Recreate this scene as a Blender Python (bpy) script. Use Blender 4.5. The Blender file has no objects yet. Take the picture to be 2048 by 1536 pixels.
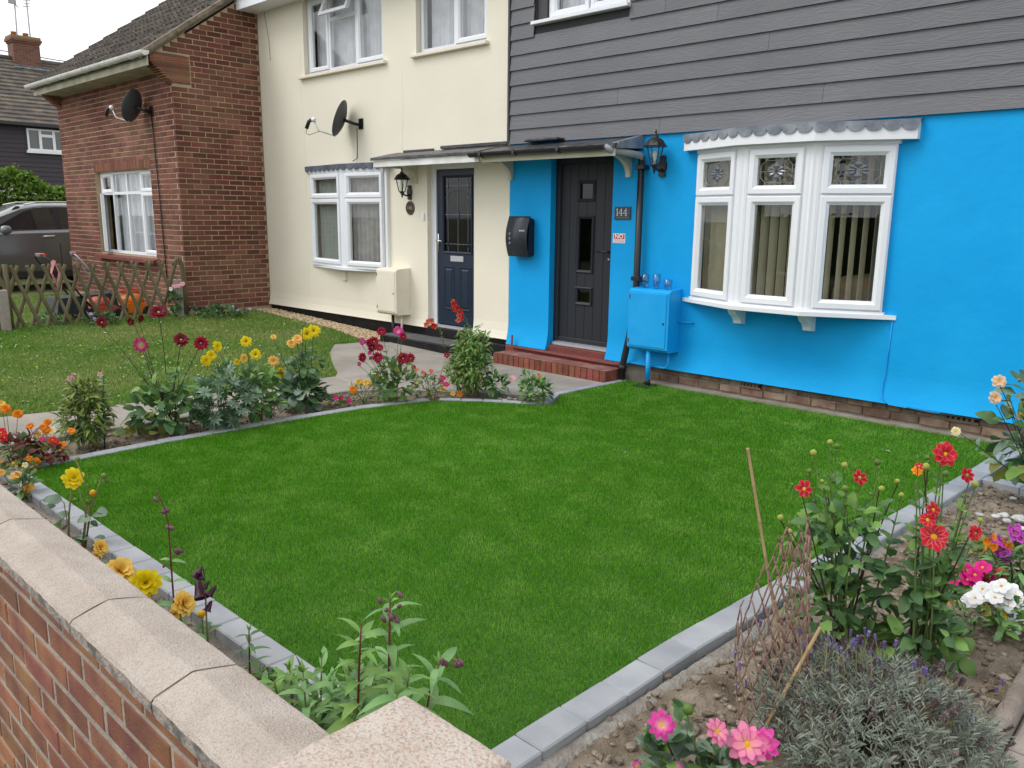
import bpy, math, random
import numpy as np
from mathutils import Vector, Matrix, noise
random.seed(11)
rng = np.random.default_rng(5)
scene = bpy.context.scene
COL = scene.collection
R = math.radians

# ---------------------------------------------------------------- camera
CAM = Vector((0.0, -6.893, 1.64)); FPX = 1634.3
YAW, PITCH, ROLL = R(-43.466), R(11.552), R(0.665)
_f = Vector((math.sin(YAW)*math.cos(PITCH), math.cos(YAW)*math.cos(PITCH), -math.sin(PITCH)))
_r = Vector((math.cos(YAW), -math.sin(YAW), 0.0)); _u = _r.cross(_f)
_r2 = math.cos(ROLL)*_r + math.sin(ROLL)*_u; _u2 = -math.sin(ROLL)*_r + math.cos(ROLL)*_u
cam_data = bpy.data.cameras.new('camera'); cam = bpy.data.objects.new('camera', cam_data); COL.objects.link(cam)
cam.matrix_world = Matrix(((_r2.x, _u2.x, -_f.x, CAM.x), (_r2.y, _u2.y, -_f.y, CAM.y), (_r2.z, _u2.z, -_f.z, CAM.z), (0, 0, 0, 1)))
cam_data.sensor_width = 36.0; cam_data.sensor_fit = 'HORIZONTAL'; cam_data.lens = 36.0*FPX/2048.0
cam_data.clip_start = 0.05; cam_data.clip_end = 2000
scene.camera = cam
scene.render.resolution_x = 1024; scene.render.resolution_y = 768

# ---------------------------------------------------------------- overcast sky and soft sun
SUN_EL, SUN_AZ = R(52), R(215)          # azimuth measured clockwise from +Y
world = bpy.data.worlds.new('World'); scene.world = world; world.use_nodes = True
wn = world.node_tree; wn.nodes.clear()
wo = wn.nodes.new('ShaderNodeOutputWorld'); bg = wn.nodes.new('ShaderNodeBackground')
sky = wn.nodes.new('ShaderNodeTexSky'); sky.sky_type = 'NISHITA'; sky.sun_disc = False
sky.sun_elevation = SUN_EL; sky.sun_rotation = SUN_AZ; sky.dust_density = 4.0; sky.air_density = 1.0
hs = wn.nodes.new('ShaderNodeHueSaturation'); hs.inputs['Saturation'].default_value = 0.10
mixs = wn.nodes.new('ShaderNodeMix'); mixs.data_type = 'RGBA'; mixs.inputs[0].default_value = 0.72
mixs.inputs[7].default_value = (7.4, 7.5, 7.7, 1)      # cloud deck
wn.links.new(sky.outputs[0], hs.inputs['Color']); wn.links.new(hs.outputs[0], mixs.inputs[6])
wn.links.new(mixs.outputs[2], bg.inputs[0]); bg.inputs[1].default_value = 0.15
wn.links.new(bg.outputs[0], wo.inputs[0])
sd = bpy.data.lights.new('sun', 'SUN'); sd.energy = 0.8; sd.angle = R(25); sd.color = (1.0, 0.97, 0.93)
sun = bpy.data.objects.new('sun', sd); COL.objects.link(sun)
_sd = Vector((math.sin(SUN_AZ)*math.cos(SUN_EL), math.cos(SUN_AZ)*math.cos(SUN_EL), math.sin(SUN_EL)))
sun.rotation_euler = _sd.to_track_quat('Z', 'Y').to_euler()
scene.view_settings.view_transform = 'Standard'; scene.view_settings.look = 'None'
scene.view_settings.exposure = 0.48; scene.view_settings.gamma = 1.0; scene.view_settings.use_curve_mapping = False
scene.render.engine = 'CYCLES'
scene.cycles.max_bounces = 8; scene.cycles.transparent_max_bounces = 16

# ---------------------------------------------------------------- photo pixel (2048 x 1536) -> place
def pdir(px, py):
    return (_r2*((px-1024)/FPX) - _u2*((py-768)/FPX) + _f)
def gp(px, py, z=0.0):
    d = pdir(px, py); return CAM + d*((z-CAM.z)/d.z)
def fp(px, py, y=0.0):
    d = pdir(px, py); return CAM + d*((y-CAM.y)/d.y)
def xp(px, py, x):
    d = pdir(px, py); return CAM + d*((x-CAM.x)/d.x)
_fh = Vector((_f.x, _f.y, 0)).normalized()
def vp(px, py, base, dd=0.0):
    """point seen at the pixel on the upright plane through base that faces the camera's heading, pushed dd metres back"""
    d = pdir(px, py); return CAM + d*(((base-CAM).dot(_fh)+dd)/d.dot(_fh))
def mpp(p):        # metres per photo pixel at p
    return (Vector(p)-CAM).dot(_f)/FPX

# ---------------------------------------------------------------- materials
def srgb(r, g, b):
    f = lambda c: (c/255/12.92) if c/255 <= 0.04045 else ((c/255+0.055)/1.055)**2.4
    return (f(r), f(g), f(b))
def mat(name, col, rough=0.6, col2=None, vscale=3.0, vdet=4.0, val=0.0, orand=0.0, irand=0.0, hrand=0.0, bump=0.0, bscale=60.0,
        bdist=0.01, spec=0.4, metal=0.0, stretch=(1, 1, 1), bstretch=None, trans=0.0, lo=0.35, hi=0.65, coat=0.0):
    m = bpy.data.materials.new(name); m.use_nodes = True; nt = m.node_tree; N = nt.nodes; L = nt.links
    p = N['Principled BSDF']; p.inputs['Roughness'].default_value = rough; p.inputs['Metallic'].default_value = metal
    p.inputs['Specular IOR Level'].default_value = spec; p.inputs['Coat Weight'].default_value = coat
    geo = N.new('ShaderNodeNewGeometry')
    def mapped(st):
        mp = N.new('ShaderNodeMapping'); mp.inputs['Scale'].default_value = st; L.new(geo.outputs['Position'], mp.inputs['Vector']); return mp.outputs[0]
    out = None
    c1 = (*col, 1)
    if col2 is not None:
        nz = N.new('ShaderNodeTexNoise'); nz.inputs['Scale'].default_value = vscale; nz.inputs['Detail'].default_value = vdet
        L.new(mapped(stretch), nz.inputs['Vector'])
        mr = N.new('ShaderNodeMapRange'); mr.inputs[1].default_value = lo; mr.inputs[2].default_value = hi; L.new(nz.outputs[0], mr.inputs[0])
        mx = N.new('ShaderNodeMix'); mx.data_type = 'RGBA'; mx.inputs[6].default_value = c1; mx.inputs[7].default_value = (*col2, 1)
        L.new(mr.outputs[0], mx.inputs[0]); out = mx.outputs[2]
    if val or orand or irand or hrand:
        h = N.new('ShaderNodeHueSaturation')
        if out: L.new(out, h.inputs['Color'])
        else: h.inputs['Color'].default_value = c1
        terms = []
        if val:
            nz = N.new('ShaderNodeTexNoise'); nz.inputs['Scale'].default_value = vscale*2.7; nz.inputs['Detail'].default_value = 5; L.new(mapped(stretch), nz.inputs['Vector'])
            terms.append((nz.outputs[0], val*2))
        oi = N.new('ShaderNodeObjectInfo')
        if orand: terms.append((oi.outputs['Random'], orand))
        if irand: terms.append((geo.outputs['Random Per Island'], irand))
        acc = None
        for s, k in terms:
            ma = N.new('ShaderNodeMath'); ma.operation = 'MULTIPLY_ADD'; ma.inputs[1].default_value = k
            ma.inputs[2].default_value = 1.0-k*0.5 if acc is None else -k*0.5
            L.new(s, ma.inputs[0])
            if acc is not None:
                ad = N.new('ShaderNodeMath'); ad.operation = 'ADD'; L.new(acc, ad.inputs[0]); L.new(ma.outputs[0], ad.inputs[1]); acc = ad.outputs[0]
            else: acc = ma.outputs[0]
        if acc is not None: L.new(acc, h.inputs['Value'])
        if hrand:
            ma = N.new('ShaderNodeMath'); ma.operation = 'MULTIPLY_ADD'; ma.inputs[1].default_value = hrand; ma.inputs[2].default_value = 0.5-hrand*0.5
            wv = N.new('ShaderNodeTexWhiteNoise'); wv.noise_dimensions = '1D'
            sm = N.new('ShaderNodeMath'); sm.operation = 'ADD'; L.new(oi.outputs['Random'], sm.inputs[0]); L.new(geo.outputs['Random Per Island'], sm.inputs[1])
            L.new(sm.outputs[0], wv.inputs['W']); L.new(wv.outputs['Value'], ma.inputs[0]); L.new(ma.outputs[0], h.inputs['Hue'])
        out = h.outputs[0]
    if out: L.new(out, p.inputs['Base Color'])
    else: p.inputs['Base Color'].default_value = c1
    if bump:
        nb = N.new('ShaderNodeTexNoise'); nb.inputs['Scale'].default_value = bscale; nb.inputs['Detail'].default_value = 6
        L.new(mapped(bstretch or (1, 1, 1)), nb.inputs['Vector'])
        bp = N.new('ShaderNodeBump'); bp.inputs['Strength'].default_value = bump; bp.inputs['Distance'].default_value = bdist
        L.new(nb.outputs[0], bp.inputs['Height']); L.new(bp.outputs[0], p.inputs['Normal'])
    if trans:
        tb = N.new('ShaderNodeBsdfTranslucent'); ms = N.new('ShaderNodeMixShader'); ms.inputs[0].default_value = trans
        if out: L.new(out, tb.inputs[0])
        else: tb.inputs[0].default_value = c1
        o = N['Material Output']; L.new(p.outputs[0], ms.inputs[1]); L.new(tb.outputs[0], ms.inputs[2]); L.new(ms.outputs[0], o.inputs[0])
    return m
def glass_mat(name, tint=(0.965, 0.975, 0.97), k=2.0, rough=0.0):
    """clear sheet: see-through with the mirror share of real glass (Schlick)"""
    m = bpy.data.materials.new(name); m.use_nodes = True; nt = m.node_tree; N = nt.nodes; L = nt.links
    N.remove(N['Principled BSDF']); o = N['Material Output']
    t = N.new('ShaderNodeBsdfTransparent'); t.inputs[0].default_value = (*tint, 1)
    g = N.new('ShaderNodeBsdfGlossy'); g.inputs['Roughness'].default_value = rough
    lw = N.new('ShaderNodeLayerWeight'); lw.inputs[0].default_value = 0.5
    pw = N.new('ShaderNodeMath'); pw.operation = 'POWER'; pw.inputs[1].default_value = 5.0; L.new(lw.outputs['Facing'], pw.inputs[0])
    ma = N.new('ShaderNodeMath'); ma.operation = 'MULTIPLY_ADD'; ma.inputs[1].default_value = 0.9; ma.inputs[2].default_value = 0.025*k; L.new(pw.outputs[0], ma.inputs[0])
    ms = N.new('ShaderNodeMixShader'); L.new(ma.outputs[0], ms.inputs[0]); L.new(t.outputs[0], ms.inputs[1]); L.new(g.outputs[0], ms.inputs[2])
    L.new(ms.outputs[0], o.inputs[0]); return m

# ---------------------------------------------------------------- things and parts
WL = {}                                     # world position of every object that has children
def tag(o, label, cat, group=None, kind=None):
    if label: o['label'] = label
    if cat: o['category'] = cat
    if group: o['group'] = group
    if kind: o['kind'] = kind
    return o
def thing(name, loc, label, cat, group=None):
    o = bpy.data.objects.new(name, None); COL.objects.link(o); o.empty_display_size = 0.1
    o.location = loc; WL[o] = Vector(loc); return tag(o, label, cat, group)
def place(o, parent):
    COL.objects.link(o)
    if parent is not None: o.parent = parent
    return o
class MB:
    def __init__(s): s.v = []; s.f = []; s.m = []; s.cur = 0
    def add(s, vs, fs):
        n = len(s.v); s.v += [tuple(v) for v in vs]; s.f += [tuple(i+n for i in f) for f in fs]; s.m += [s.cur]*len(fs); return s
    def box(s, x0, x1, y0, y1, z0, z1):
        return s.add([(x0,y0,z0),(x1,y0,z0),(x1,y1,z0),(x0,y1,z0),(x0,y0,z1),(x1,y0,z1),(x1,y1,z1),(x0,y1,z1)],
                     [(0,3,2,1),(4,5,6,7),(0,1,5,4),(1,2,6,5),(2,3,7,6),(3,0,4,7)])
    def cbox(s, x0, x1, y0, y1, z0, z1, c=0.004):
        """box with every edge chamfered"""
        vs = []; 
        xs, ys, zs = (x0, x1), (y0, y1), (z0, z1)
        idx = {}
        for i in (0, 1):
            for j in (0, 1):
                for k in (0, 1):
                    sx, sy, sz = (1, -1)[i]*c, (1, -1)[j]*c, (1, -1)[k]*c
                    for a, p in enumerate(((xs[i], ys[j]+sy, zs[k]+sz), (xs[i]+sx, ys[j], zs[k]+sz), (xs[i]+sx, ys[j]+sy, zs[k]))):
                        idx[i, j, k, a] = len(vs); vs.append(p)
        I = idx; fs = []
        for i in (0, 1):
            q = [I[i,0,0,0], I[i,1,0,0], I[i,1,1,0], I[i,0,1,0]]; fs.append(q if i else q[::-1])
            q = [I[0,i,0,1], I[0,i,1,1], I[1,i,1,1], I[1,i,0,1]]; fs.append(q if i else q[::-1])
            q = [I[0,0,i,2], I[1,0,i,2], I[1,1,i,2], I[0,1,i,2]]; fs.append(q if i else q[::-1])
        cen = Vector(((x0+x1)/2, (y0+y1)/2, (z0+z1)/2))
        def orient(q):
            a, b, d = Vector(vs[q[0]]), Vector(vs[q[1]]), Vector(vs[q[2]])
            n = (b-a).cross(d-a); mid = sum((Vector(vs[t]) for t in q), Vector())/len(q)
            return q if n.dot(mid-cen) >= 0 else q[::-1]
        for i in (0, 1):
            for j in (0, 1):
                fs.append(orient([I[i,j,0,0], I[i,j,1,0], I[i,j,1,1], I[i,j,0,1]]))
                fs.append(orient([I[i,0,j,0], I[i,1,j,0], I[i,1,j,2], I[i,0,j,2]]))
                fs.append(orient([I[0,i,j,1], I[1,i,j,1], I[1,i,j,2], I[0,i,j,2]]))
                for k in (0, 1): fs.append(orient([I[i,j,k,0], I[i,j,k,1], I[i,j,k,2]]))
        return s.add(vs, [orient(q) for q in fs])
    def prism(s, poly, a, b, axis='x'):
        """polygon (two coordinates) pushed from a to b along an axis"""
        n = len(poly)
        mk = {'x': lambda p, t: (t, p[0], p[1]), 'y': lambda p, t: (p[0], t, p[1]), 'z': lambda p, t: (p[0], p[1], t)}[axis]
        vs = [mk(p, a) for p in poly]+[mk(p, b) for p in poly]
        ar = sum(poly[i][0]*poly[(i+1) % n][1]-poly[(i+1) % n][0]*poly[i][1] for i in range(n))
        pos = (ar > 0) != (axis == 'y')
        fs = [tuple(range(n))[::-1], tuple(range(n, 2*n))]+[(i, (i+1) % n, n+(i+1) % n, n+i) for i in range(n)]
        if (b < a): pos = not pos
        if not pos: fs = [f[::-1] for f in fs]
        return s.add(vs, fs)
    def tube(s, pts, r, n=8, cap=True):
        pts = [Vector(p) for p in pts]; k = len(pts)
        rs = r if isinstance(r, (list, tuple)) else [r]*k
        vs = []; ref = None
        for i, p in enumerate(pts):
            t = (pts[min(i+1, k-1)]-pts[max(i-1, 0)])
            if t.length < 1e-9: t = Vector((0, 0, 1))
            t.normalize()
            if ref is None:
                ref = Vector((0, 0, 1)) if abs(t.z) < 0.9 else Vector((1, 0, 0))
            a = (ref - t*ref.dot(t)).normalized(); b = t.cross(a); ref = a
            for j in range(n):
                an = 2*math.pi*j/n; vs.append(p+(a*math.cos(an)+b*math.sin(an))*rs[i])
        fs = [(i*n+j, i*n+(j+1) % n, (i+1)*n+(j+1) % n, (i+1)*n+j) for i in range(k-1) for j in range(n)]
        if cap: fs += [tuple(range(n))[::-1], tuple((k-1)*n+j for j in range(n))]
        return s.add(vs, fs)
    def lathe(s, prof, c, n=16, axis=None):
        """profile [(radius, height)] round a vertical axis at c, or round a given direction"""
        c = Vector(c); ax = Vector(axis).normalized() if axis is not None else Vector((0, 0, 1))
        a = ax.orthogonal().normalized(); b = ax.cross(a)
        vs = [c+ax*h+(a*math.cos(2*math.pi*j/n)+b*math.sin(2*math.pi*j/n))*r for r, h in prof for j in range(n)]
        k = len(prof)
        fs = [(i*n+j, i*n+(j+1) % n, (i+1)*n+(j+1) % n, (i+1)*n+j) for i in range(k-1) for j in range(n)]
        fs += [tuple(range(n))[::-1], tuple((k-1)*n+j for j in range(n))]
        return s.add(vs, fs)
    def rect_frame(s, O, u, nrm, u0, u1, v0, v1, prof):
        """mitred frame in the plane (u, up) through O: profile is a list of (inset, depth outward)"""
        O, u, nrm = Vector(O), Vector(u), Vector(nrm); vs = []; k = len(prof)
        for w, d in prof:
            for a, b in ((u0+w, v0+w), (u1-w, v0+w), (u1-w, v1-w), (u0+w, v1-w)):
                vs.append(O+u*a+Vector((0, 0, b))+nrm*d)
        fs = []
        for i in range(k-1):
            for j in range(4): fs.append((i*4+j, i*4+(j+1) % 4, (i+1)*4+(j+1) % 4, (i+1)*4+j))
        return s.add(vs, fs)
    def obox(s, O, u, nrm, u0, u1, v0, v1, d0, d1):
        O, u, nrm = Vector(O), Vector(u), Vector(nrm); Z = Vector((0, 0, 1))
        P = lambda a, b, d: O+u*a+Z*b+nrm*d
        return s.add([P(u0,v0,d1),P(u1,v0,d1),P(u1,v0,d0),P(u0,v0,d0),P(u0,v1,d1),P(u1,v1,d1),P(u1,v1,d0),P(u0,v1,d0)],
                     [(0,3,2,1),(4,5,6,7),(0,1,5,4),(1,2,6,5),(2,3,7,6),(3,0,4,7)])
    def mesh(s, name, mats, smooth=False, off=Vector()):
        me = bpy.data.meshes.new(name); me.from_pydata([(v[0]-off.x, v[1]-off.y, v[2]-off.z) for v in s.v], [], s.f)
        for m in (mats if isinstance(mats, (list, tuple)) else [mats]): me.materials.append(m)
        if any(s.m): me.polygons.foreach_set('material_index', s.m)
        if smooth: me.polygons.foreach_set('use_smooth', [True]*len(me.polygons))
        me.update(); return me
    def build(s, name, mats, parent=None, smooth=False, at=None):
        off = WL[parent] if parent is not None and parent in WL else Vector()
        me = s.mesh(name, mats, smooth, off if at is None else Vector(at))
        o = bpy.data.objects.new(name, me)
        if at is not None: o.location = Vector(at)-off
        if parent is not None and at is None: WL[o] = off
        else: WL[o] = Vector(at) if at is not None else Vector()
        if smooth == 'auto':
            try: me.set_sharp_from_angle(angle=R(35))
            except Exception: pass
        return place(o, parent)
def one(name, mb, mats, label, cat, base=None, group=None, smooth=False):
    o = mb.build(name, mats, None, smooth, at=base if base is not None else Vector(mb.v[0])); return tag(o, label, cat, group)
def struct(name, mb, mats, smooth=False, kind='structure', label=None, cat=None):
    o = mb.build(name, mats, None, smooth); o['kind'] = kind
    if label: o['label'] = label
    if cat: o['category'] = cat
    return o
def text_part(body, size, M4, m, parent, name='lettering', extrude=0.001, sx=1.0, bold=0.0):
    cu = bpy.data.curves.new(name, 'FONT'); cu.body = body; cu.size = size; cu.extrude = extrude; cu.align_x = 'CENTER'; cu.align_y = 'CENTER'; cu.offset = bold
    t = bpy.data.objects.new(name, cu); COL.objects.link(t)
    dg = bpy.context.evaluated_depsgraph_get(); me = bpy.data.meshes.new_from_object(t.evaluated_get(dg))
    bpy.data.objects.remove(t); bpy.data.curves.remove(cu)
    me.transform(Matrix.Diagonal((sx, 1, 1, 1))); me.transform(M4); me.transform(Matrix.Translation(-WL[parent])); me.materials.clear(); me.materials.append(m); me.name = name
    o = bpy.data.objects.new(name, me); return place(o, parent)
FACE_Y = Matrix(((1, 0, 0, 0), (0, 0, -1, 0), (0, 1, 0, 0), (0, 0, 0, 1)))      # lettering that reads from -Y

# ---------------------------------------------------------------- palette
W_UPVC = mat('white_upvc', (0.81, 0.83, 0.87), 0.35, spec=0.5, col2=(0.77, 0.79, 0.83), vscale=2.0)
CREAM = mat('cream_paint', (0.80, 0.755, 0.63), 0.75, col2=(0.765, 0.72, 0.60), vscale=1.2, bump=0.25, bscale=14, bdist=0.01, spec=0.25)
CREAM_GLOSS = mat('cream_gloss', (0.79, 0.735, 0.61), 0.45, spec=0.4, col2=(0.74, 0.69, 0.57), vscale=5)
BLUE = mat('blue_paint', (0.0, 0.325, 0.745), 0.7, col2=(0.004, 0.365, 0.79), vscale=1.5, val=0.05, bump=0.3, bscale=11, bdist=0.012, spec=0.25)
BLUE_GLOSS = mat('blue_gloss', (0.0, 0.335, 0.78), 0.45, spec=0.4, col2=(0.01, 0.36, 0.8), vscale=6)
BLACK = mat('black_paint', (0.012, 0.012, 0.014), 0.4, spec=0.4, val=0.1)
BLACK_PLASTIC = mat('black_plastic', (0.014, 0.014, 0.016), 0.35, spec=0.5)
BLACK_MASONRY = mat('black_masonry_paint', (0.006, 0.006, 0.007), 0.5, bump=0.4, bscale=30, col2=(0.014, 0.014, 0.014), vscale=8, spec=0.25)
FELT = mat('roofing_felt', (0.018, 0.019, 0.022), 0.36, col2=(0.06, 0.062, 0.07), vscale=7, bump=0.6, bscale=16, bdist=0.02, spec=0.6)
LEAD = mat('lead', (0.14, 0.165, 0.21), 0.42, col2=(0.30, 0.32, 0.35), vscale=6, metal=0.25, bump=0.3, bscale=25)
GLASS = glass_mat('window_glass'); 
SLATE = mat('slate', (0.05, 0.055, 0.065), 0.5)
CHROME = mat('chrome', (0.6, 0.6, 0.6), 0.22, metal=1.0)
SILVER = mat('silver_paint', (0.55, 0.56, 0.58), 0.35, metal=0.5)
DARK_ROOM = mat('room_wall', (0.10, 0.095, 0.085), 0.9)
NET = mat('net_curtain', (0.84, 0.85, 0.90), 0.9, trans=0.25, col2=(0.72, 0.73, 0.79), vscale=6)
CURTAIN_G = mat('grey_curtain', (0.42, 0.40, 0.40), 0.9, trans=0.3, col2=(0.55, 0.53, 0.52), vscale=9)
CURTAIN_GREEN = mat('pale_green_curtain', (0.42, 0.47, 0.43), 0.9, trans=0.3)
BLIND = mat('blind_slat', (0.62, 0.58, 0.42), 0.85, trans=0.3)
MORTAR = mat('mortar', (0.44, 0.33, 0.20), 0.95, col2=(0.33, 0.26, 0.18), vscale=4, bump=0.6, bscale=120, bdist=0.004)
# ================================================================ the setting: ground, paths, beds, lawns
def gz(x):                                   # the plots rise gently towards the brick house
    return 0.15*min(1.0, max(0.0, (-7.2-x)/4.5))
def inpoly(poly, X, Y):
    X = np.asarray(X); Y = np.asarray(Y); r = np.zeros(X.shape, bool); n = len(poly)
    for i in range(n):
        x0, y0 = poly[i]; x1, y1 = poly[(i+1) % n]
        c = ((y0 > Y) != (y1 > Y)) & (X < (x1-x0)*(Y-y0)/((y1-y0) if y1 != y0 else 1e-9)+x0)
        r ^= c
    return r
GROUND = mat('rough_ground', (0.10, 0.11, 0.06), 0.95, col2=(0.14, 0.13, 0.09), vscale=0.6, bump=0.5, bscale=8)
struct('ground', MB().add([(-500, -500, -0.14), (500, -500, -0.14), (500, 500, -0.14), (-500, 500, -0.14)], [(0, 1, 2, 3)]), GROUND)
TARMAC = mat('tarmac', (0.06, 0.06, 0.062), 0.9, col2=(0.085, 0.083, 0.08), vscale=2, bump=0.7, bscale=180, bdist=0.004)
CONC = mat('path_concrete', (0.25, 0.225, 0.195), 0.92, col2=(0.34, 0.31, 0.275), vscale=2.2, val=0.12, bump=0.8, bscale=130, bdist=0.006)
struct('road', MB().box(-60, 60, -16.0, -9.6, -0.139, -0.12), TARMAC)
struct('pavement', MB().box(-60, 60, -9.6, -6.40, -0.135, -0.04), CONC)
# neighbour's lawn soil sheet
LAWNSOIL = mat('lawn_soil', (0.10, 0.13, 0.035), 0.95, col2=(0.16, 0.15, 0.07), vscale=3, bump=0.6, bscale=25)
mb = MB(); nx, ny = 48, 16
for j in range(ny+1):
    for i in range(nx+1):
        x = -34+(-6.4+34)*i/nx; y = -6.34+(6.34+0.3)*j/ny
        mb.v.append((x, y, gz(x)-0.012-(0.13 if x > -6.85 else 0)))
mb.f = [(j*(nx+1)+i, j*(nx+1)+i+1, (j+1)*(nx+1)+i+1, (j+1)*(nx+1)+i) for j in range(ny) for i in range(nx)]; mb.m = [0]*len(mb.f)
struct('neighbour_lawn', mb, LAWNSOIL)

# concrete path to the two doors, three cast slabs
PATH = [(-7.47, -6.33), (-7.43, -5.08), (-7.24, -4.09), (-7.12, -3.0), (-7.06, -2.12), (-7.22, -1.98), (-7.75, -1.70), (-8.2, -1.42), (-8.62, -1.06), (-8.55, -0.75), (-8.36, -0.42), (-8.36, -0.06),
        (-4.86, -0.02), (-4.86, -1.15), (-4.97, -1.27), (-5.4, -1.55), (-6.05, -2.0), (-6.38, -2.45), (-6.42, -3.2), (-6.46, -4.4), (-6.5, -5.3), (-6.5, -6.33)]
path_root = struct('path', MB().add([(x, y, gz(x)-0.03) for x, y in PATH][::-1], [tuple(range(len(PATH)))]), CONC)
def slab(poly, top=0.0, t=0.05, name='slab', m=CONC, parent=path_root, follow=True, c=0.012):
    """cast slab with a worn, rounded arris"""
    n = len(poly); cx = sum(p[0] for p in poly)/n; cy = sum(p[1] for p in poly)/n
    def ins(d):
        out = []
        for i in range(n):
            p0, p, p1 = Vector(poly[i-1]), Vector(poly[i]), Vector(poly[(i+1) % n])
            e0 = (p-p0).normalized(); e1 = (p1-p).normalized(); nrm = Vector((-(e0.y+e1.y), e0.x+e1.x))
            if nrm.length < 1e-6: nrm = Vector((-e0.y, e0.x))
            nrm.normalize(); out.append(p+nrm*d)
        return out
    ar = sum(poly[i][0]*poly[(i+1) % n][1]-poly[(i+1) % n][0]*poly[i][1] for i in range(n))
    if ar < 0: poly = poly[::-1]
    a = ins(0.006); b = ins(0.006+c); g = (lambda x: gz(x)) if follow else (lambda x: 0)
    vs = [(p.x, p.y, g(p.x)+top-t) for p in a]+[(p.x, p.y, g(p.x)+top-c*0.6) for p in a]+[(p.x, p.y, g(p.x)+top) for p in b]
    fs = []
    for k in range(2): fs += [(k*n+i, k*n+(i+1) % n, (k+1)*n+(i+1) % n, (k+1)*n+i) for i in range(n)]
    fs.append(tuple(2*n+i for i in range(n)))
    return MB().add(vs, fs).build(name, m, parent)
slab([(-7.47, -6.33), (-7.43, -5.08), (-7.30, -4.40), (-6.47, -4.62), (-6.5, -5.3), (-6.5, -6.33)])
slab([(-7.30, -4.40), (-7.24, -4.09), (-7.12, -3.0), (-7.06, -2.12), (-6.22, -2.22), (-6.38, -2.45), (-6.42, -3.2), (-6.47, -4.62)])
slab([(-7.06, -2.12), (-7.22, -1.98), (-7.75, -1.70), (-8.2, -1.42), (-8.62, -1.06), (-8.55, -0.75), (-8.36, -0.42), (-8.36, -0.06),
      (-6.6, -0.03), (-6.55, -1.0), (-6.22, -2.22)])
slab([(-6.6, -0.03), (-4.86, -0.02), (-4.86, -1.15), (-4.97, -1.27), (-5.4, -1.55), (-6.05, -2.0), (-6.22, -2.22), (-6.55, -1.0)])

# path on the right with its edging
FPATH = mat('front_path_concrete', (0.28, 0.235, 0.205), 0.9, col2=(0.38, 0.33, 0.29), vscale=3.5, val=0.15, bump=0.8, bscale=90, bdist=0.008)
rp = struct('front_path', MB().box(-0.46, 0.75, -6.4, -0.05, -0.12, -0.035), FPATH)
ys = [-6.38, -5.35, -4.62, -4.1, -3.42, -2.7, -1.9, -1.0, -0.1]
for a, b in zip(ys, ys[1:]):
    k = 0.0
    slab([(-0.45, a+k), (0.12, a-k*0.5), (0.12, b), (-0.45, b+k)], -0.004, 0.05, 'slab', FPATH, rp, False)
    slab([(0.12, a-k*0.5), (0.72, a), (0.72, b), (0.12, b)], -0.004, 0.05, 'slab', FPATH, rp, False)
KERBM = mat('kerb_concrete', (0.19, 0.155, 0.13), 0.9, col2=(0.28, 0.24, 0.20), vscale=9, val=0.15, bump=1.0, bscale=70, bdist=0.01)
kerb = thing('path_edging', (-0.52, -3.6, 0), 'brown weathered concrete edging with rounded top along the front path', 'edging')
yy = -6.3
while yy < -1.15:
    mb = MB(); n = 22; L_ = 0.9
    prof = [(-0.03, -0.1), (-0.03, 0.035), (-0.022, 0.052), (0.0, 0.060), (0.022, 0.052), (0.03, 0.035), (0.03, -0.1)]
    xo = lambda y: -0.50-0.02*(y+3)*0.9
    for i in range(n+1):
        y = yy+L_*i/n; s = 0.006*math.sin(i*2.1)+0.004*noise.noise(Vector((y*9, 3, 1)))
        for q, h in prof: mb.v.append((xo(y)+q, y, h+(s if h > 0 else 0)))
    k = len(prof)
    for i in range(n):
        for j in range(k-1): mb.f.append((i*k+j, i*k+j+1, (i+1)*k+j+1, (i+1)*k+j))
    mb.f += [tuple(range(k)), tuple(n*k+j for j in range(k))[::-1]]; mb.m = [0]*len(mb.f)
    mb.build('edging_stone', KERBM, kerb, True); yy += L_+0.012

# ---------------------------------------------------------------- grey block edging round the lawn
EDGE = mat('edging_block', (0.27, 0.285, 0.31), 0.85, col2=(0.35, 0.365, 0.38), vscale=4, val=0.10, orand=0.14, bump=0.5, bscale=160, bdist=0.003)
def rblock(L, W, H, c=0.006):
    return MB().cbox(0, L, -W/2, W/2, -H, 0, c)
_bm = {}
def edging_run(root, pts, W=0.115, step=0.212, H=0.09, z=0.016, gap=0.003):
    """blocks laid end to end along the polyline of their centre line"""
    for a, b in zip(pts, pts[1:]):
        a, b = Vector((*a, z)), Vector((*b, z)); d = b-a; L_ = d.length; n = max(1, round(L_/step)); l = L_/n
        key = (round(l, 3), W)
        if key not in _bm: _bm[key] = rblock(l-gap, W, H).mesh('edging_block', EDGE)
        for i in range(n):
            o = bpy.data.objects.new('edging_block', _bm[key])
            o.location = a+d*(i/n)-WL[root]+Vector((0, 0, random.uniform(-0.002, 0.002))); o.rotation_euler = (random.uniform(-0.01, 0.01), 0, math.atan2(d.y, d.x)+random.uniform(-0.008, 0.008)); place(o, root)
TURF = [(-5.72, -5.40), (-5.74, -4.5), (-5.70, -3.5), (-5.64, -2.83), (-5.47, -2.20), (-5.40, -2.12), (-5.13, -1.88), (-4.66, -1.58), (-4.62, -1.46), (-4.83, -1.13), (-4.80, -0.10), (-4.60, -0.07), (-1.36, -0.05), (-1.40, -1.15), (-1.50, -3.0), (-1.585, -4.3), (-1.605, -5.40)]
fe = thing('lawn_edging', (-3.6, -5.46, 0), 'pale grey concrete block edging between the lawn and the front wall', 'edging', None)
edging_run(fe, [(-5.86, -5.46), (-1.47, -5.46)])
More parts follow.
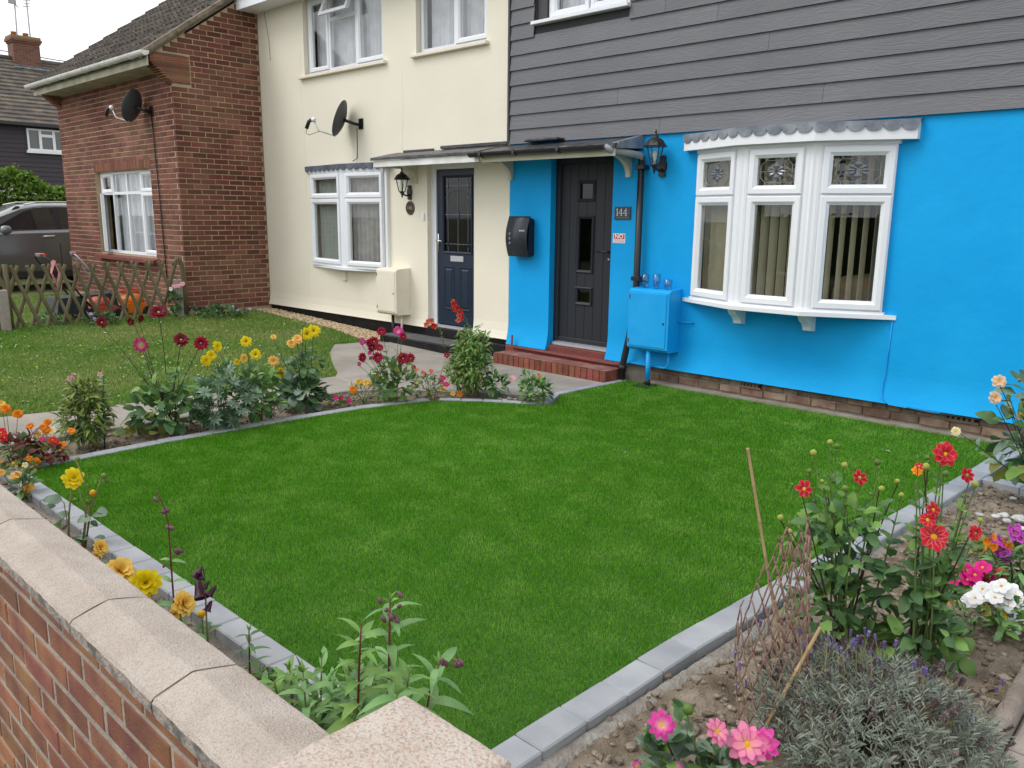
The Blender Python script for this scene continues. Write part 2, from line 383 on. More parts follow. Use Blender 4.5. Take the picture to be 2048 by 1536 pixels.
le = thing('lawn_edging', (-5.78, -4.0, 0), 'narrow grey block edging between lawn and dahlia bed by the path', 'edging', None)
edging_run(le, [(-5.78, -5.398), (-5.80, -4.5), (-5.755, -3.5), (-5.70, -2.83), (-5.52, -2.17)], W=0.10)
edging_run(le, [(-5.46, -2.09), (-5.16, -1.83), (-4.70, -1.53)], W=0.075)
edging_run(le, [(-4.70, -1.50), (-4.88, -1.13), (-4.845, -0.10)], W=0.07)
re_ = thing('lawn_edging', (-1.5, -3.0, 0), 'light grey block edging between the lawn and the red dahlia bed', 'edging', None)
edging_run(re_, [(-1.54, -5.395), (-1.52, -4.3), (-1.435, -3.0), (-1.335, -1.15), (-1.295, -0.1)], W=0.125)
be = thing('lawn_edging', (-1.15, -1.07, 0), 'short grey block edging in front of the small corner lawn', 'edging', None)
edging_run(be, [(-1.268, -1.075), (-0.60, -1.14)], W=0.10)
STRIP = mat('footing_mortar', (0.33, 0.30, 0.26), 0.95, col2=(0.26, 0.22, 0.18), vscale=6, bump=0.8, bscale=60, bdist=0.01)
struct('wall_footing', MB().box(-4.62, 1.5, -0.045, 0.10, -0.1, 0.022), STRIP)

# ---------------------------------------------------------------- soil beds
SOIL = mat('soil', (0.14, 0.107, 0.076), 0.98, col2=(0.30, 0.25, 0.195), vscale=6, vdet=8, val=0.35, bump=1.0, bscale=120, bdist=0.012, spec=0.1)
SOIL2 = mat('grey_soil', (0.17, 0.145, 0.12), 0.98, col2=(0.30, 0.27, 0.235), vscale=7, vdet=8, val=0.35, bump=1.0, bscale=120, bdist=0.012, spec=0.1)
def soil_h(x, y):
    h = noise.fractal(Vector((x*3.0, y*3.0, 0.3)), 1.0, 2.0, 3)*0.018
    v = noise.noise(Vector((x*17, y*17, 5.0))); v2 = noise.noise(Vector((x*41, y*41, 9.0)))
    return -0.035+h+0.018*max(0, v)**1.2*1.6+0.010*v2+0.006*noise.noise(Vector((x*90, y*90, 2)))
def bed(name, poly, step, m):
    xs = [p[0] for p in poly]; ys_ = [p[1] for p in poly]
    X = np.arange(min(xs), max(xs)+step, step); Y = np.arange(min(ys_), max(ys_)+step, step)
    gx, gy = np.meshgrid(X, Y); ins = inpoly(poly, gx, gy); idx = -np.ones(gx.shape, int); mb = MB()
    need = np.zeros(gx.shape, bool)
    c = ins[:-1, :-1] | ins[1:, :-1] | ins[:-1, 1:] | ins[1:, 1:]
    need[:-1, :-1] |= c; need[1:, :-1] |= c; need[:-1, 1:] |= c; need[1:, 1:] |= c
    for j, i in zip(*np.nonzero(need)):
        idx[j, i] = len(mb.v); x, y = gx[j, i], gy[j, i]; mb.v.append((x, y, soil_h(x, y)))
    for j, i in zip(*np.nonzero(c)): mb.f.append((idx[j, i], idx[j, i+1], idx[j+1, i+1], idx[j+1, i]))
    mb.m = [0]*len(mb.f); return struct(name, mb, m, True)
BED_L = [(-5.84, -6.25), (-5.84, -4.5), (-5.80, -3.5), (-5.74, -2.83), (-5.56, -2.15), (-5.2, -1.80), (-4.74, -1.50), (-4.92, -1.22), (-5.02, -1.30), (-5.42, -1.58), (-6.08, -2.03), (-6.40, -2.47), (-6.45, -3.2), (-6.48, -4.4), (-6.53, -5.3), (-6.53, -6.25)]
BED_F = [(-5.9, -6.28), (-0.75, -6.28), (-0.75, -5.52), (-5.9, -5.52)]
BED_R = [(-1.46, -5.6), (-1.46, -4.3), (-1.37, -3.0), (-1.28, -1.14), (-0.5, -1.2), (-0.52, -3), (-0.54, -5.6)]
bed('flower_bed', BED_L, 0.022, SOIL); bed('flower_bed', BED_F, 0.018, SOIL2); bed('flower_bed', BED_R, 0.013, SOIL)
def lumps(name, poly, n, r0, r1, m, zf, flat=0.7, kindlabel=None, sink=0.3, seed=3):
    rs = random.Random(seed); mb = MB(); xs = [p[0] for p in poly]; ys_ = [p[1] for p in poly]; k = 0
    ico = [(0, 0, 1), (0.894, 0, 0.447), (0.276, 0.851, 0.447), (-0.724, 0.526, 0.447), (-0.724, -0.526, 0.447), (0.276, -0.851, 0.447),
           (0.724, 0.526, -0.447), (-0.276, 0.851, -0.447), (-0.894, 0, -0.447), (-0.276, -0.851, -0.447), (0.724, -0.526, -0.447), (0, 0, -1)]
    fc = [(0,1,2),(0,2,3),(0,3,4),(0,4,5),(0,5,1),(1,6,2),(2,7,3),(3,8,4),(4,9,5),(5,10,1),(6,7,2),(7,8,3),(8,9,4),(9,10,5),(10,6,1),(11,7,6),(11,8,7),(11,9,8),(11,10,9),(11,6,10)]
    while k < n:
        x = rs.uniform(min(xs), max(xs)); y = rs.uniform(min(ys_), max(ys_))
        if not bool(inpoly(poly, [x], [y])[0]): continue
        r = r0+(r1-r0)*rs.random()**2.5; z = zf(x, y)+r*flat*(1-sink)*0.6; a = rs.uniform(0, 6.28); ca, sa = math.cos(a), math.sin(a); sx = rs.uniform(0.7, 1.2)
        vs = []
        for p in ico:
            q = rs.uniform(0.72, 1.2)*r; px, py = p[0]*q*sx, p[1]*q/sx; vs.append((x+px*ca-py*sa, y+px*sa+py*ca, z+p[2]*q*flat))
        mb.add(vs, fc); k += 1
    o = struct(name, mb, m, False, 'stuff', kindlabel, name.replace('_', ' ')); return o
CLOD = mat('clod', (0.145, 0.11, 0.078), 0.98, col2=(0.31, 0.265, 0.21), vscale=20, irand=0.5, bump=1.0, bscale=150, bdist=0.006, spec=0.1)
BEDR_EDGE = [(-1.46, -5.6), (-1.46, -4.3), (-1.37, -3.0), (-1.28, -1.14), (-1.0, -1.2), (-1.1, -3), (-1.1, -5.6)]
lumps('soil_clods', BED_R, 4200, 0.0025, 0.022, CLOD, soil_h, 0.7, 'crumbly brown clods of dry earth in the red dahlia bed')
lumps('soil_clods', BED_F, 1200, 0.004, 0.026, CLOD, soil_h, 0.7, 'greyish clods of earth between front wall and lawn edging', seed=4)
lumps('soil_clods', BED_L, 1300, 0.005, 0.028, CLOD, soil_h, 0.6, 'dry brown clods of earth in the bed beside the path', seed=5)
HAUNCH = mat('mortar_haunching', (0.32, 0.31, 0.28), 0.95, col2=(0.22, 0.19, 0.16), vscale=14, vdet=6, bump=1.0, bscale=60, bdist=0.015)
mb = MB(); n = 160                                                     # rough mortar bedding beside the right-hand blocks
for i in range(n+1):
    t = i/n; y = -5.4+4.2*t; xe = -1.465+0.19*t
    w = 0.05+0.035*noise.noise(Vector((y*5, 0, 0)))+0.02*noise.noise(Vector((y*23, 0, 0)))
    for k, (q, h) in enumerate(((-0.02, -0.016), (0.25*w, -0.018), (0.6*w, -0.03), (w, -0.055))):
        mb.v.append((xe+q, y, h+0.006*noise.noise(Vector((y*31, k*3, 0)))))
for i in range(n):
    for k in range(3): mb.f.append((i*4+k, i*4+k+1, (i+1)*4+k+1, (i+1)*4+k))
mb.m = [0]*len(mb.f); struct('mortar_bedding', mb, HAUNCH, True)

# ---------------------------------------------------------------- grass
def blades(name, poly, dens, length, width, lean, m, label, zf, seed, dens_fn=None, comb=0.0):
    g = np.random.default_rng(seed); xs = np.array([p[0] for p in poly]); ys_ = np.array([p[1] for p in poly])
    A = (xs.max()-xs.min())*(ys_.max()-ys_.min()); n = int(A*dens)
    x = g.uniform(xs.min(), xs.max(), n); y = g.uniform(ys_.min(), ys_.max(), n); k = inpoly(poly, x, y)
    if dens_fn is not None: k &= g.random(n) < dens_fn(x, y)
    x, y = x[k], y[k]; n = len(x)
    d = np.hypot(x, y+6.893); ws = width*np.clip(d/3.2, 0.8, 3.0)          # distant blades a little broader: fewer needed
    L_ = length*g.uniform(0.6, 1.2, n); an = g.uniform(0, 2*np.pi, n); la = g.normal(0, lean, n)
    # the pile lies over in drifting directions
    fx = np.sin(x*2.1+1.3*np.sin(y*1.7))+np.sin(x*0.9-y*2.3+2); fy = np.cos(y*1.9+1.1*np.sin(x*2.2))+np.sin(y*1.1+x*1.7)
    ox = np.sin(la)*np.cos(an)*L_+comb*fx*L_; oy = np.sin(la)*np.sin(an)*L_+comb*fy*L_
    oz = np.sqrt(np.maximum(L_**2*0.15, L_**2-ox**2-oy**2)); bd = g.uniform(0, 2*np.pi, n)
    bx, by = np.cos(bd)*ws/2, np.sin(bd)*ws/2; z = zf(x, y)
    V = np.empty((n, 3, 3)); V[:, 0] = np.stack([x-bx, y-by, z], 1); V[:, 1] = np.stack([x+bx, y+by, z], 1); V[:, 2] = np.stack([x+ox, y+oy, z+oz], 1)
    me = bpy.data.meshes.new(name); me.vertices.add(3*n); me.vertices.foreach_set('co', V.ravel())
    me.loops.add(3*n); me.loops.foreach_set('vertex_index', np.arange(3*n, dtype=np.int32)); me.polygons.add(n)
    me.polygons.foreach_set('loop_start', np.arange(0, 3*n, 3, dtype=np.int32)); me.polygons.foreach_set('loop_total', np.full(n, 3, dtype=np.int32))
    me.materials.append(m); me.update(); me.validate()
    o = bpy.data.objects.new(name, me); COL.objects.link(o); o['kind'] = 'stuff'; o['label'] = label; o['category'] = 'grass'; return o
TURFM = mat('turf_blade', (0.112, 0.325, 0.018), 0.55, col2=(0.235, 0.45, 0.065), vscale=4.2, vdet=10, irand=1.2, trans=0.35, spec=0.25, lo=0.45, hi=0.8)
TURFB = mat('turf_backing', (0.03, 0.09, 0.008), 0.9, col2=(0.05, 0.13, 0.012), vscale=90)
struct('artificial_lawn', MB().add([(x, y, 0.002) for x, y in TURF][::-1], [tuple(range(len(TURF)))]), TURFB)
TURFX = [(x+(-0.004 if x < -3.5 else 0.004), y+(-0.008 if y < -5 else 0)) for x, y in TURF]
zf0 = lambda x, y: np.zeros_like(x)
blades('turf_pile', TURFX, 40000, 0.022, 0.0028, 0.55, TURFM, 'short bright green artificial grass pile covering the lawn', zf0, 1, lambda x, y: np.clip(1.25-0.16*(y+5.4), 0.32, 1.0), comb=0.09)
SMALL = [(-1.235, -1.02), (-1.22, -0.06), (0.2, -0.06), (-0.2, -1.06)]
struct('corner_lawn', MB().add([(x, y, 0.002) for x, y in SMALL], [(0, 3, 2, 1)]), TURFB)
blades('turf_pile', SMALL, 9000, 0.035, 0.004, 0.5, TURFM, 'green artificial grass pile of the small corner lawn by the peach dahlia', zf0, 2, comb=0.1)
LAWNM = mat('lawn_blade', (0.15, 0.29, 0.045), 0.6, col2=(0.33, 0.38, 0.13), vscale=0.9, vdet=6, irand=0.7, trans=0.3, spec=0.2, lo=0.35, hi=0.75)
NL = [(-7.47, -6.3), (-7.43, -5.08), (-7.25, -4.09), (-7.13, -3.0), (-7.07, -2.12), (-7.24, -1.97), (-7.77, -1.68), (-8.22, -1.40), (-8.64, -1.05), (-8.60, -0.62), (-9.6, -0.40), (-11.7, -0.35), (-11.85, -0.25), (-11.9, -1.5), (-12.2, -1.55), (-16.5, -1.6), (-17, -6.3)]
gzv = lambda x, y: 0.15*np.clip((-7.2-x)/4.5, 0, 1)-0.012
blades('lawn_grass', NL, 5200, 0.040, 0.0055, 0.6, LAWNM, 'patchy mown grass of the neighbouring lawn beside the path', gzv, 3, comb=0.1)
DAISY = mat('daisy_and_clover', (0.72, 0.74, 0.62), 0.8, irand=0.3); DANDY = mat('dandelion', (0.80, 0.62, 0.02), 0.7)
def dots(name, poly, n, r, m, label, seed, dz=0.03):
    rs = random.Random(seed); mb = MB(); k = 0; xs = [p[0] for p in poly]; ys_ = [p[1] for p in poly]
    while k < n:
        x = rs.uniform(min(xs), max(xs)); y = rs.uniform(min(ys_), max(ys_))
        if not bool(inpoly(poly, [x], [y])[0]): continue
        z = gz(x)+dz; q = r*rs.uniform(0.6, 1.2); m6 = 6
        mb.add([(x, y, z+q*0.5)]+[(x+q*math.cos(t*math.pi/3), y+q*math.sin(t*math.pi/3), z) for t in range(6)], [(0, 1+i, 1+(i+1) % 6) for i in range(6)]); k += 1
    return struct(name, mb, m, False, 'stuff', label, 'flowers')
dots('clover_flowers', NL, 260, 0.009, DAISY, 'scattered tiny white daisies and clover heads in the neighbouring lawn', 8)
dots('dandelion_flowers', NL, 46, 0.013, DANDY, 'scattered small yellow dandelions in the neighbouring lawn', 9, 0.04)
CLOVER = mat('clover_leaf', (0.16, 0.25, 0.10), 0.7, irand=0.5)
dots('clover_leaves', NL, 2600, 0.012, CLOVER, 'pale clover leaves spread through the neighbouring lawn', 10, 0.022)
GRAV = mat('pea_gravel', (0.52, 0.40, 0.26), 0.8, irand=0.7, hrand=0.04)
GRAVB = mat('gravel_bed', (0.40, 0.31, 0.2), 0.95, col2=(0.3, 0.23, 0.15), vscale=30, bump=1, bscale=90)
GV = [(-11.9, -0.33), (-11.6, -0.36), (-9.6, -0.40), (-8.62, -0.60), (-8.50, -0.06), (-11.93, 0.0)]
struct('gravel_strip', MB().add([(x, y, gz(x)-0.004) for x, y in GV], [tuple(range(len(GV)))]), GRAVB)
lumps('gravel', GV, 2600, 0.008, 0.017, GRAV, lambda x, y: gz(x)+0.0, 0.7, 'golden pea gravel strip along the foot of the cream wall', seed=6)
# ================================================================ houses: shared builders
def facade(x0, x1, z0, z1, y0, y1, holes, zx=(), warp=None):
    """wall slab facing -Y with rectangular openings through it"""
    xs = sorted({x0, x1, *[h[0] for h in holes], *[h[1] for h in holes]}); zs = sorted({z0, z1, *zx, *[h[2] for h in holes], *[h[3] for h in holes]})
    xs = [x for x in xs if x0 <= x <= x1]; zs = [z for z in zs if z0 <= z <= z1]; mb = MB()
    W = warp or (lambda x, y, z: (x, y, z))
    def hole(i, j):
        if i < 0 or j < 0 or i >= len(xs)-1 or j >= len(zs)-1: return True
        cx, cz = (xs[i]+xs[i+1])/2, (zs[j]+zs[j+1])/2
        return any(h[0] < cx < h[1] and h[2] < cz < h[3] for h in holes)
    for i in range(len(xs)-1):
        for j in range(len(zs)-1):
            if hole(i, j): continue
            a, b, c, d = xs[i], xs[i+1], zs[j], zs[j+1]
            mb.add([W(a, y0, c), W(b, y0, c), W(b, y0, d), W(a, y0, d)], [(0, 1, 2, 3)])
            mb.add([(a, y1, c), (b, y1, c), (b, y1, d), (a, y1, d)], [(3, 2, 1, 0)])
            if hole(i-1, j): mb.add([W(a, y0, c), W(a, y0, d), (a, y1, d), (a, y1, c)], [(0, 1, 2, 3)])
            if hole(i+1, j): mb.add([W(b, y0, c), (b, y1, c), (b, y1, d), W(b, y0, d)], [(0, 1, 2, 3)])
            if hole(i, j-1): mb.add([W(a, y0, c), (a, y1, c), (b, y1, c), W(b, y0, c)], [(0, 1, 2, 3)])
            if hole(i, j+1): mb.add([W(a, y0, d), W(b, y0, d), (b, y1, d), (a, y1, d)], [(0, 1, 2, 3)])
    return mb
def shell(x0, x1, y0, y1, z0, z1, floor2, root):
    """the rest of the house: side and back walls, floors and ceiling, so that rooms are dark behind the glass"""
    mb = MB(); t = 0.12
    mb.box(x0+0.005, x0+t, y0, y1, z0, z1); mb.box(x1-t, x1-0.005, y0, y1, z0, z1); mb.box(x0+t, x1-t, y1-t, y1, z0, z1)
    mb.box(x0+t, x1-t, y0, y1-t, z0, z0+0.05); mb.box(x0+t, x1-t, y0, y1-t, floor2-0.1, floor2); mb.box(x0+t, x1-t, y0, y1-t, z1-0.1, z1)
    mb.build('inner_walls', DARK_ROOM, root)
SASH = [(0.0, -0.03), (0.0, 0.020), (0.006, 0.026), (0.034, 0.026), (0.046, 0.012), (0.050, 0.010), (0.050, -0.03)]
OUTER = [(0.0, -0.05), (0.0, 0.012), (0.003, 0.015), (0.042, 0.015), (0.046, 0.011), (0.046, -0.05)]
def sash(mb, O, u, n, u0, u1, v0, v1, w=1.0):
    mb.rect_frame(O, u, n, u0, u1, v0, v1, [(a*w, b) for a, b in SASH])
def pane(parent, O, u, n, u0, u1, v0, v1, m=None, d=0.0, name='pane'):
    mb = MB().obox(O, u, n, u0, u1, v0, v1, d-0.005, d); return mb.build(name, m or GLASS, parent)
def drape(parent, O, u, n, u0, u1, v0, v1, m, d=-0.10, amp=0.02, waves=14, name='curtain', gather=0.0, seed=1):
    """hanging cloth with folds, as a thin closed sheet"""
    mb = MB(); k = max(16, int(waves*5)); O, u, n = Vector(O), Vector(u), Vector(n); rs = random.Random(seed); ph = rs.uniform(0, 6)
    for side in (0, 1):
        for j in (0, 1, 2, 3):
            v = v0+(v1-v0)*j/3
            for i in range(k+1):
                t = i/k; a = u0+(u1-u0)*t
                w = amp*(math.sin(t*waves*2*math.pi+ph)+0.4*math.sin(t*waves*4.7+2*ph+v*0.6))
                mb.v.append(tuple(O+u*a+Vector((0, 0, v))+n*(d+w*(1.0-0.15*j/3)-0.002*side)))
    for side in (0, 1):
        o = side*4*(k+1)
        for j in range(3):
            for i in range(k):
                q = (o+j*(k+1)+i, o+j*(k+1)+i+1, o+(j+1)*(k+1)+i+1, o+(j+1)*(k+1)+i); mb.f.append(q if side == 0 else q[::-1])
    mb.m = [0]*len(mb.f); return mb.build(name, m, parent, True)
U = Vector((1, 0, 0)); NY = Vector((0, -1, 0))

# ---------------------------------------------------------------- bricks
def brick_mesh(name, L, H, D, m, c=0.005):
    """front face at local y=0 looking towards -y, chamfered arrises"""
    mb = MB(); a, h = L/2, H/2
    vs = [(-a, D, -h), (a, D, -h), (a, D, h), (-a, D, h), (-a, c, -h), (a, c, -h), (a, c, h), (-a, c, h), (-a+c, 0, -h+c), (a-c, 0, -h+c), (a-c, 0, h-c), (-a+c, 0, h-c)]
    fs = [(8, 9, 10, 11)]+[(4+i, 4+(i+1) % 4, 8+(i+1) % 4, 8+i) for i in range(4)]+[(i, (i+1) % 4, 4+(i+1) % 4, 4+i) for i in range(4)]
    return mb.add(vs, fs).mesh(name, m)
def brick_course(u0, u1, row, L=0.215, J=0.010, bond=0.5):
    """(centre, length) of the bricks of one stretcher course between u0 and u1"""
    out = []; P = L+J; s = u0-(bond*P if row % 2 else 0.0)
    while s < u1-0.02:
        a, b = max(s, u0), min(s+L, u1)
        if b-a > 0.03: out.append(((a+b)/2, b-a))
        s += P
    return out
class Bricks:
    """puts the first bricks down as objects and joins what is past the limit into one part"""
    def __init__(s, parent, m, H, D, limit=300, name='brick'):
        s.p, s.m, s.H, s.D, s.left, s.name = parent, m, H, D, limit, name; s.cache = {}; s.rest = MB(); s.list = []
    def put(s, pos, rotz, L, pri=0.0, H=None): s.list.append((pri, Vector(pos), rotz, L, H or s.H))
    def finish(s):
        s.list.sort(key=lambda t: -t[0])
        for i, (pri, pos, rz, L, H) in enumerate(s.list):
            key = (round(L, 3), round(H, 3))
            if key not in s.cache: s.cache[key] = brick_mesh(s.name, key[0], H, s.D, s.m)
            me = s.cache[key]
            jit = Vector((random.uniform(-0.002, 0.002), random.uniform(-0.002, 0.002), random.uniform(-0.0015, 0.0015)))
            if i < s.left:
                o = bpy.data.objects.new(s.name, me); o.location = pos+jit-WL[s.p]; o.rotation_euler = (0, random.uniform(-0.006, 0.006), rz); place(o, s.p)
            else:
                ca, sa = math.cos(rz), math.sin(rz)
                s.rest.add([(pos.x+jit.x+v.co.x*ca-v.co.y*sa, pos.y+jit.y+v.co.x*sa+v.co.y*ca, pos.z+v.co.z) for v in me.vertices], [tuple(p.vertices) for p in me.polygons])
        if s.rest.v: o = s.rest.build(s.name, s.m, s.p); o['kind'] = 'stuff'
BRICK = mat('house_brick', (0.125, 0.041, 0.029), 0.9, col2=(0.185, 0.082, 0.056), vscale=1.1, orand=0.75, irand=0.75, hrand=0.025, val=0.12, bump=0.6, bscale=110, bdist=0.004)
GBRICK = mat('garden_brick', (0.165, 0.062, 0.048), 0.8, col2=(0.25, 0.115, 0.05), vscale=9, orand=0.55, irand=0.5, hrand=0.03, val=0.22, bump=0.9, bscale=160, bdist=0.004)
SBRICK = mat('step_brick', (0.25, 0.078, 0.042), 0.85, orand=0.6, hrand=0.03, col2=(0.16, 0.055, 0.042), vscale=14, bump=0.7, bscale=90, bdist=0.004)
FBRICK = mat('footing_brick', (0.15, 0.075, 0.055), 0.9, col2=(0.26, 0.19, 0.14), vscale=7, orand=0.6, irand=0.5, bump=0.8, bscale=90, bdist=0.006)

# ================================================================ cream house
cream = thing('cream_house', (-9.2, 0, 0.15), 'cream painted terraced house with two bay level storeys and navy front door', 'house')
cream['label'] = 'cream painted terraced house with a navy front door between brick and blue houses'
CH = [(-10.70, -8.88, 3.585, 4.62), (-8.22, -6.99, 3.585, 4.62), (-10.60, -8.86, 0.93, 2.24), (-8.04, -7.19, 0.24, 2.285)]
def cwarp(x, y, z):
    return (x, y-0.035*max(0, (0.42-z)/0.2)**2 if z < 0.42 else y, z)
facade(-11.93, -6.605, 0.225, 5.2, 0.0, 0.14, CH, (0.26, 0.32, 0.42), cwarp).build('wall', CREAM, cream)
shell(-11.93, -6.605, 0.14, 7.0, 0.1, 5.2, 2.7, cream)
facade(-11.92, -6.61, 0.0, 0.223, 0.012, 0.14, [(-8.04, -7.19, 0.1, 0.3)]).build('plinth', BLACK_MASONRY, cream)
mb = MB()                                               # eaves board, soffit, roof
mb.box(-12.0, -6.6, -0.33, -0.30, 4.60, 4.80); mb.box(-12.0, -6.6, -0.30, 0.02, 4.60, 4.63); mb.build('eaves_board', W_UPVC, cream)
ROOFT = mat('roof_tile', (0.06, 0.052, 0.045), 0.92, col2=(0.19, 0.155, 0.115), vscale=3.5, orand=0.45, irand=0.4, val=0.2, bump=0.8, bscale=60, bdist=0.01)
MB().prism([(-0.40, 4.79), (3.6, 7.4), (7.4, 4.9), (7.4, 5.05), (3.6, 7.6), (-0.40, 4.95)], -12.05, -6.6).build('roof', ROOFT, cream)
# cracks and seams in the render: shallow raised ridges
MB().tube([fp(601, 100), fp(600, 160), fp(608, 250), fp(612, 330), fp(614, 420), fp(620, 560), fp(616, 600)], 0.004, 5).build('render_seam', CREAM, cream)
MB().tube([fp(804, 135), fp(806, 195), fp(805, 300)], 0.0035, 5).build('render_seam', CREAM, cream)

def upvc_window(root, x0, x1, z0, z1, y, name='window'):
    """outer frame only; returns the part"""
    mb = MB(); O = (0, y, 0)
    mb.rect_frame(O, U, NY, x0, x1, z0, z1, OUTER); return mb.build(name, W_UPVC, root, False), O
def cream_sill(w, x0, x1, z):
    MB().cbox(x0, x1, -0.055, 0.10, z-0.042, z, 0.006).build('sill', CREAM_GLOSS, w)
# upper left window: casement, fixed light with an open fanlight, casement
w, O = upvc_window(cream, -10.69, -8.89, 3.60, 4.62, 0.085)
cream_sill(w, -10.80, -8.80, 3.585)
mb = MB(); mb.obox(O, U, NY, -10.19, -10.14, 3.645, 4.58, -0.04, 0.012); mb.obox(O, U, NY, -9.56, -9.51, 3.645, 4.58, -0.04, 0.012); mb.obox(O, U, NY, -10.14, -9.56, 4.25, 4.30, -0.04, 0.012)
mb.build('mullion', W_UPVC, w)
for a, b, c, d in ((-10.65, -10.18, 3.63, 4.585), (-9.52, -8.93, 3.63, 4.585)):
    mb = MB(); sash(mb, O, U, NY, a, b, c, d, 1.25); mb.build('sash', W_UPVC, w); pane(w, O, U, NY, a+0.06, b-0.06, c+0.06, d-0.06)
pane(w, O, U, NY, -10.145, -9.555, 3.645, 4.255)
mb = MB(); a_ = R(24); vn = Vector((0, -math.cos(0), 0))                     # fanlight pushed open at the bottom
fl = []; prof = [(0.0, -0.02), (0.0, 0.03), (0.05, 0.03), (0.055, 0.02), (0.055, -0.02)]
for wd, dd in prof:
    for q, v in ((-10.17+wd, 4.275+wd), (-9.53-wd, 4.275+wd), (-9.53-wd, 4.62-wd), (-10.17+wd, 4.62-wd)):
        h = 4.62-v; fl.append((q, 0.085-dd-0.02-h*math.sin(a_), 4.62-h*math.cos(a_)+dd*0.0))
mb.add(fl, [(i*4+j, i*4+(j+1) % 4, (i+1)*4+(j+1) % 4, (i+1)*4+j) for i in range(4) for j in range(4)]); fo = mb.build('open_fanlight', W_UPVC, w)
h0, h1 = 0.05, 0.29
MB().add([(-10.12, 0.06-h1*math.sin(a_), 4.62-h1*math.cos(a_)), (-9.58, 0.06-h1*math.sin(a_), 4.62-h1*math.cos(a_)), (-9.58, 0.06-h0*math.sin(a_), 4.62-h0*math.cos(a_)), (-10.12, 0.06-h0*math.sin(a_), 4.62-h0*math.cos(a_)),
          (-10.12, 0.065-h1*math.sin(a_), 4.622-h1*math.cos(a_)), (-9.58, 0.065-h1*math.sin(a_), 4.622-h1*math.cos(a_)), (-9.58, 0.065-h0*math.sin(a_), 4.622-h0*math.cos(a_)), (-10.12, 0.065-h0*math.sin(a_), 4.622-h0*math.cos(a_))],
         [(0, 1, 2, 3), (7, 6, 5, 4), (0, 4, 5, 1), (1, 5, 6, 2), (2, 6, 7, 3), (3, 7, 4, 0)]).build('pane', GLASS, w)
drape(w, O, U, NY, -10.64, -8.95, 3.62, 4.7, NET, -0.11, 0.012, 26)
# upper right window: fixed light and casement
w, O = upvc_window(cream, -8.21, -7.0, 3.60, 4.62, 0.085)
cream_sill(w, -8.29, -6.95, 3.585)
MB().obox(O, U, NY, -7.61, -7.56, 3.645, 4.58, -0.04, 0.012).build('mullion', W_UPVC, w)
mb = MB(); sash(mb, O, U, NY, -7.57, -7.04, 3.63, 4.585, 1.25); mb.build('sash', W_UPVC, w); pane(w, O, U, NY, -7.51, -7.10, 3.69, 4.52)
pane(w, O, U, NY, -8.165, -7.61, 3.645, 4.575)
drape(w, O, U, NY, -8.14, -7.06, 3.62, 4.7, NET, -0.11, 0.012, 17, seed=3)

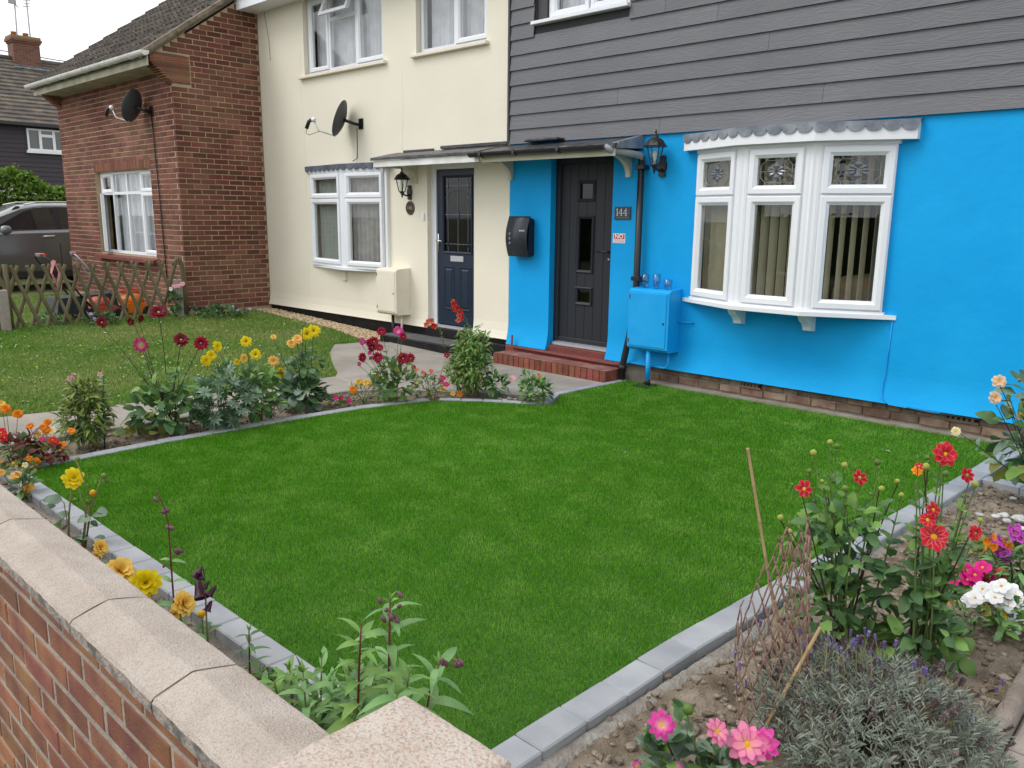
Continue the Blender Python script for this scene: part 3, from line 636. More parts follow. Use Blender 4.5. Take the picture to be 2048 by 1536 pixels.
def bay(root, name, pts, z0, z1, ztr, postw, glassrel, leadz, lead_drop, lead_out, sill_ext, fascia=True, sill_y=0.05):
    """bow window: facets between plan points, each with a top light and a lower light"""
    P = [Vector((*p, 0)) for p in pts]; root_p = None
    mb = MB()
    # sill and head follow the facets
    def offs(d):
        out = []
        for i, p in enumerate(P):
            a = (P[min(i+1, len(P)-1)]-P[max(i-1, 0)]).normalized(); n = Vector((a.y, -a.x, 0)); out.append(p+n*d)
        return out
    so = offs(sill_y); so[0].y = min(so[0].y, 0); so[-1].y = min(so[-1].y, 0)
    so[0].x = P[0].x-sill_ext; so[-1].x = P[-1].x+sill_ext; so[0].y = -0.006; so[-1].y = -0.006
    poly = [(p.x, p.y) for p in so]+[(so[-1].x, 0.12), (so[0].x, 0.12)]
    # main part is the corner posts
    for i in range(1, len(P)-1):
        a = (P[i]-P[i-1]).normalized(); b = (P[i+1]-P[i]).normalized(); na = Vector((a.y, -a.x, 0)); nb = Vector((b.y, -b.x, 0)); nm = (na+nb).normalized()
        w2 = postw/2
        sec = [P[i]-a*w2+na*0.014]
        for k in range(1, 6):
            t = k/6; base = P[i]-a*w2*(1-2*t) if t < 0.5 else P[i]+b*w2*(2*t-1)
            nn = (na*(1-t)+nb*t).normalized(); sec.append(base+nn*(0.020 if k % 2 else 0.014))
        sec += [P[i]+b*w2+nb*0.014, P[i]+b*w2-nb*0.05, P[i]-a*w2-na*0.05]
        mb.prism([(q.x, q.y) for q in sec], z0, z1, 'z')
    bayo = mb.build(name, W_UPVC, root)
    MB().prism(poly, z0-0.055, z0-0.02, 'z').build('sill', W_UPVC, bayo)
    MB().prism([(p.x, p.y) for p in offs(0.028)[0:]]+[(P[-1].x, 0.1), (P[0].x, 0.1)], z0-0.022, z0, 'z').build('sill_upstand', W_UPVC, bayo)
    MB().prism([(p.x, p.y) for p in offs(0.022)]+[(P[-1].x, 0.1), (P[0].x, 0.1)], z1, leadz-0.02, 'z').build('head', W_UPVC, bayo)
    info = []
    for i in range(len(P)-1):
        d = P[i+1]-P[i]; L_ = d.length; u = d.normalized(); n = Vector((u.y, -u.x, 0)); O = P[i]
        a0 = 0.012 if i == 0 else postw/2; a1 = L_-(0.012 if i == len(P)-2 else postw/2)
        mbf = MB(); mbf.rect_frame(O, u, n, a0, a1, z0, z1, [(0, -0.05), (0, 0.010), (0.02, 0.010), (0.02, -0.05)]); mbf.obox(O, u, n, a0+0.02, a1-0.02, ztr-0.02, ztr+0.02, -0.05, 0.008)
        mbf.build('frame', W_UPVC, bayo)
        for c, dd in ((z0+0.012, ztr-0.008), (ztr+0.008, z1-0.012)):
            g = glassrel; mbf = MB(); mbf.rect_frame(O, u, n, a0+0.012, a1-0.012, c, dd, [(0, -0.03), (0, 0.028), (0.006, 0.034), (g*0.62, 0.034), (g*0.94, 0.014), (g, 0.012), (g, -0.03)]); mbf.build('sash', W_UPVC, bayo)
            pane(bayo, O, u, n, a0+0.012+g-0.004, a1-0.012-g+0.004, c+g-0.004, dd-g+0.004)
        info.append((O, u, n, a0+0.012+glassrel, a1-0.012-glassrel))
    return bayo, info, offs
def lead_flash(bayo, P3, z_top, z_wall, nscal, drop, m=LEAD):
    """lead apron: sloping sheet from the wall with a scalloped front edge"""
    P = [Vector((*p, 0)) for p in P3]; tot = sum((P[i+1]-P[i]).length for i in range(len(P)-1)); mb = MB()
    n = nscal*10; pts = []
    for i in range(n+1):
        s = tot*i/n; k = 0
        while k < len(P)-2 and s > (P[k+1]-P[k]).length: s -= (P[k+1]-P[k]).length; k += 1
        d = (P[k+1]-P[k]); pts.append((P[k]+d.normalized()*s, Vector((d.y, -d.x, 0)).normalized()))
    for i, (p, nn) in enumerate(pts):
        t = (i % 10)/10; sc = math.sqrt(max(0.0, 1-(2*t-1)**2)) if i % 10 else 0.0
        q = p+nn*0.004
        mb.v += [(p.x, 0.012, z_wall), (p.x, 0.008, z_wall-0.03), (q.x, q.y, z_top), (q.x, q.y, z_top-drop*0.45-drop*0.55*sc), (p.x, p.y, z_top-drop*0.45-drop*0.55*sc), (p.x, p.y, z_top-0.004)]
    for i in range(n):
        for k in range(5): mb.f.append((i*6+k, (i+1)*6+k, (i+1)*6+k+1, i*6+k+1))
    mb.f = [f[::-1] for f in mb.f]; mb.m = [0]*len(mb.f); mb.build('lead_flashing', m, bayo)

CB = [(-10.62, -0.01), (-9.66, -0.135), (-8.84, -0.05)]
bo, info, offs = bay(cream, 'bay_window', CB, 0.94, 2.215, 1.865, 0.12, 0.068, 2.262, 0, 0, 0.06)
MB().prism([(-8.84, -0.05), (-8.80, -0.045), (-8.80, 0.02), (-8.84, 0.02)], 0.94, 2.24, 'z').build('frame', W_UPVC, bo)
MB().prism([(p.x, p.y) for p in offs(0.03)]+[(-8.84, 0.0), (-10.62, 0.0)], 2.235, 2.30, 'z').build('head_board', W_UPVC, bo)
lead_flash(bo, [(-10.74, -0.03), (-9.67, -0.172), (-8.72, -0.09)], 2.325, 2.365, 15, 0.085, mat('dark_lead', (0.07, 0.085, 0.12), 0.45, col2=(0.14, 0.16, 0.2), vscale=6, metal=0.2))
for k, (O, u, n, a, b) in enumerate(info):
    drape(bo, O, u, n, a-0.03, b+0.03, 0.98, 2.2, CURTAIN_G if k else CURTAIN_GREEN, -0.09, 0.016, 7, seed=k)
MB().cbox(fp(691, 560).x-0.045, fp(691, 560).x+0.045, -0.028, 0.0, 0.72, 0.845, 0.004).build('vent_cover', CREAM_GLOSS, cream)

# navy door of the cream house
NAVY = mat('navy_door', (0.008, 0.019, 0.044), 0.35, spec=0.5, bump=0.15, bscale=60, bstretch=(8, 1, 0.6), bdist=0.004)
DOORGLASS = glass_mat('obscure_door_glass', (0.30, 0.34, 0.33), 2.0, 0.03)
dy = 0.10
MB().rect_frame((0, dy, 0), U, NY, -8.04, -7.18, 0.15, 2.285, [(0, -0.04), (0, 0.03), (0.045, 0.03), (0.05, 0.024), (0.075, 0.02), (0.075, -0.04)]).build('door_frame', W_UPVC, cream)
mb = MB(); O = (0, dy, 0)
dx0, dx1, dz0, dz1 = -7.963, -7.256, 0.285, 2.21
gx0, gx1, gz0, gz1 = -7.84, -7.345, 1.205, 2.11
for a, b, c, d in ((dx0, gx0, dz0, dz1), (gx1, dx1, dz0, dz1), (gx0, gx1, gz1, dz1), (gx0, gx1, dz0, gz0)): mb.obox(O, U, NY, a, b, c, d, -0.044, 0.0)
door = mb.build('door', NAVY, cream)
MB().rect_frame(O, U, NY, gx0-0.025, gx1+0.025, gz0-0.025, gz1+0.025, [(0, 0), (0, 0.010), (0.012, 0.014), (0.026, 0.004), (0.03, -0.01)]).build('glazing_bead', NAVY, door)
for a, b in ((-7.85, -7.645), (-7.555, -7.345)):
    MB().rect_frame(O, U, NY, a, b, 0.47, 1.03, [(0, 0.0), (0.008, 0.012), (0.02, 0.012), (0.03, 0.002), (0.04, 0.002), (0.055, 0.012)]).obox(O, U, NY, a+0.055, b-0.055, 0.525, 0.975, 0.0, 0.012).build('door_panel', NAVY, door)
pane(door, O, U, NY, gx0, gx1, gz0, gz1, DOORGLASS, -0.015)
LEADLINE = mat('lead_came', (0.20, 0.21, 0.22), 0.4, metal=0.6); NAVYGEM = mat('blue_bevel', (0.01, 0.012, 0.10), 0.15, spec=0.8)
mb = MB()
for x in (-7.775, -7.592, -7.41): mb.obox(O, U, NY, x-0.003, x+0.003, gz0, gz1, -0.016, -0.011)
for z in (1.66, 1.30, 2.01): mb.obox(O, U, NY, gx0, gx1, z-0.003, z+0.003, -0.0165, -0.0115)
arc = [(-7.592+0.278*math.sin(t), dy-(-0.0125), 1.80+0.145*math.cos(t)) for t in [R(-62+12.4*i) for i in range(11)]]; mb.tube(arc, 0.004, 5); mb.build('lead_came', LEADLINE, door)
for x, z, s in ((-7.775, 2.01, 0.03), (-7.41, 2.01, 0.03), (-7.592, 1.66, 0.055), (-7.775, 1.30, 0.03), (-7.41, 1.30, 0.03)):
    MB().prism([(x, z-s), (x+s*0.5, z), (x, z+s), (x-s*0.5, z)], dy+0.008, dy+0.014, 'y').build('glass_diamond', NAVYGEM, door)
MB().cbox(-7.71, -7.475, dy-0.012, dy, 1.085, 1.155, 0.004).build('letterbox', SILVER, door)
mb = MB(); mb.cbox(-7.955, -7.925, dy-0.014, dy, 1.20, 1.42, 0.004); mb.tube([(-7.94, dy-0.012, 1.335), (-7.94, dy-0.045, 1.335), (-7.905, dy-0.05, 1.335), (-7.83, dy-0.045, 1.332)], 0.009, 8); mb.build('handle', CHROME, door, True)
MB().cbox(-8.04, -7.19, 0.0, 0.14, 0.245, 0.268, 0.004).build('threshold', mat('grey_threshold', (0.35, 0.36, 0.38), 0.5), cream)
MB().cbox(-8.06, -7.17, -0.035, 0.1, 0.10, 0.243, 0.006).build('riser', BLACK_MASONRY, cream)
DSTEP = mat('dark_step', (0.075, 0.075, 0.078), 0.8, col2=(0.12, 0.12, 0.12), vscale=6, bump=0.5, bscale=60)
mb = MB(); mb.cbox(-8.55, -7.15, -0.40, 0.0, -0.06, 0.12, 0.012); mb.build('door_step', BLACK_MASONRY, cream)
MB().box(-8.535, -7.165, -0.385, -0.03, 0.1205, 0.1245).build('step_tread', DSTEP, cream)
MB().cbox(-6.98, -6.62, -0.04, 0.02, 0.0, 0.16, 0.01).build('plinth_block', BLACK_MASONRY, cream)

# canopy of the cream house
WOOD_W = mat('white_painted_board', (0.82, 0.83, 0.84), 0.5, col2=(0.63, 0.62, 0.57), vscale=4)
WOOD_C = mat('cream_painted_board', (0.62, 0.58, 0.45), 0.55, col2=(0.52, 0.48, 0.36), vscale=5)
def canopy(root, x0, x1, yf, zf, zw, boardm, t=0.03):
    mb = MB(); n = 40
    def roof_z(x, k): return 0.006*noise.noise(Vector((x*6, k*3, 1)))+0.004*noise.noise(Vector((x*21, k*3, 4)))
    rows = [(0.01, zw), (-0.15, zw-(zw-zf)*0.33), (yf, zf), (yf-0.012, zf-0.008), (yf-0.012, zf-0.035), (yf+0.01, zf-0.035), (0.01, zw-0.05)]
    for i in range(n+1):
        x = x0+(x1-x0)*i/n
        for k, (y, z) in enumerate(rows): mb.v.append((x, y+(0.005*noise.noise(Vector((x*13, k, 0))) if 2 <= k <= 4 else 0), z+(roof_z(x, k) if k < 5 else 0)))
    K = len(rows)
    for i in range(n):
        for k in range(K): mb.f.append((i*K+k, i*K+(k+1) % K, (i+1)*K+(k+1) % K, (i+1)*K+k))
    mb.f += [tuple(range(K))[::-1], tuple(n*K+k for k in range(K))]; mb.m = [0]*len(mb.f)
    c = mb.build('canopy', FELT, root)
    MB().box(x0+0.03, x1-0.02, yf+0.012, yf+0.03, zf-0.115, zf-0.0375).build('fascia_board', boardm, c)
    MB().box(x0+0.03, x0+0.05, yf+0.031, 0.0, zf-0.115, zf-0.036).build('fascia_board', boardm, c)
    MB().box(x0+0.051, x1-0.02, yf+0.031, 0.0, zf-0.062, zf-0.052).build('soffit_board', boardm, c)
    return c
def bracket(root, x, zt, m, d=0.36, h=0.24, w=0.05):
    n = 9; pts = [(-0.002, zt), (-d, zt), (-d, zt-0.035)]
    for i in range(n+1):
        t = math.pi/2*i/n; pts.append((-d+0.02+(d-0.055)*math.sin(t), zt-0.035-(h-0.05)*(1-math.cos(t))))
    pts += [(-0.035, zt-h), (-0.002, zt-h)]
    MB().prism(pts, x-w/2, x+w/2, 'x').build('bracket', m, root)
cc = canopy(cream, -8.585, -6.64, -0.45, 2.345, 2.435, WOOD_W)
mb = MB(); mb.cbox(-8.47, -7.9, -0.03, 0.004, 2.43, 2.455, 0.003); mb.cbox(-7.75, -6.64, -0.035, 0.004, 2.44, 2.475, 0.003); mb.build('flashing_strip', FELT, cc)
bracket(cc, -8.235, 2.285, WOOD_C); bracket(cc, -6.575, 2.285, WOOD_C)
# cables on the cream wall
mb = MB(); mb.tube([(-9.47, -0.006, 2.80), (-9.475, -0.006, 2.55), (-9.485, -0.006, 2.40), (-9.53, -0.05, 2.36)], 0.005, 6)
mb.build('aerial_cable', BLACK_PLASTIC, cream)
mb = MB(); mb.tube([(-11.72, -0.006, 4.6), (-11.62, -0.006, 4.2), (-11.60, -0.006, 3.9)], 0.004, 5); mb.build('cable', mat('grey_cable', (0.25, 0.25, 0.24), 0.6), cream)

# ---------------------------------------------------------------- things on the cream house
def plaque_disc():
    c = fp(820.8, 416, 0); t = thing('house_number_plaque', (c.x, -0.002, c.z), 'round black number plaque reading 146 under the cream wall lantern', 'number plaque')
    MB().lathe([(0.088, 0.0), (0.088, 0.006), (0.080, 0.010), (0.0, 0.010)], (c.x, -0.001, c.z), 32, NY).build('disc', BLACK, t, False)
    GOLD = mat('gold_paint', (0.45, 0.30, 0.08), 0.4, metal=0.4)
    MB().tube([(c.x+0.079*math.cos(i*math.pi/16), -0.011, c.z+0.079*math.sin(i*math.pi/16)) for i in range(33)], 0.002, 5, False).build('rim', GOLD, t)
    text_part('146', 0.075, Matrix.Translation((c.x, -0.0125, c.z)) @ FACE_Y, GOLD, t, sx=0.95)
plaque_disc()
c = fp(847.5, 433, 0); t = thing('doorbell', (c.x, -0.001, c.z), 'small white doorbell push beside the navy door', 'doorbell')
MB().cbox(c.x-0.022, c.x+0.022, -0.018, -0.001, c.z-0.045, c.z+0.045, 0.004).build('case', W_UPVC, t); MB().lathe([(0.012, 0), (0.012, 0.004), (0.0, 0.005)], (c.x, -0.018, c.z-0.01), 12, NY).build('button', W_UPVC, t)
def meter_cabinet(name, x0, x1, z0, z1, d, m, label, legs=True):
    t = thing(name, ((x0+x1)/2, -d/2, z0), label, 'meter cabinet')
    # body with bevelled face, hinged door proud of it
    mb = MB(); mb.prism([(-0.001, z0), (-0.001, z1), (-d+0.03, z1-0.012), (-d, z1-0.035), (-d, z0+0.03), (-d+0.03, z0)], x0, x1, 'x'); b = mb.build('box', m, t)
    mb = MB(); mb.cbox(x0+0.025, x1-0.025, -d-0.008, -d+0.002, z0+0.045, z1-0.045, 0.003); dr = mb.build('door', m, t)
    mb = MB(); mb.lathe([(0.010, 0), (0.010, 0.005), (0.004, 0.006)], (x1-0.05, -d-0.008, (z0+z1)/2-0.02), 10, NY); mb.build('lock', BLACK, dr)
    HING = mat('rusty_hinge', (0.10, 0.075, 0.06), 0.7)
    for z in (z0+0.09, z1-0.09): MB().cbox(x0+0.012, x0+0.024, -d-0.010, -d, z-0.022, z+0.022, 0.002).build('hinge', HING, dr)
    return t
t = meter_cabinet('meter_cabinet', -8.81, -8.39, 0.36, 0.97, 0.24, CREAM_GLOSS, 'cream gas meter cabinet under the cream bay window')
mb = MB(); mb.tube([(-8.62, -0.12, 0.36), (-8.62, -0.12, -0.05)], 0.020, 10); mb.build('pipe', BLACK_PLASTIC, t, True)
mb = MB(); mb.tube([(-8.46, -0.10, 0.36), (-8.46, -0.10, 0.12)], 0.014, 8); mb.build('pipe', CREAM_GLOSS, t, True)

def lantern(base, label, m, scale=1.0, s=1):
    """coach lantern: back plate, scrolled arm, four-pane tapered lamp under a domed cap with finial"""
    b = Vector(base); t = thing('wall_lantern', b, label, 'wall lantern'); k = scale
    mb = MB(); prof = [(-0.095, 0.022), (-0.085, 0.034), (-0.05, 0.030), (-0.03, 0.042), (0.0, 0.045), (0.03, 0.042), (0.05, 0.030), (0.085, 0.034), (0.095, 0.022)]
    pl = [(b.x+w*k, b.z+h*k) for h, w in prof]+[(b.x-w*k, b.z+h*k) for h, w in prof[::-1]]
    mb.prism(pl, -0.022*k-0.001, -0.001, 'y'); mb.build('back_plate', m, t)
    ax = b+Vector((0, -0.14*k, 0))                                   # lamp axis in front of the wall
    mb = MB(); mb.tube([b+Vector((0, -0.02*k, -0.03*k)), b+Vector((0, -0.06*k, -0.045*k)), b+Vector((0, -0.11*k, -0.03*k)), ax+Vector((0, 0, 0.0))], [0.016*k, 0.012*k, 0.012*k, 0.014*k], 8); mb.build('arm', m, t, True)
    mb = MB(); mb.lathe([(0.003*k, -0.075*k), (0.010*k, -0.06*k), (0.014*k, -0.03*k), (0.028*k, -0.01*k), (0.040*k, 0.0), (0.044*k, 0.012*k), (0.0, 0.013*k)], ax, 12); mb.build('base_cup', m, t, True)
    r0, r1, h0, h1 = 0.042*k, 0.078*k, 0.010*k, 0.165*k; c4 = [(math.cos(R(45+90*i+15)), math.sin(R(45+90*i+15))) for i in range(4)]
    for cx, cy in c4:
        MB().tube([ax+Vector((cx*r0, cy*r0, h0)), ax+Vector((cx*r1, cy*r1, h1))], 0.006*k, 6).build('bar', m, t)
    for i in range(4):
        (ax0, ay0), (ax1, ay1) = c4[i], c4[(i+1) % 4]
        q = [ax+Vector((ax0*r0, ay0*r0, h0)), ax+Vector((ax1*r0, ay1*r0, h0)), ax+Vector((ax1*r1, ay1*r1, h1)), ax+Vector((ax0*r1, ay0*r1, h1))]
        nn = (q[1]-q[0]).cross(q[3]-q[0]).normalized()*0.002
        MB().add(q+[p-nn for p in q], [(0, 1, 2, 3), (7, 6, 5, 4), (0, 4, 5, 1), (1, 5, 6, 2), (2, 6, 7, 3), (3, 7, 4, 0)]).build('pane', GLASS, t)
    mb = MB(); mb.lathe([(0.105*k, h1-0.004*k), (0.108*k, h1+0.004*k), (0.095*k, h1+0.022*k), (0.072*k, h1+0.055*k), (0.048*k, h1+0.072*k), (0.030*k, h1+0.078*k), (0.026*k, h1+0.092*k), (0.012*k, h1+0.10*k), (0.008*k, h1+0.118*k), (0.012*k, h1+0.126*k), (0.003*k, h1+0.15*k)], ax, 8); mb.build('cap', m, t, 'auto')
    mb = MB(); mb.lathe([(0.012*k, 0.012*k), (0.012*k, 0.05*k), (0.022*k, 0.07*k), (0.024*k, 0.095*k), (0.014*k, 0.12*k), (0.002*k, 0.13*k)], ax, 10); mb.build('bulb', mat('lamp_bulb', (0.7, 0.7, 0.68), 0.3), t, True)
    return t
c = fp(820.5, 385, 0); lantern((c.x, 0, c.z), 'black coach lantern on the cream wall beside the navy door', BLACK, 0.95)
def dish(plate, face, label, cab=True, flip=1):
    """offset dish: oval reflector, feed arm with receiver, bracket on the wall; face = direction it looks"""
    p = Vector(plate); t = thing('satellite_dish', p, label, 'satellite dish'); f = Vector(face).normalized()
    DISHM = mat('dish_mesh', (0.06, 0.065, 0.07), 0.55, spec=0.4)
    MB().cbox(p.x-0.05, p.x+0.05, p.y-0.012, p.y, p.z-0.07, p.z+0.07, 0.004).build('wall_plate', BLACK, t)
    side = Vector((0, 0, 1)).cross(f).normalized(); up = f.cross(side)
    c = p+Vector((-0.20, -0.21, 0.07))
    mb = MB(); mb.tube([p+Vector((0, -0.012, -0.02)), p+Vector((-0.03, -0.10, 0.0)), p+Vector((-0.09, -0.17, 0.03)), c-f*0.05], 0.021, 8); mb.build('bracket', BLACK, t, True)
    mb = MB(); rings, seg = 6, 28; a, b = 0.205, 0.245
    for sgn in (0, 1):
        mb.v.append(tuple(c-f*0.065-f*0.008*sgn))
        for i in range(1, rings+1):
            r = i/rings
            for j in range(seg):
                an = 2*math.pi*j/seg; mb.v.append(tuple(c+side*(a*r*math.cos(an))+up*(b*r*math.sin(an))-f*(0.065*(1-r*r)+0.008*sgn)))
    S = 1+rings*seg
    for sgn in (0, 1):
        o = sgn*S
        for j in range(seg):
            q = (o, o+1+j, o+1+(j+1) % seg); mb.f.append(q if sgn == 0 else q[::-1])
            for i in range(rings-1):
                q = (o+1+i*seg+j, o+1+(i+1)*seg+j, o+1+(i+1)*seg+(j+1) % seg, o+1+i*seg+(j+1) % seg); mb.f.append(q if sgn == 0 else q[::-1])
    for j in range(seg):
        q = 1+(rings-1)*seg; mb.f.append((q+j, S+q+j, S+q+(j+1) % seg, q+(j+1) % seg))
    mb.m = [0]*len(mb.f); mb.build('reflector', DISHM, t, True)
    e = c-up*0.24; ln = c+f*0.33-up*0.14
    mb = MB(); mb.tube([e-f*0.02, e+f*0.03, c+f*0.22-up*0.25, ln], 0.011, 8); mb.build('feed_arm', SILVER, t, True)
    mb = MB(); mb.lathe([(0.020, -0.03), (0.030, -0.02), (0.030, 0.02), (0.022, 0.03)], ln, 12, (c-ln)); mb.build('feed_cap', W_UPVC, t, True)
    d = (ln-c).normalized(); mb = MB(); mb.tube([ln+d*0.03, ln+d*0.06-up*0.02, ln+d*0.065-up*0.12], 0.026, 10); mb.build('receiver', BLACK_PLASTIC, t, True)
    mb = MB(); mb.tube([ln+d*0.06-up*0.12, ln+d*0.05-up*0.19, ln-up*0.21, c+f*0.2-up*0.25], 0.004, 5); mb.build('cable', BLACK_PLASTIC, t, True)
dish((-9.38, 0.0, 2.842), (-0.80, -0.60, 0.36), 'grey satellite dish on the cream wall above the bay window')
# ================================================================ blue house
blue = thing('blue_house', (-3.9, 0, 0.0), 'bright blue painted house with grey board cladding above and a charcoal front door', 'house')
def bwarp(x, y, z):
    return (x, y-0.048*max(0.0, (0.44-z)/0.26)**2.0, z) if z < 0.44 else (x, y, z)
BH = [(-5.985, -5.150, 0.17, 2.262), (-4.15, -2.39, 0.90, 2.24)]
facade(-6.600, 3.0, 0.178, 2.46, 0.0, 0.14, BH, (0.19, 0.205, 0.22, 0.24, 0.26, 0.28, 0.30, 0.33, 0.36, 0.40, 0.44), bwarp).build('wall', BLUE, blue, 'auto')
SHEATH = mat('sheathing', (0.05, 0.05, 0.055), 0.9)
TW = (-6.24, -5.02, 3.655, 4.65)
facade(-6.600, 3.0, 2.46, 5.2, 0.004, 0.14, [TW]).build('upper_wall', SHEATH, blue)
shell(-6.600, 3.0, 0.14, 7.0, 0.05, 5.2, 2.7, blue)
facade(-6.59, 3.0, -0.1, 0.176, 0.022, 0.13, [(-5.985, -5.150, 0.1, 0.3)]).build('footing_wall', STRIP, blue)
MB().prism([(-0.40, 4.79), (3.6, 7.4), (7.4, 4.9), (7.4, 5.05), (3.6, 7.6), (-0.40, 4.95)], -6.59, 3.2).build('roof', ROOFT, blue)
MB().box(-6.59, 3.2, -0.33, -0.30, 4.60, 4.80).build('eaves_board', W_UPVC, blue)
# lapped fibre-cement boards, each a board of its own
def board_mat():
    m = mat('grey_cladding', (0.142, 0.144, 0.158), 0.62, col2=(0.160, 0.162, 0.175), vscale=1.5, orand=0.10, spec=0.35)
    nt = m.node_tree; N = nt.nodes; L = nt.links; p = N['Principled BSDF']; geo = N.new('ShaderNodeNewGeometry'); oi = N.new('ShaderNodeObjectInfo')
    mp = N.new('ShaderNodeMapping'); mp.inputs['Scale'].default_value = (1.1, 1.0, 9.0); L.new(geo.outputs['Position'], mp.inputs['Vector'])
    ofs = N.new('ShaderNodeCombineXYZ'); mu = N.new('ShaderNodeMath'); mu.operation = 'MULTIPLY'; mu.inputs[1].default_value = 60; L.new(oi.outputs['Random'], mu.inputs[0]); L.new(mu.outputs[0], ofs.inputs[1]); L.new(ofs.outputs[0], mp.inputs['Location'])
    nz = N.new('ShaderNodeTexNoise'); nz.inputs['Scale'].default_value = 1.5; nz.inputs['Detail'].default_value = 2.5; nz.inputs['Distortion'].default_value = 0.5; L.new(mp.outputs[0], nz.inputs['Vector'])
    m1 = N.new('ShaderNodeMath'); m1.operation = 'MULTIPLY'; m1.inputs[1].default_value = 75.0; L.new(nz.outputs[0], m1.inputs[0])
    sn = N.new('ShaderNodeMath'); sn.operation = 'SINE'; L.new(m1.outputs[0], sn.inputs[0])
    bp = N.new('ShaderNodeBump'); bp.inputs['Strength'].default_value = 0.22; bp.inputs['Distance'].default_value = 0.004; L.new(sn.outputs[0], bp.inputs['Height']); L.new(bp.outputs[0], p.inputs['Normal'])
    return m
BOARD = board_mat()
EXP = 0.1555; rows = 15; z0 = 2.437
joints = {0: [-4.608], 1: [-3.026], 2: [-5.115], 3: [], 4: [-3.539], 5: [-1.950], 6: [-4.048], 7: [-4.604], 8: [-2.4], 9: [-3.6], 10: [-2.9], 11: [-4.0], 12: [-2.0], 13: [-3.3], 14: [-2.6]}
joints[3] = [-1.2]; joints[5] = [-1.950]
for r in range(rows):
    zb = z0+r*EXP; zt = zb+0.18
    cuts = [-6.592]+joints.get(r, [])+[min(1.2, (joints.get(r) or [-3])[-1]+3.6), 3.0]
    segs = []
    for a, b in zip(cuts, cuts[1:]):
        if zt > TW[2]-0.0 and zb < TW[3]:
            if a < TW[0] and b > TW[1]: segs += [(a, TW[0]-0.012, 0), (TW[1]+0.012, b, 0)]
            elif a < TW[0] < b: segs.append((a, TW[0]-0.012, 0))
            elif a < TW[1] < b: segs.append((TW[1]+0.012, b, 0))
            else: segs.append((a, b, 0))
        else: segs.append((a, b, 0))
    for a, b, _ in segs:
        if b-a < 0.05: continue
        MB().prism([(-0.030, zb), (-0.020, zb-0.0), (-0.002, zt), (-0.010, zt)], a+0.0015, b-0.0015, 'x').build('cladding_board', BOARD, blue)
MB().cbox(-6.625, -6.594, -0.036, 0.0, 2.437, 4.6, 0.003).build('corner_trim', mat('dark_trim', (0.045, 0.045, 0.05), 0.5), blue)
DRIP = mat('start_strip', (0.05, 0.05, 0.055), 0.5)
# window in the cladding
w, O = upvc_window(blue, -6.10, -5.05, 3.675, 4.65, 0.06)
MB().cbox(-6.26, -5.0, -0.075, 0.09, 3.636, 3.672, 0.005).build('sill', W_UPVC, w)
mb = MB(); sash(mb, O, U, NY, -6.06, -5.56, 3.70, 4.62, 1.3); s_ = mb.build('sash', W_UPVC, w); pane(w, O, U, NY, -5.99, -5.62, 3.77, 4.55)
mb = MB(); sash(mb, O, U, NY, -5.54, -5.085, 3.70, 4.62, 1.3); mb.build('sash', W_UPVC, w); pane(w, O, U, NY, -5.47, -5.15, 3.77, 4.55)
MB().cbox(-6.24, -6.105, 0.02, 0.10, 3.675, 4.65, 0.004).build('reveal_lining', DRIP, w)
drape(w, O, U, NY, -6.04, -5.1, 3.68, 4.6, NET, -0.10, 0.012, 14, seed=5)

# footing bricks: headers above stretchers, two air bricks
AIRB = mat('air_brick', (0.13, 0.075, 0.065), 0.85, col2=(0.2, 0.14, 0.11), vscale=12)
B = Bricks(blue, FBRICK, 0.062, 0.06, 300)
x = -4.60; air = [(-3.60, -3.395), (-1.83, -1.595)]
while x < 1.3:
    hit = [a for a in air if x+0.11 > a[0] and x < a[1]]
    if hit: x = hit[0][1]+0.006; continue
    L_ = random.choice([0.102, 0.102, 0.108, 0.095, 0.205]); B.put((x+L_/2, 0.008+random.uniform(-0.004, 0.008), 0.143), 0, L_, -abs(x+2), 0.062); x += L_+0.010
for c, L_ in brick_course(-4.60, 1.3, 1): B.put((c, 0.004+random.uniform(-0.004, 0.006), 0.072), 0, L_, -abs(c+2), 0.062)
B.finish()
for a, b in air:
    mb = MB(); h = 0.0325; z = 0.142; n = 6; w_ = (b-a)/n                       # grille with through holes
    for r in range(3):
        for k in range(n+1 if r == 1 else 1):
            if r == 1: mb.box(a+k*w_-(0.010 if 0 < k < n else 0)+(0 if k else 0), a+k*w_+(0.010 if k < n else 0.0)+(0.004 if k == 0 else 0), -0.008, 0.02, z-0.011, z+0.011)
        if r == 0: mb.box(a, b+0.002, -0.008, 0.02, z-h, z-0.0115)
        if r == 2: mb.box(a, b+0.002, -0.008, 0.02, z+0.0115, z+h)
    mb.build('air_brick', AIRB, blue); MB().box(a, b, 0.0205, 0.021, z-h, z+h).build('air_brick_liner', BLACK, blue)

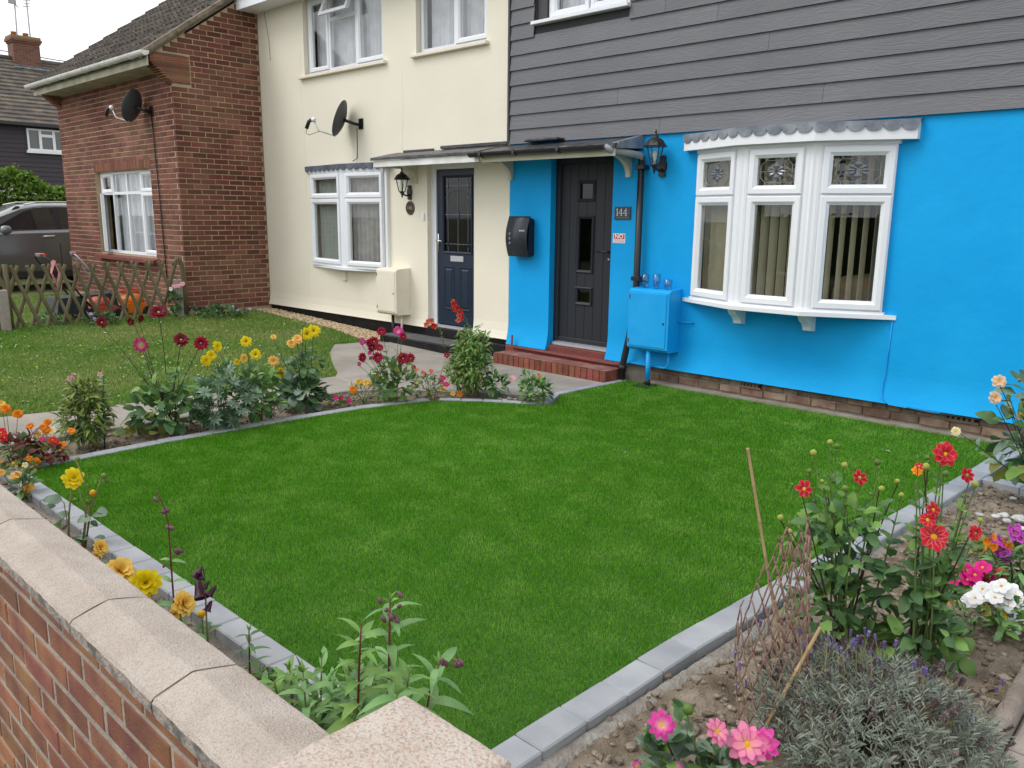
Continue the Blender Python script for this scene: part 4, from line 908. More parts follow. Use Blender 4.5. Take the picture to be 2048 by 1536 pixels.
# charcoal front door
CHAR = mat('charcoal_door', (0.016, 0.019, 0.026), 0.5, spec=0.4, bump=0.12, bscale=50, bstretch=(7, 1, 0.5), bdist=0.003)
DY = 0.115; O = (0, DY, 0)
MB().rect_frame(O, U, NY, -5.985, -5.150, 0.215, 2.262, [(0, -0.03), (0, 0.03), (0.05, 0.03), (0.056, 0.024), (0.062, 0.008), (0.062, -0.03)]).build('door_frame', CHAR, blue)
dl, dr, db, dt = -5.923, -5.212, 0.285, 2.20; wx0, wx1 = -5.668, -5.498
lights = [(1.84, 1.995), (1.085, 1.63), (0.735, 0.87)]
mb = MB(); cuts = [db]+[v for p in lights[::-1] for v in p]+[dt]
bx = [dl+(dr-dl)*i/6 for i in range(7)]                                             # six tongue and groove boards
for i in range(6):
    a, b = bx[i]+0.0025, bx[i+1]-0.0025
    for c, d in zip(cuts[0::2], cuts[1::2]): mb.obox(O, U, NY, a, b, c, d, -0.04, 0.0)
    if b <= wx0 or a >= wx1:
        for c, d in lights: mb.obox(O, U, NY, a, b, c, d, -0.04, 0.0)
    else:
        for c, d in lights:
            if a < wx0: mb.obox(O, U, NY, a, wx0, c, d, -0.04, 0.0)
            if b > wx1: mb.obox(O, U, NY, wx1, b, c, d, -0.04, 0.0)
mb.obox(O, U, NY, dl, wx0, db, dt, -0.04, -0.004); mb.obox(O, U, NY, wx1, dr, db, dt, -0.04, -0.004)
for c, d in zip(cuts[0::2], cuts[1::2]): mb.obox(O, U, NY, wx0, wx1, c, d, -0.0405, -0.0045)
door = mb.build('door', CHAR, blue)
for c, d in lights:
    MB().rect_frame(O, U, NY, wx0-0.032, wx1+0.032, c-0.032, d+0.032, [(0, 0.0), (0.0, 0.012), (0.010, 0.018), (0.022, 0.012), (0.032, 0.004), (0.034, -0.02)]).build('glazing_bead', CHAR, door)
    pane(door, O, U, NY, wx0, wx1, c, d, DOORGLASS, -0.018)
MB().cbox(dl, dr, DY-0.022, DY, db, db+0.045, 0.006).build('weather_bar', CHAR, door)
mb = MB(); mb.tube([(-5.245, DY-0.004, 1.292), (-5.245, DY-0.05, 1.292), (-5.29, DY-0.052, 1.292), (-5.385, DY-0.045, 1.290)], 0.009, 8); mb.build('handle', mat('dark_handle', (0.05, 0.05, 0.055), 0.3, metal=0.6), door, True)
mb = MB(); mb.cbox(-5.262, -5.226, DY-0.012, DY, 1.19, 1.41, 0.004); mb.build('handle_plate', CHAR, door)
MB().lathe([(0.014, 0), (0.014, 0.008), (0.0, 0.008)], (-5.244, DY-0.012, 1.215), 12, NY).build('lock', CHROME, door)
ALU = mat('aluminium_sill', (0.60, 0.62, 0.66), 0.35, metal=0.6)
MB().prism([(0.12, 0.282), (-0.012+0.05, 0.268), (-0.012+0.05, 0.240), (0.12, 0.235)], -5.955, -5.16, 'x').build('threshold', ALU, blue)
REDP = mat('red_paint', (0.21, 0.045, 0.034), 0.7, col2=(0.15, 0.045, 0.038), vscale=8, bump=0.4, bscale=40)
REDTOP = mat('red_step_top', (0.22, 0.078, 0.058), 0.85, col2=(0.32, 0.21, 0.165), vscale=5.5, vdet=6, lo=0.42, hi=0.75, bump=0.5, bscale=60)
MB().cbox(-6.02, -5.13, -0.004, 0.12, 0.11, 0.233, 0.004).build('riser', REDP, blue)
MB().cbox(-6.595, -4.93, -0.068, 0.02, 0.09, 0.172, 0.01).build('painted_plinth', REDP, blue)
MB().tube([(-6.46, -0.085, 0.30), (-6.46, -0.09, 0.185), (-6.44, -0.09, 0.165), (-6.0, -0.09, 0.16), (-5.1, -0.09, 0.15), (-4.84, -0.09, 0.15)], 0.013, 8).build('red_pipe', REDP, blue, True)
# brick step: soldier course in front, painted tread
sx0, sx1, sy = -6.515, -4.905, -0.345
step = thing('door_step', ((sx0+sx1)/2, sy, 0), 'red brick doorstep with painted top below the charcoal door', 'step')
MB().box(sx0+0.02, sx1-0.02, sy+0.03, -0.07, -0.02, 0.108).build('core', MORTAR, step)
n = 20; w_ = (sx1-sx0)/n
for i in range(n):
    mb = MB().cbox(-w_/2+0.003, w_/2-0.003, 0, 0.10, -0.02, 0.112, 0.005); o = mb.build('brick', SBRICK, step, at=(sx0+w_*(i+0.5), sy+random.uniform(-0.003, 0.003), random.uniform(-0.002, 0.003)))
    for v in o.data.vertices: pass
    o.data.transform(Matrix.Translation(Vector((sx0+w_*(i+0.5), sy, 0))))
for i in range(2):
    mb = MB().cbox(0, 0.03, sy+0.104+i*0.09, sy+0.104+(i+1)*0.09-0.006, -0.02, 0.112, 0.005); 
    mb.v = [(sx1-0.03+v[0], v[1], v[2]) for v in mb.v]; mb.build('brick', SBRICK, step)
mb = MB(); NX, NYs = 60, 10
for j in range(NYs+1):
    for i in range(NX+1):
        x = sx0+0.004+(sx1-sx0-0.008)*i/NX; y = sy+0.004+(-0.07-sy)*j/NYs; mb.v.append((x, y, 0.118+0.003*noise.noise(Vector((x*9, y*9, 1)))+0.002*noise.noise(Vector((x*31, y*31, 1)))))
mb.f = [(j*(NX+1)+i, j*(NX+1)+i+1, (j+1)*(NX+1)+i+1, (j+1)*(NX+1)+i) for j in range(NYs) for i in range(NX)]; mb.m = [0]*len(mb.f); mb.build('tread', REDTOP, step, True)

# canopy, gutter and downpipe of the blue house
bc = canopy(blue, -6.64, -4.80, -0.45, 2.335, 2.43, WOOD_C)
mb = MB(); n = 9; xs_ = (-6.74, -4.88); ins = []
for k, x in enumerate(xs_):
    for r in (0.045, 0.040):
        for i in range(n): t = math.pi*i/(n-1); mb.v.append((x, -0.492-r*math.cos(t), 2.315-r*math.sin(t)))
for i in range(n-1):
    mb.f.append((i, i+1, 2*n+i+1, 2*n+i)); mb.f.append((n+i+1, n+i, 3*n+i, 3*n+i+1)); mb.f.append((i+1, i, n+i, n+i+1)); mb.f.append((2*n+i, 2*n+i+1, 3*n+i+1, 3*n+i))
mb.f += [(0, 2*n, 3*n, n), (n-1, 2*n-1, 4*n-1, 3*n-1)]; mb.m = [0]*len(mb.f); mb.build('gutter', BLACK_PLASTIC, bc)
for x in (-6.55, -6.05, -5.45): MB().prism([(-0.54, 2.33), (-0.545, 2.285), (-0.50, 2.262), (-0.448, 2.28), (-0.448, 2.30), (-0.50, 2.27), (-0.535, 2.29), (-0.532, 2.33)], x-0.015, x+0.015, 'x').build('gutter_bracket', BLACK_PLASTIC, bc)
mb = MB(); mb.cbox(-6.25, -5.78, -0.16, 0.002, 2.435, 2.465, 0.01); mb.build('felt_patch', FELT, bc)
MB().prism([(0.0, 2.44), (-0.42, 2.345), (-0.44, 2.29), (0.0, 2.31)], -4.86, -4.79, 'x').build('end_flashing', LEAD, bc)
MB().tube([(-4.90, -0.49, 2.30), (-4.86, -0.45, 2.275), (-4.80, -0.16, 2.25), (-4.765, -0.085, 2.235), (-4.765, -0.07, 2.20)], 0.033, 10).build('swan_neck', mat('grey_pipe', (0.28, 0.30, 0.32), 0.45), bc, True)
bracket(bc, -4.95, 2.275, WOOD_C, 0.36, 0.235)
MB().tube([(-4.765, -0.07, 2.235), (-4.765, -0.07, 0.96), (-4.80, -0.10, 0.5), (-4.845, -0.14, 0.16), (-4.845, -0.14, 0.03)], 0.033, 12).build('downpipe', BLACK_PLASTIC, blue, True)
for z in (1.05, 2.13): MB().cbox(-4.815, -4.715, -0.105, 0.0, z-0.022, z+0.022, 0.006).build('pipe_clip', BLACK_PLASTIC, blue)
MB().lathe([(0.042, 0), (0.042, 0.05), (0.034, 0.06)], (-4.845, -0.14, 0.11), 14).build('pipe_socket', BLACK_PLASTIC, blue, True)

# bay window of the blue house
BB = [(-4.165, -0.012), (-3.585, -0.25), (-2.955, -0.25), (-2.375, -0.012)]
bo, info, offs = bay(blue, 'bay_window', BB, 0.915, 2.235, 1.845, 0.125, 0.072, 2.285, 0, 0, 0.10, sill_y=0.075)
MB().prism([(-4.30, -0.002), (-4.30, -0.06), (-3.62, -0.345), (-2.92, -0.345), (-2.24, -0.06), (-2.24, -0.002)], 2.262, 2.385, 'z').build('fascia_board', W_UPVC, bo)
lead_flash(bo, [(-4.31, -0.063), (-3.62, -0.352), (-2.92, -0.352), (-2.225, -0.063)], 2.405, 2.455, 17, 0.078)
for x, dpt in ((-3.63, 0.20), (-2.97, 0.20)):
    pr = [(-0.0, 0.858), (-dpt, 0.858), (-dpt, 0.835), (-dpt*0.86, 0.80), (-dpt*0.62, 0.775), (-dpt*0.45, 0.74), (-dpt*0.40, 0.71), (-0.0, 0.70)]
    MB().prism(pr, x-0.038, x+0.038, 'x').build('corbel', W_UPVC, bo)
for O, u, n, a, b in info:                                                    # vertical blind slats, turned part open
    k = int((b-a+0.2)/0.088); ang = R(58)
    for i in range(k):
        c = O+u*(a-0.06+0.088*i)-n*0.14; dv = (u*math.cos(ang)-n*math.sin(ang)) if True else u
        q0, q1 = c-dv*0.042, c+dv*0.042; nn = Vector((dv.y, -dv.x, 0))*0.0008
        P_ = [q0-nn, q1-nn, q1+nn, q0+nn]
        MB().prism([(p.x, p.y) for p in P_], 0.97, 2.22, 'z').build('blind_slat', BLIND, bo)
BEVEL = mat('bevelled_glass', (0.10, 0.115, 0.14), 0.10, spec=0.8); CAME = mat('lead_strip', (0.30, 0.30, 0.31), 0.4, metal=0.5)
for O, u, n, a, b in info:                                                    # leaded top lights with a bevelled flower
    zc = (1.845+0.08+2.235-0.084)/2; uc = (a+b)/2; W2 = (b-a)/2; H2 = 0.118; d = 0.004
    def bar(p, q, r=0.0028):
        A = O+u*p[0]+Vector((0, 0, p[1]))+n*d; Bq = O+u*q[0]+Vector((0, 0, q[1]))+n*d; return MB().tube([A, Bq], r, 5)
    lines = MB(); bw, bh, cu_ = W2-0.028, H2-0.028, 0.042
    loop = [(-bw+cu_, -bh), (bw-cu_, -bh), (bw, -bh+cu_), (bw, bh-cu_), (bw-cu_, bh), (-bw+cu_, bh), (-bw, bh-cu_), (-bw, -bh+cu_)]
    segs = [(loop[i], loop[(i+1) % 8]) for i in range(8)]+[((-bw, 0), (-0.09, 0)), ((0.09, 0), (bw, 0)), ((0, bh), (0, 0.06)), ((0, -bh), (0, -0.06)), ((0, bh), (0, H2)), ((0, -bh), (0, -H2)),
            ((-bw, bh-cu_), (-W2, bh-cu_)), ((bw, bh-cu_), (W2, bh-cu_)), ((-bw, -bh+cu_), (-W2, -bh+cu_)), ((bw, -bh+cu_), (W2, -bh+cu_)), ((-bw+cu_, bh), (-bw+cu_, H2)), ((bw-cu_, bh), (bw-cu_, H2)), ((-bw+cu_, -bh), (-bw+cu_, -H2)), ((bw-cu_, -bh), (bw-cu_, -H2))]
    for p, q in segs:
        t_ = bar((uc+p[0], zc+p[1]), (uc+q[0], zc+q[1])); lines.add(t_.v, t_.f)
    o = lines.build('lead_came', CAME, bo); o['kind'] = 'stuff'
    s = min(1.0, W2/0.20)
    pet = [[(0, 0.078), (0.032, 0.045), (0, 0.012), (-0.032, 0.045)], [(0, -0.078), (-0.032, -0.045), (0, -0.012), (0.032, -0.045)],
           [(0.012, 0.0), (0.05, 0.014), (0.105, 0.0), (0.05, -0.014)], [(-0.012, 0.0), (-0.05, -0.014), (-0.105, 0.0), (-0.05, 0.014)],
           [(0.012, 0.008), (0.04, 0.046), (0.075, 0.036), (0.07, 0.014)], [(-0.012, 0.008), (-0.07, 0.014), (-0.075, 0.036), (-0.04, 0.046)],
           [(0.012, -0.008), (0.07, -0.014), (0.075, -0.036), (0.04, -0.046)], [(-0.012, -0.008), (-0.04, -0.046), (-0.075, -0.036), (-0.07, -0.014)]]
    for pp in pet:
        pts = [O+u*(uc+x*s)+Vector((0, 0, zc+y))+n*0.004 for x, y in pp]; cen = sum(pts, Vector())/4+n*0.007
        MB().add(pts+[cen]+[p-n*0.003 for p in pts], [(0, 1, 4), (1, 2, 4), (2, 3, 4), (3, 0, 4), (8, 7, 6, 5)]+[(i, 5+i, 5+(i+1) % 4, (i+1) % 4) for i in range(4)]).build('bevel', BEVEL, bo)
# armchair backs seen dimly through the bay
SOFA = mat('sofa_fabric', (0.32, 0.24, 0.13), 0.9, col2=(0.40, 0.30, 0.17), vscale=5)
t = thing('armchair', (-2.75, 0.75, 0.1), 'tan rounded armchair back dimly seen through the blue bay window', 'armchair')
mb = MB(); mb.lathe([(0.05, 0.0), (0.36, 0.02), (0.38, 0.5), (0.36, 0.92), (0.28, 1.04), (0.0, 1.08)], (-2.75, 0.75, 0.1), 20); mb.v = [(v[0], 0.75+(v[1]-0.75)*0.5, v[2]) for v in mb.v]; mb.build('backrest', SOFA, t, True)
MB().cbox(-3.1, -2.4, 0.85, 1.5, 0.1, 0.5, 0.05).build('seat', SOFA, t)

# cable, stay and drain on the blue wall
mb = MB(); mb.tube([(-2.30, -0.006, 0.85), (-2.305, -0.006, 0.6), (-2.318, -0.02, 0.32), (-2.31, -0.05, 0.23), (-2.24, -0.068, 0.178), (-2.1, -0.074, 0.176), (-1.85, -0.075, 0.176)], 0.005, 6); mb.build('cable', BLUE_GLOSS, blue, True)
MB().tube([(-2.1, -0.08, 0.172), (-1.9, -0.085, 0.168), (-1.7, -0.08, 0.175)], 0.008, 6).build('black_cable', BLACK_PLASTIC, blue, True)
MB().box(-4.62, -4.43, -0.30, -0.06, 0.0, 0.012).build('drain_cover', BLACK, blue)

# ---------------------------------------------------------------- things on the blue house
t = thing('letterbox', (-6.36, -0.001, 1.43), 'charcoal wall letterbox with a curved front beside the charcoal door', 'letterbox')
MBX = mat('letterbox_steel', (0.035, 0.042, 0.055), 0.38, metal=0.35, spec=0.5); MBD = mat('letterbox_side', (0.012, 0.015, 0.024), 0.5)
mb = MB(); mb.prism([(-0.001, 1.225), (-0.001, 1.61), (-0.06, 1.635), (-0.085, 1.63), (-0.10, 1.22), (-0.05, 1.205)], -6.50, -6.215, 'x'); mb.build('box', MBD, t)
n = 14; mb = MB()
for k, (x) in enumerate((-6.515, -6.195)):
    for s in (0, 1):
        for i in range(n+1):
            q = i/n; z = 1.205+0.445*q; y = -0.088-0.062*math.sin(math.pi*(0.08+0.9*q))-(0.0 if s else 0.004); mb.v.append((x, y, z))
N1 = n+1
for i in range(n):
    mb.f += [(i, 2*N1+i, 2*N1+i+1, i+1), (N1+i+1, 3*N1+i+1, 3*N1+i, N1+i), (i+1, N1+i+1, N1+i, i), (2*N1+i, 3*N1+i, 3*N1+i+1, 2*N1+i+1)]
mb.f += [(0, N1, 3*N1, 2*N1), (n, 2*N1+n, 3*N1+n, N1+n)]; mb.m = [0]*len(mb.f); fr = mb.build('curved_front', MBX, t, True)
def fy(z): q = (z-1.205)/0.445; return -0.088-0.062*math.sin(math.pi*(0.08+0.9*q))-0.004
for z in (1.455, 1.405, 1.355): MB().cbox(-6.465, -6.44, fy(z)-0.002, fy(z)+0.01, z-0.014, z+0.014, 0.001).build('window_slot', mat('slot_grey', (0.16, 0.18, 0.20), 0.4), t)
mb = MB()
for k in range(4): mb.cbox(-6.315+k*0.022, -6.298+k*0.022, fy(1.492)-0.0015, fy(1.492)+0.008, 1.483, 1.501, 0.001)
o = mb.build('lettering', mat('badge_silver', (0.5, 0.52, 0.55), 0.3, metal=0.7), t); o['kind'] = 'stuff'
t = thing('house_number_plaque', (-5.01, -0.001, 1.69), 'rectangular slate number plaque reading 144 beside the charcoal door', 'number plaque')
MB().cbox(-5.112, -4.912, -0.014, -0.001, 1.628, 1.754, 0.002).build('slate', mat('plaque_slate', (0.04, 0.05, 0.062), 0.55, col2=(0.06, 0.07, 0.08), vscale=30), t)
PLW = mat('engraved_white', (0.55, 0.60, 0.63), 0.6)
def serif_digits():
    mb = MB(); y0, y1 = -0.0165, -0.0140; zb, zt = 1.664, 1.736
    def bx(a, b, c, d): mb.box(a, b, y0, y1, c, d)
    x = -5.088
    bx(x+0.010, x+0.019, zb+0.0045, zt); bx(x, x+0.029, zb, zb+0.004); mb.prism([(x+0.010, zt-0.002), (x+0.002, zt-0.013), (x+0.002, zt-0.017), (x+0.010, zt-0.009)], y0+0.0002, y1, 'y')
    for x in (-5.056, -5.000):
        bx(x+0.030, x+0.038, zb+0.0045, zt); bx(x+0.020, x+0.048, zb, zb+0.004); bx(x, x+0.0295, zb+0.021, zb+0.0255); bx(x+0.0385, x+0.048, zb+0.021, zb+0.0255)
        mb.prism([(x, zb+0.026), (x+0.005, zb+0.026), (x+0.031, zt-0.012), (x+0.031, zt)], y0+0.0003, y1, 'y')
    return mb
o = serif_digits().build('lettering', PLW, t); o['kind'] = 'stuff'
for x in (-5.105, -4.925): MB().lathe([(0.005, 0), (0.005, 0.004), (0.002, 0.006)], (x, -0.014, 1.692), 10, NY).build('screw', CHROME, t, True)
mb = MB(); x = -5.085
while x < -4.94:
    w_ = random.uniform(0.006, 0.014); mb.box(x, x+w_, -0.0148, -0.0140, 1.641, 1.648); x += w_+0.005
o = mb.build('small_lettering', mat('engraved_grey', (0.16, 0.18, 0.19), 0.6), t); o['kind'] = 'stuff'
t = thing('door_sticker', (-5.05, -0.001, 1.44), 'small white and red sticker reading NO below the slate number plaque', 'sticker')
MB().box(-5.125, -4.972, -0.003, -0.001, 1.39, 1.487).build('sheet', mat('sticker_white', (0.75, 0.74, 0.75), 0.4), t)
STR = mat('sticker_red', (0.50, 0.03, 0.05), 0.4); MB().box(-5.116, -4.981, -0.0042, -0.0030, 1.434, 1.479).build('red_panel', STR, t)
text_part('NO', 0.054, Matrix.Translation((-5.0485, -0.0052, 1.4565)) @ FACE_Y, mat('sticker_letter', (0.8, 0.75, 0.76), 0.4), t, sx=1.25, bold=0.0015, extrude=0.0005)
mb = MB()
for z in (1.4245, 1.412, 1.400):
    x = -5.112
    while x < -4.988:
        w_ = random.uniform(0.005, 0.013); mb.box(x, min(x+w_, -4.983), -0.0038, -0.0030, z-0.0035, z+0.0035); x += w_+0.003
o = mb.build('small_lettering', mat('sticker_pink', (0.62, 0.30, 0.32), 0.5), t); o['kind'] = 'stuff'
c = fp(1322, 330, 0); lantern((-4.62+0.06, 0, 2.135), 'black coach lantern on the blue wall above the meter cabinet', BLACK_PLASTIC, 1.05)
t = meter_cabinet('meter_cabinet', -4.745, -4.275, 0.36, 0.975, 0.22, BLUE_GLOSS, 'bright blue meter cabinet with three glasses on top beside the bay')
MB().tube([(-4.52, -0.16, 0.36), (-4.52, -0.16, 0.03)], 0.026, 12).build('pipe', BLUE_GLOSS, t, True)
MB().lathe([(0.030, 0), (0.030, 0.06), (0.026, 0.065)], (-4.52, -0.16, 0.0), 12).build('pipe_collar', BLACK_PLASTIC, t, True)
MB().tube([(-4.33, -0.10, 0.36), (-4.33, -0.10, 0.235), (-4.345, -0.10, 0.205), (-4.38, -0.10, 0.195), (-4.79, -0.10, 0.20)], 0.011, 8).build('pipe', BLUE_GLOSS, t, True)
MB().tube([(-4.275, -0.06, 0.66), (-4.20, -0.03, 0.66), (-4.12, -0.01, 0.66)], 0.007, 6).build('stay', BLUE_GLOSS, t, True)
TUMB = glass_mat('tumbler_glass', (0.86, 0.90, 0.92), 3.0)
WATER = glass_mat('cloudy_water', (0.72, 0.80, 0.84), 2.0, 0.05)
for k, (xx, h, r0, r1, lab) in enumerate(((-4.64, 0.13, 0.032, 0.038, 'tall clear drinking glass nearest the downpipe on the blue cabinet'), (-4.505, 0.14, 0.033, 0.038, 'tall clear drinking glass in the middle of the blue cabinet top'), (-4.375, 0.09, 0.036, 0.044, 'short wide drinking glass on the bay side of the blue cabinet top'))):
    z = 0.975-0.002; y = -0.10; t = thing('drinking_glass', (xx, y, z), lab, 'drinking glass', None)
    MB().lathe([(r0, 0.002), (r1, h), (r1-0.003, h), (r0-0.003, 0.012), (0.0, 0.012)], (xx, y, z), 20).build('tumbler', TUMB, t, True)
    MB().lathe([(r0-0.004, 0.013), (r0+(r1-r0)*0.45-0.004, h*0.45), (0.0, h*0.45)], (xx, y, z), 20).build('water', WATER, t, True)
# ================================================================ brick house on the left
BX0, BX1, BYF = -16.65, -11.95, -1.37
bh = thing('brick_house', (-14.3, BYF, 0.15), 'red brick house with tiled roof and white gutter beside the cream house', 'house')
def verge_z(y): return 3.86+0.71*(y+1.62)
WIN = (-15.15, -12.92, 0.955, 2.305)
facade(BX0+0.01, BX1-0.005, 0.0, 3.72, BYF+0.005, BYF+0.22, [WIN]).build('wall', MORTAR, bh)
MB().prism([(BYF+0.221, 0.0), (0.9, 0.0), (0.9, verge_z(0.9)-0.06), (BYF+0.221, verge_z(BYF+0.221)-0.06)], BX1-0.22, BX1-0.005, 'x').build('gable_wall', MORTAR, bh)
MB().prism([(-1.66, 3.843), (-1.148, 3.843), (-1.148, verge_z(-1.148)-0.02), (-1.66, verge_z(-1.66)-0.02)], BX1-0.22, BX1-0.006, 'x').build('gable_wall', MORTAR, bh)
MB().prism([(BYF+0.221, 0.0), (5.5, 0.0), (5.5, 4.0), (2.0, 6.3), (BYF+0.221, 3.9)], BX0+0.01, BX0+0.2, 'x').build('gable_wall', MORTAR, bh)
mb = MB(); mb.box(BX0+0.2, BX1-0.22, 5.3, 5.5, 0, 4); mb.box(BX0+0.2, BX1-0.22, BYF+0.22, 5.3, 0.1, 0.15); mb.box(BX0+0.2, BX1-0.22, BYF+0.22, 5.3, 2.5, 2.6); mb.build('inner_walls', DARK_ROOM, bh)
B = Bricks(bh, BRICK, 0.065, 0.06, 300)
rows = int((verge_z(0)-0.19)/0.075)+1
for r in range(rows):
    z = 0.19+0.0375+r*0.075
    for c, L_ in brick_course(BYF+0.001-(0.225 if z > 3.86 else 0), 0.0, r):                       # side wall, seen nearly square on
        if z+0.04 > verge_z(c)-0.05: continue
        if 3.44 < z < 3.86 and c-L_/2 < -1.10:
            if c+L_/2 > -1.10+0.05: a, b = -1.10+0.008, c+L_/2; B.put((BX1, (a+b)/2, z), math.pi/2, b-a, 2)
            continue
        B.put((BX1, c, z), math.pi/2, L_, 2+z*0.01)
for r in range(int((3.66-0.19)/0.075)):
    z = 0.19+0.0375+r*0.075
    for c, L_ in brick_course(BX0, BX1-0.061, r+1):
        a, b = c-L_/2, c+L_/2
        if WIN[2]-0.09 < z < WIN[3]+0.15:
            w0, w1 = WIN[0], WIN[1]
            if a >= w0-0.01 and b <= w1+0.01: continue
            if a < w0 < b: b = w0-0.002
            elif a < w1 < b: a = w1+0.002
            if b-a < 0.03: continue
        B.put(((a+b)/2, BYF, z), 0, b-a, 1+0.001*c)
B.finish()
# soldier course of thin tiles over the window, tiled sill
CREASE = mat('creasing_tile', (0.20, 0.085, 0.055), 0.9, orand=0.7, irand=0.6, hrand=0.03, bump=0.5, bscale=80)
n = 44; w_ = (WIN[1]-WIN[0]+0.04)/n; me = None
for i in range(n):
    if me is None: me = MB().cbox(-w_/2+0.004, w_/2-0.004, -0.006, 0.1, -0.068, 0.068, 0.004).mesh('lintel_tile', CREASE)
    o = bpy.data.objects.new('lintel_tile', me); o.location = Vector((WIN[0]-0.02+w_*(i+0.5), BYF, 2.378+random.uniform(-0.002, 0.002)))-WL[bh]; place(o, bh)
REDTILE = mat('sill_tile', (0.20, 0.045, 0.035), 0.6, col2=(0.14, 0.04, 0.035), vscale=6)
MB().prism([(BYF+0.08, 0.955), (BYF-0.10, 0.915), (BYF-0.10, 0.865), (BYF+0.08, 0.865)], WIN[0]-0.07, WIN[1]+0.10, 'x').build('window_sill', REDTILE, bh)
# kneelers of creasing tiles at both ends of the eaves
def kneeler(x0, x1):
    n = 14
    for k in range(n):
        z = 3.455+k*0.0275; yo = BYF-0.30*min(1.0, (k+0.5)/9.0); a = yo+random.uniform(-0.008, 0.008)
        MB().cbox(x0+0.002, x1+random.uniform(-0.004, 0.004), a, -1.105, z, z+0.022, 0.003).build('creasing_tile', CREASE, bh)
    MB().prism([(-1.11, 3.45), (-1.11, 3.84), (-1.61, 3.84), (-1.62, 3.70), (BYF+0.02, 3.45)], x0+0.01, x1-0.012, 'x').build('kneeler_core', MORTAR, bh)
kneeler(BX1-0.22, BX1+0.002); kneeler(BX0-0.002, BX0+0.22)
# eaves: soffit, fascia, gutter
OLDW = mat('weathered_white_board', (0.50, 0.48, 0.38), 0.7, col2=(0.30, 0.30, 0.20), vscale=4, vdet=7, lo=0.35, hi=0.7)
MB().box(BX0+0.222, BX1-0.222, -1.70, BYF+0.02, 3.655, 3.675).build('soffit', OLDW, bh); MB().box(BX0-0.02, BX1+0.012, -1.725, -1.701, 3.645, 3.785).build('fascia', OLDW, bh)
GUT = mat('white_gutter', (0.72, 0.72, 0.70), 0.4, col2=(0.45, 0.47, 0.38), vscale=5, vdet=6, lo=0.5, hi=0.8)
mb = MB(); n = 10; xs_ = (-16.72, -11.80)
for x in xs_:
    for r in (0.058, 0.052):
        for i in range(n): t = math.pi*i/(n-1); mb.v.append((x, -1.80-r*math.cos(t), 3.815-r*math.sin(t)*1.1))
for i in range(n-1):
    mb.f += [(i, i+1, 2*n+i+1, 2*n+i), (n+i+1, n+i, 3*n+i, 3*n+i+1), (i+1, i, n+i, n+i+1), (2*n+i, 2*n+i+1, 3*n+i+1, 3*n+i)]
mb.f += [(0, 2*n, 3*n, n), (n-1, 2*n-1, 4*n-1, 3*n-1)]; mb.m = [0]*len(mb.f); gut = mb.build('gutter', GUT, bh, False)
for x in (-11.808, -16.73): MB().prism([(-1.80-0.06*math.cos(math.pi*i/8), 3.815-0.068*math.sin(math.pi*i/8)) for i in range(9)], x, x+0.012, 'x').build('gutter_end', GUT, gut)
for x in (-12.25, -13.1, -14.0, -14.9, -15.7, -16.4): MB().prism([(-1.80-r*math.cos(math.pi*i/8*s+(0 if s > 0 else math.pi)), 3.815-r*1.1*math.sin(math.pi*i/8 if s > 0 else math.pi-math.pi*i/8)) for r, s in ((0.066, 1), (0.059, -1)) for i in range(9)], x-0.02, x+0.02, 'x').build('gutter_clip', GUT, gut)
# roof: deck plus interlocking tiles laid one by one where they can be seen
TH = math.atan(0.71); ex = 0.335; tw = 0.318
MB().prism([(-1.76, 3.80), (2.6, 3.80+4.36*0.71), (5.9, 4.2), (5.9, 4.15), (2.6, 3.74+4.36*0.71), (-1.76, 3.74)], BX0-0.06, BX1+0.03, 'x').build('roof', ROOFT, bh)
TILE = mat('interlocking_tile', (0.055, 0.047, 0.042), 0.95, col2=(0.135, 0.117, 0.095), vscale=6.5, vdet=8, orand=0.4, irand=0.3, val=0.5, bump=1.0, bscale=70, bdist=0.012)
def tile_mesh():
    mb = MB(); prof = [(0, 0.010), (0.03, 0.040), (0.06, 0.044), (0.09, 0.012), (0.12, 0.004), (0.17, 0.006), (0.20, 0.040), (0.23, 0.042), (0.26, 0.010), (0.325, 0.008)]; k = len(prof); Lt = 0.42
    for y in (0.0, Lt):
        for x, z in prof: mb.v.append((x, y, z+0.028-(0.028 if y else 0)))
    for x, z in prof: mb.v.append((x, 0.0, z-0.002))
    for i in range(k-1): mb.f += [(i, i+1, k+i+1, k+i), (2*k+i, 2*k+i+1, i+1, i)]
    mb.f += [(0, k, 2*k), (k-1, 3*k-1, 2*k-1)]; mb.m = [0]*len(mb.f); return mb.mesh('roof_tile', TILE)
tm = tile_mesh(); nt_ = 0
for r in range(14):
    s = r*ex
    for c in range(16):
        x = BX0-0.05+c*tw
        if x+0.3 > BX1+0.08: continue
        o = bpy.data.objects.new('roof_tile', tm); o.location = Vector((x, -1.785+s*math.cos(TH), 3.79+s*math.sin(TH)+random.uniform(-0.003, 0.004)))-WL[bh]
        o.rotation_euler = (TH+random.uniform(-0.012, 0.012), random.uniform(-0.01, 0.01), random.uniform(-0.008, 0.008)); place(o, bh); nt_ += 1
VERGE = mat('verge_mortar', (0.26, 0.21, 0.15), 0.95, col2=(0.13, 0.11, 0.085), vscale=9, vdet=6, bump=1, bscale=40, bdist=0.02)
mb = MB(); n = 40
for i in range(n+1):
    y = -1.80+4.3*i/n; z = 3.775+0.71*(y+1.80); a = 0.012*noise.noise(Vector((y*7, 1, 2)))
    mb.v += [(BX1-0.04, y, z+0.055), (BX1+0.045+a, y, z+0.05), (BX1+0.05+a, y, z-0.01), (BX1+0.035, y, z-0.045+a), (BX1-0.04, y, z-0.05)]
for i in range(n):
    for k in range(5): mb.f.append((i*5+k, (i+1)*5+k, (i+1)*5+(k+1) % 5, i*5+(k+1) % 5))
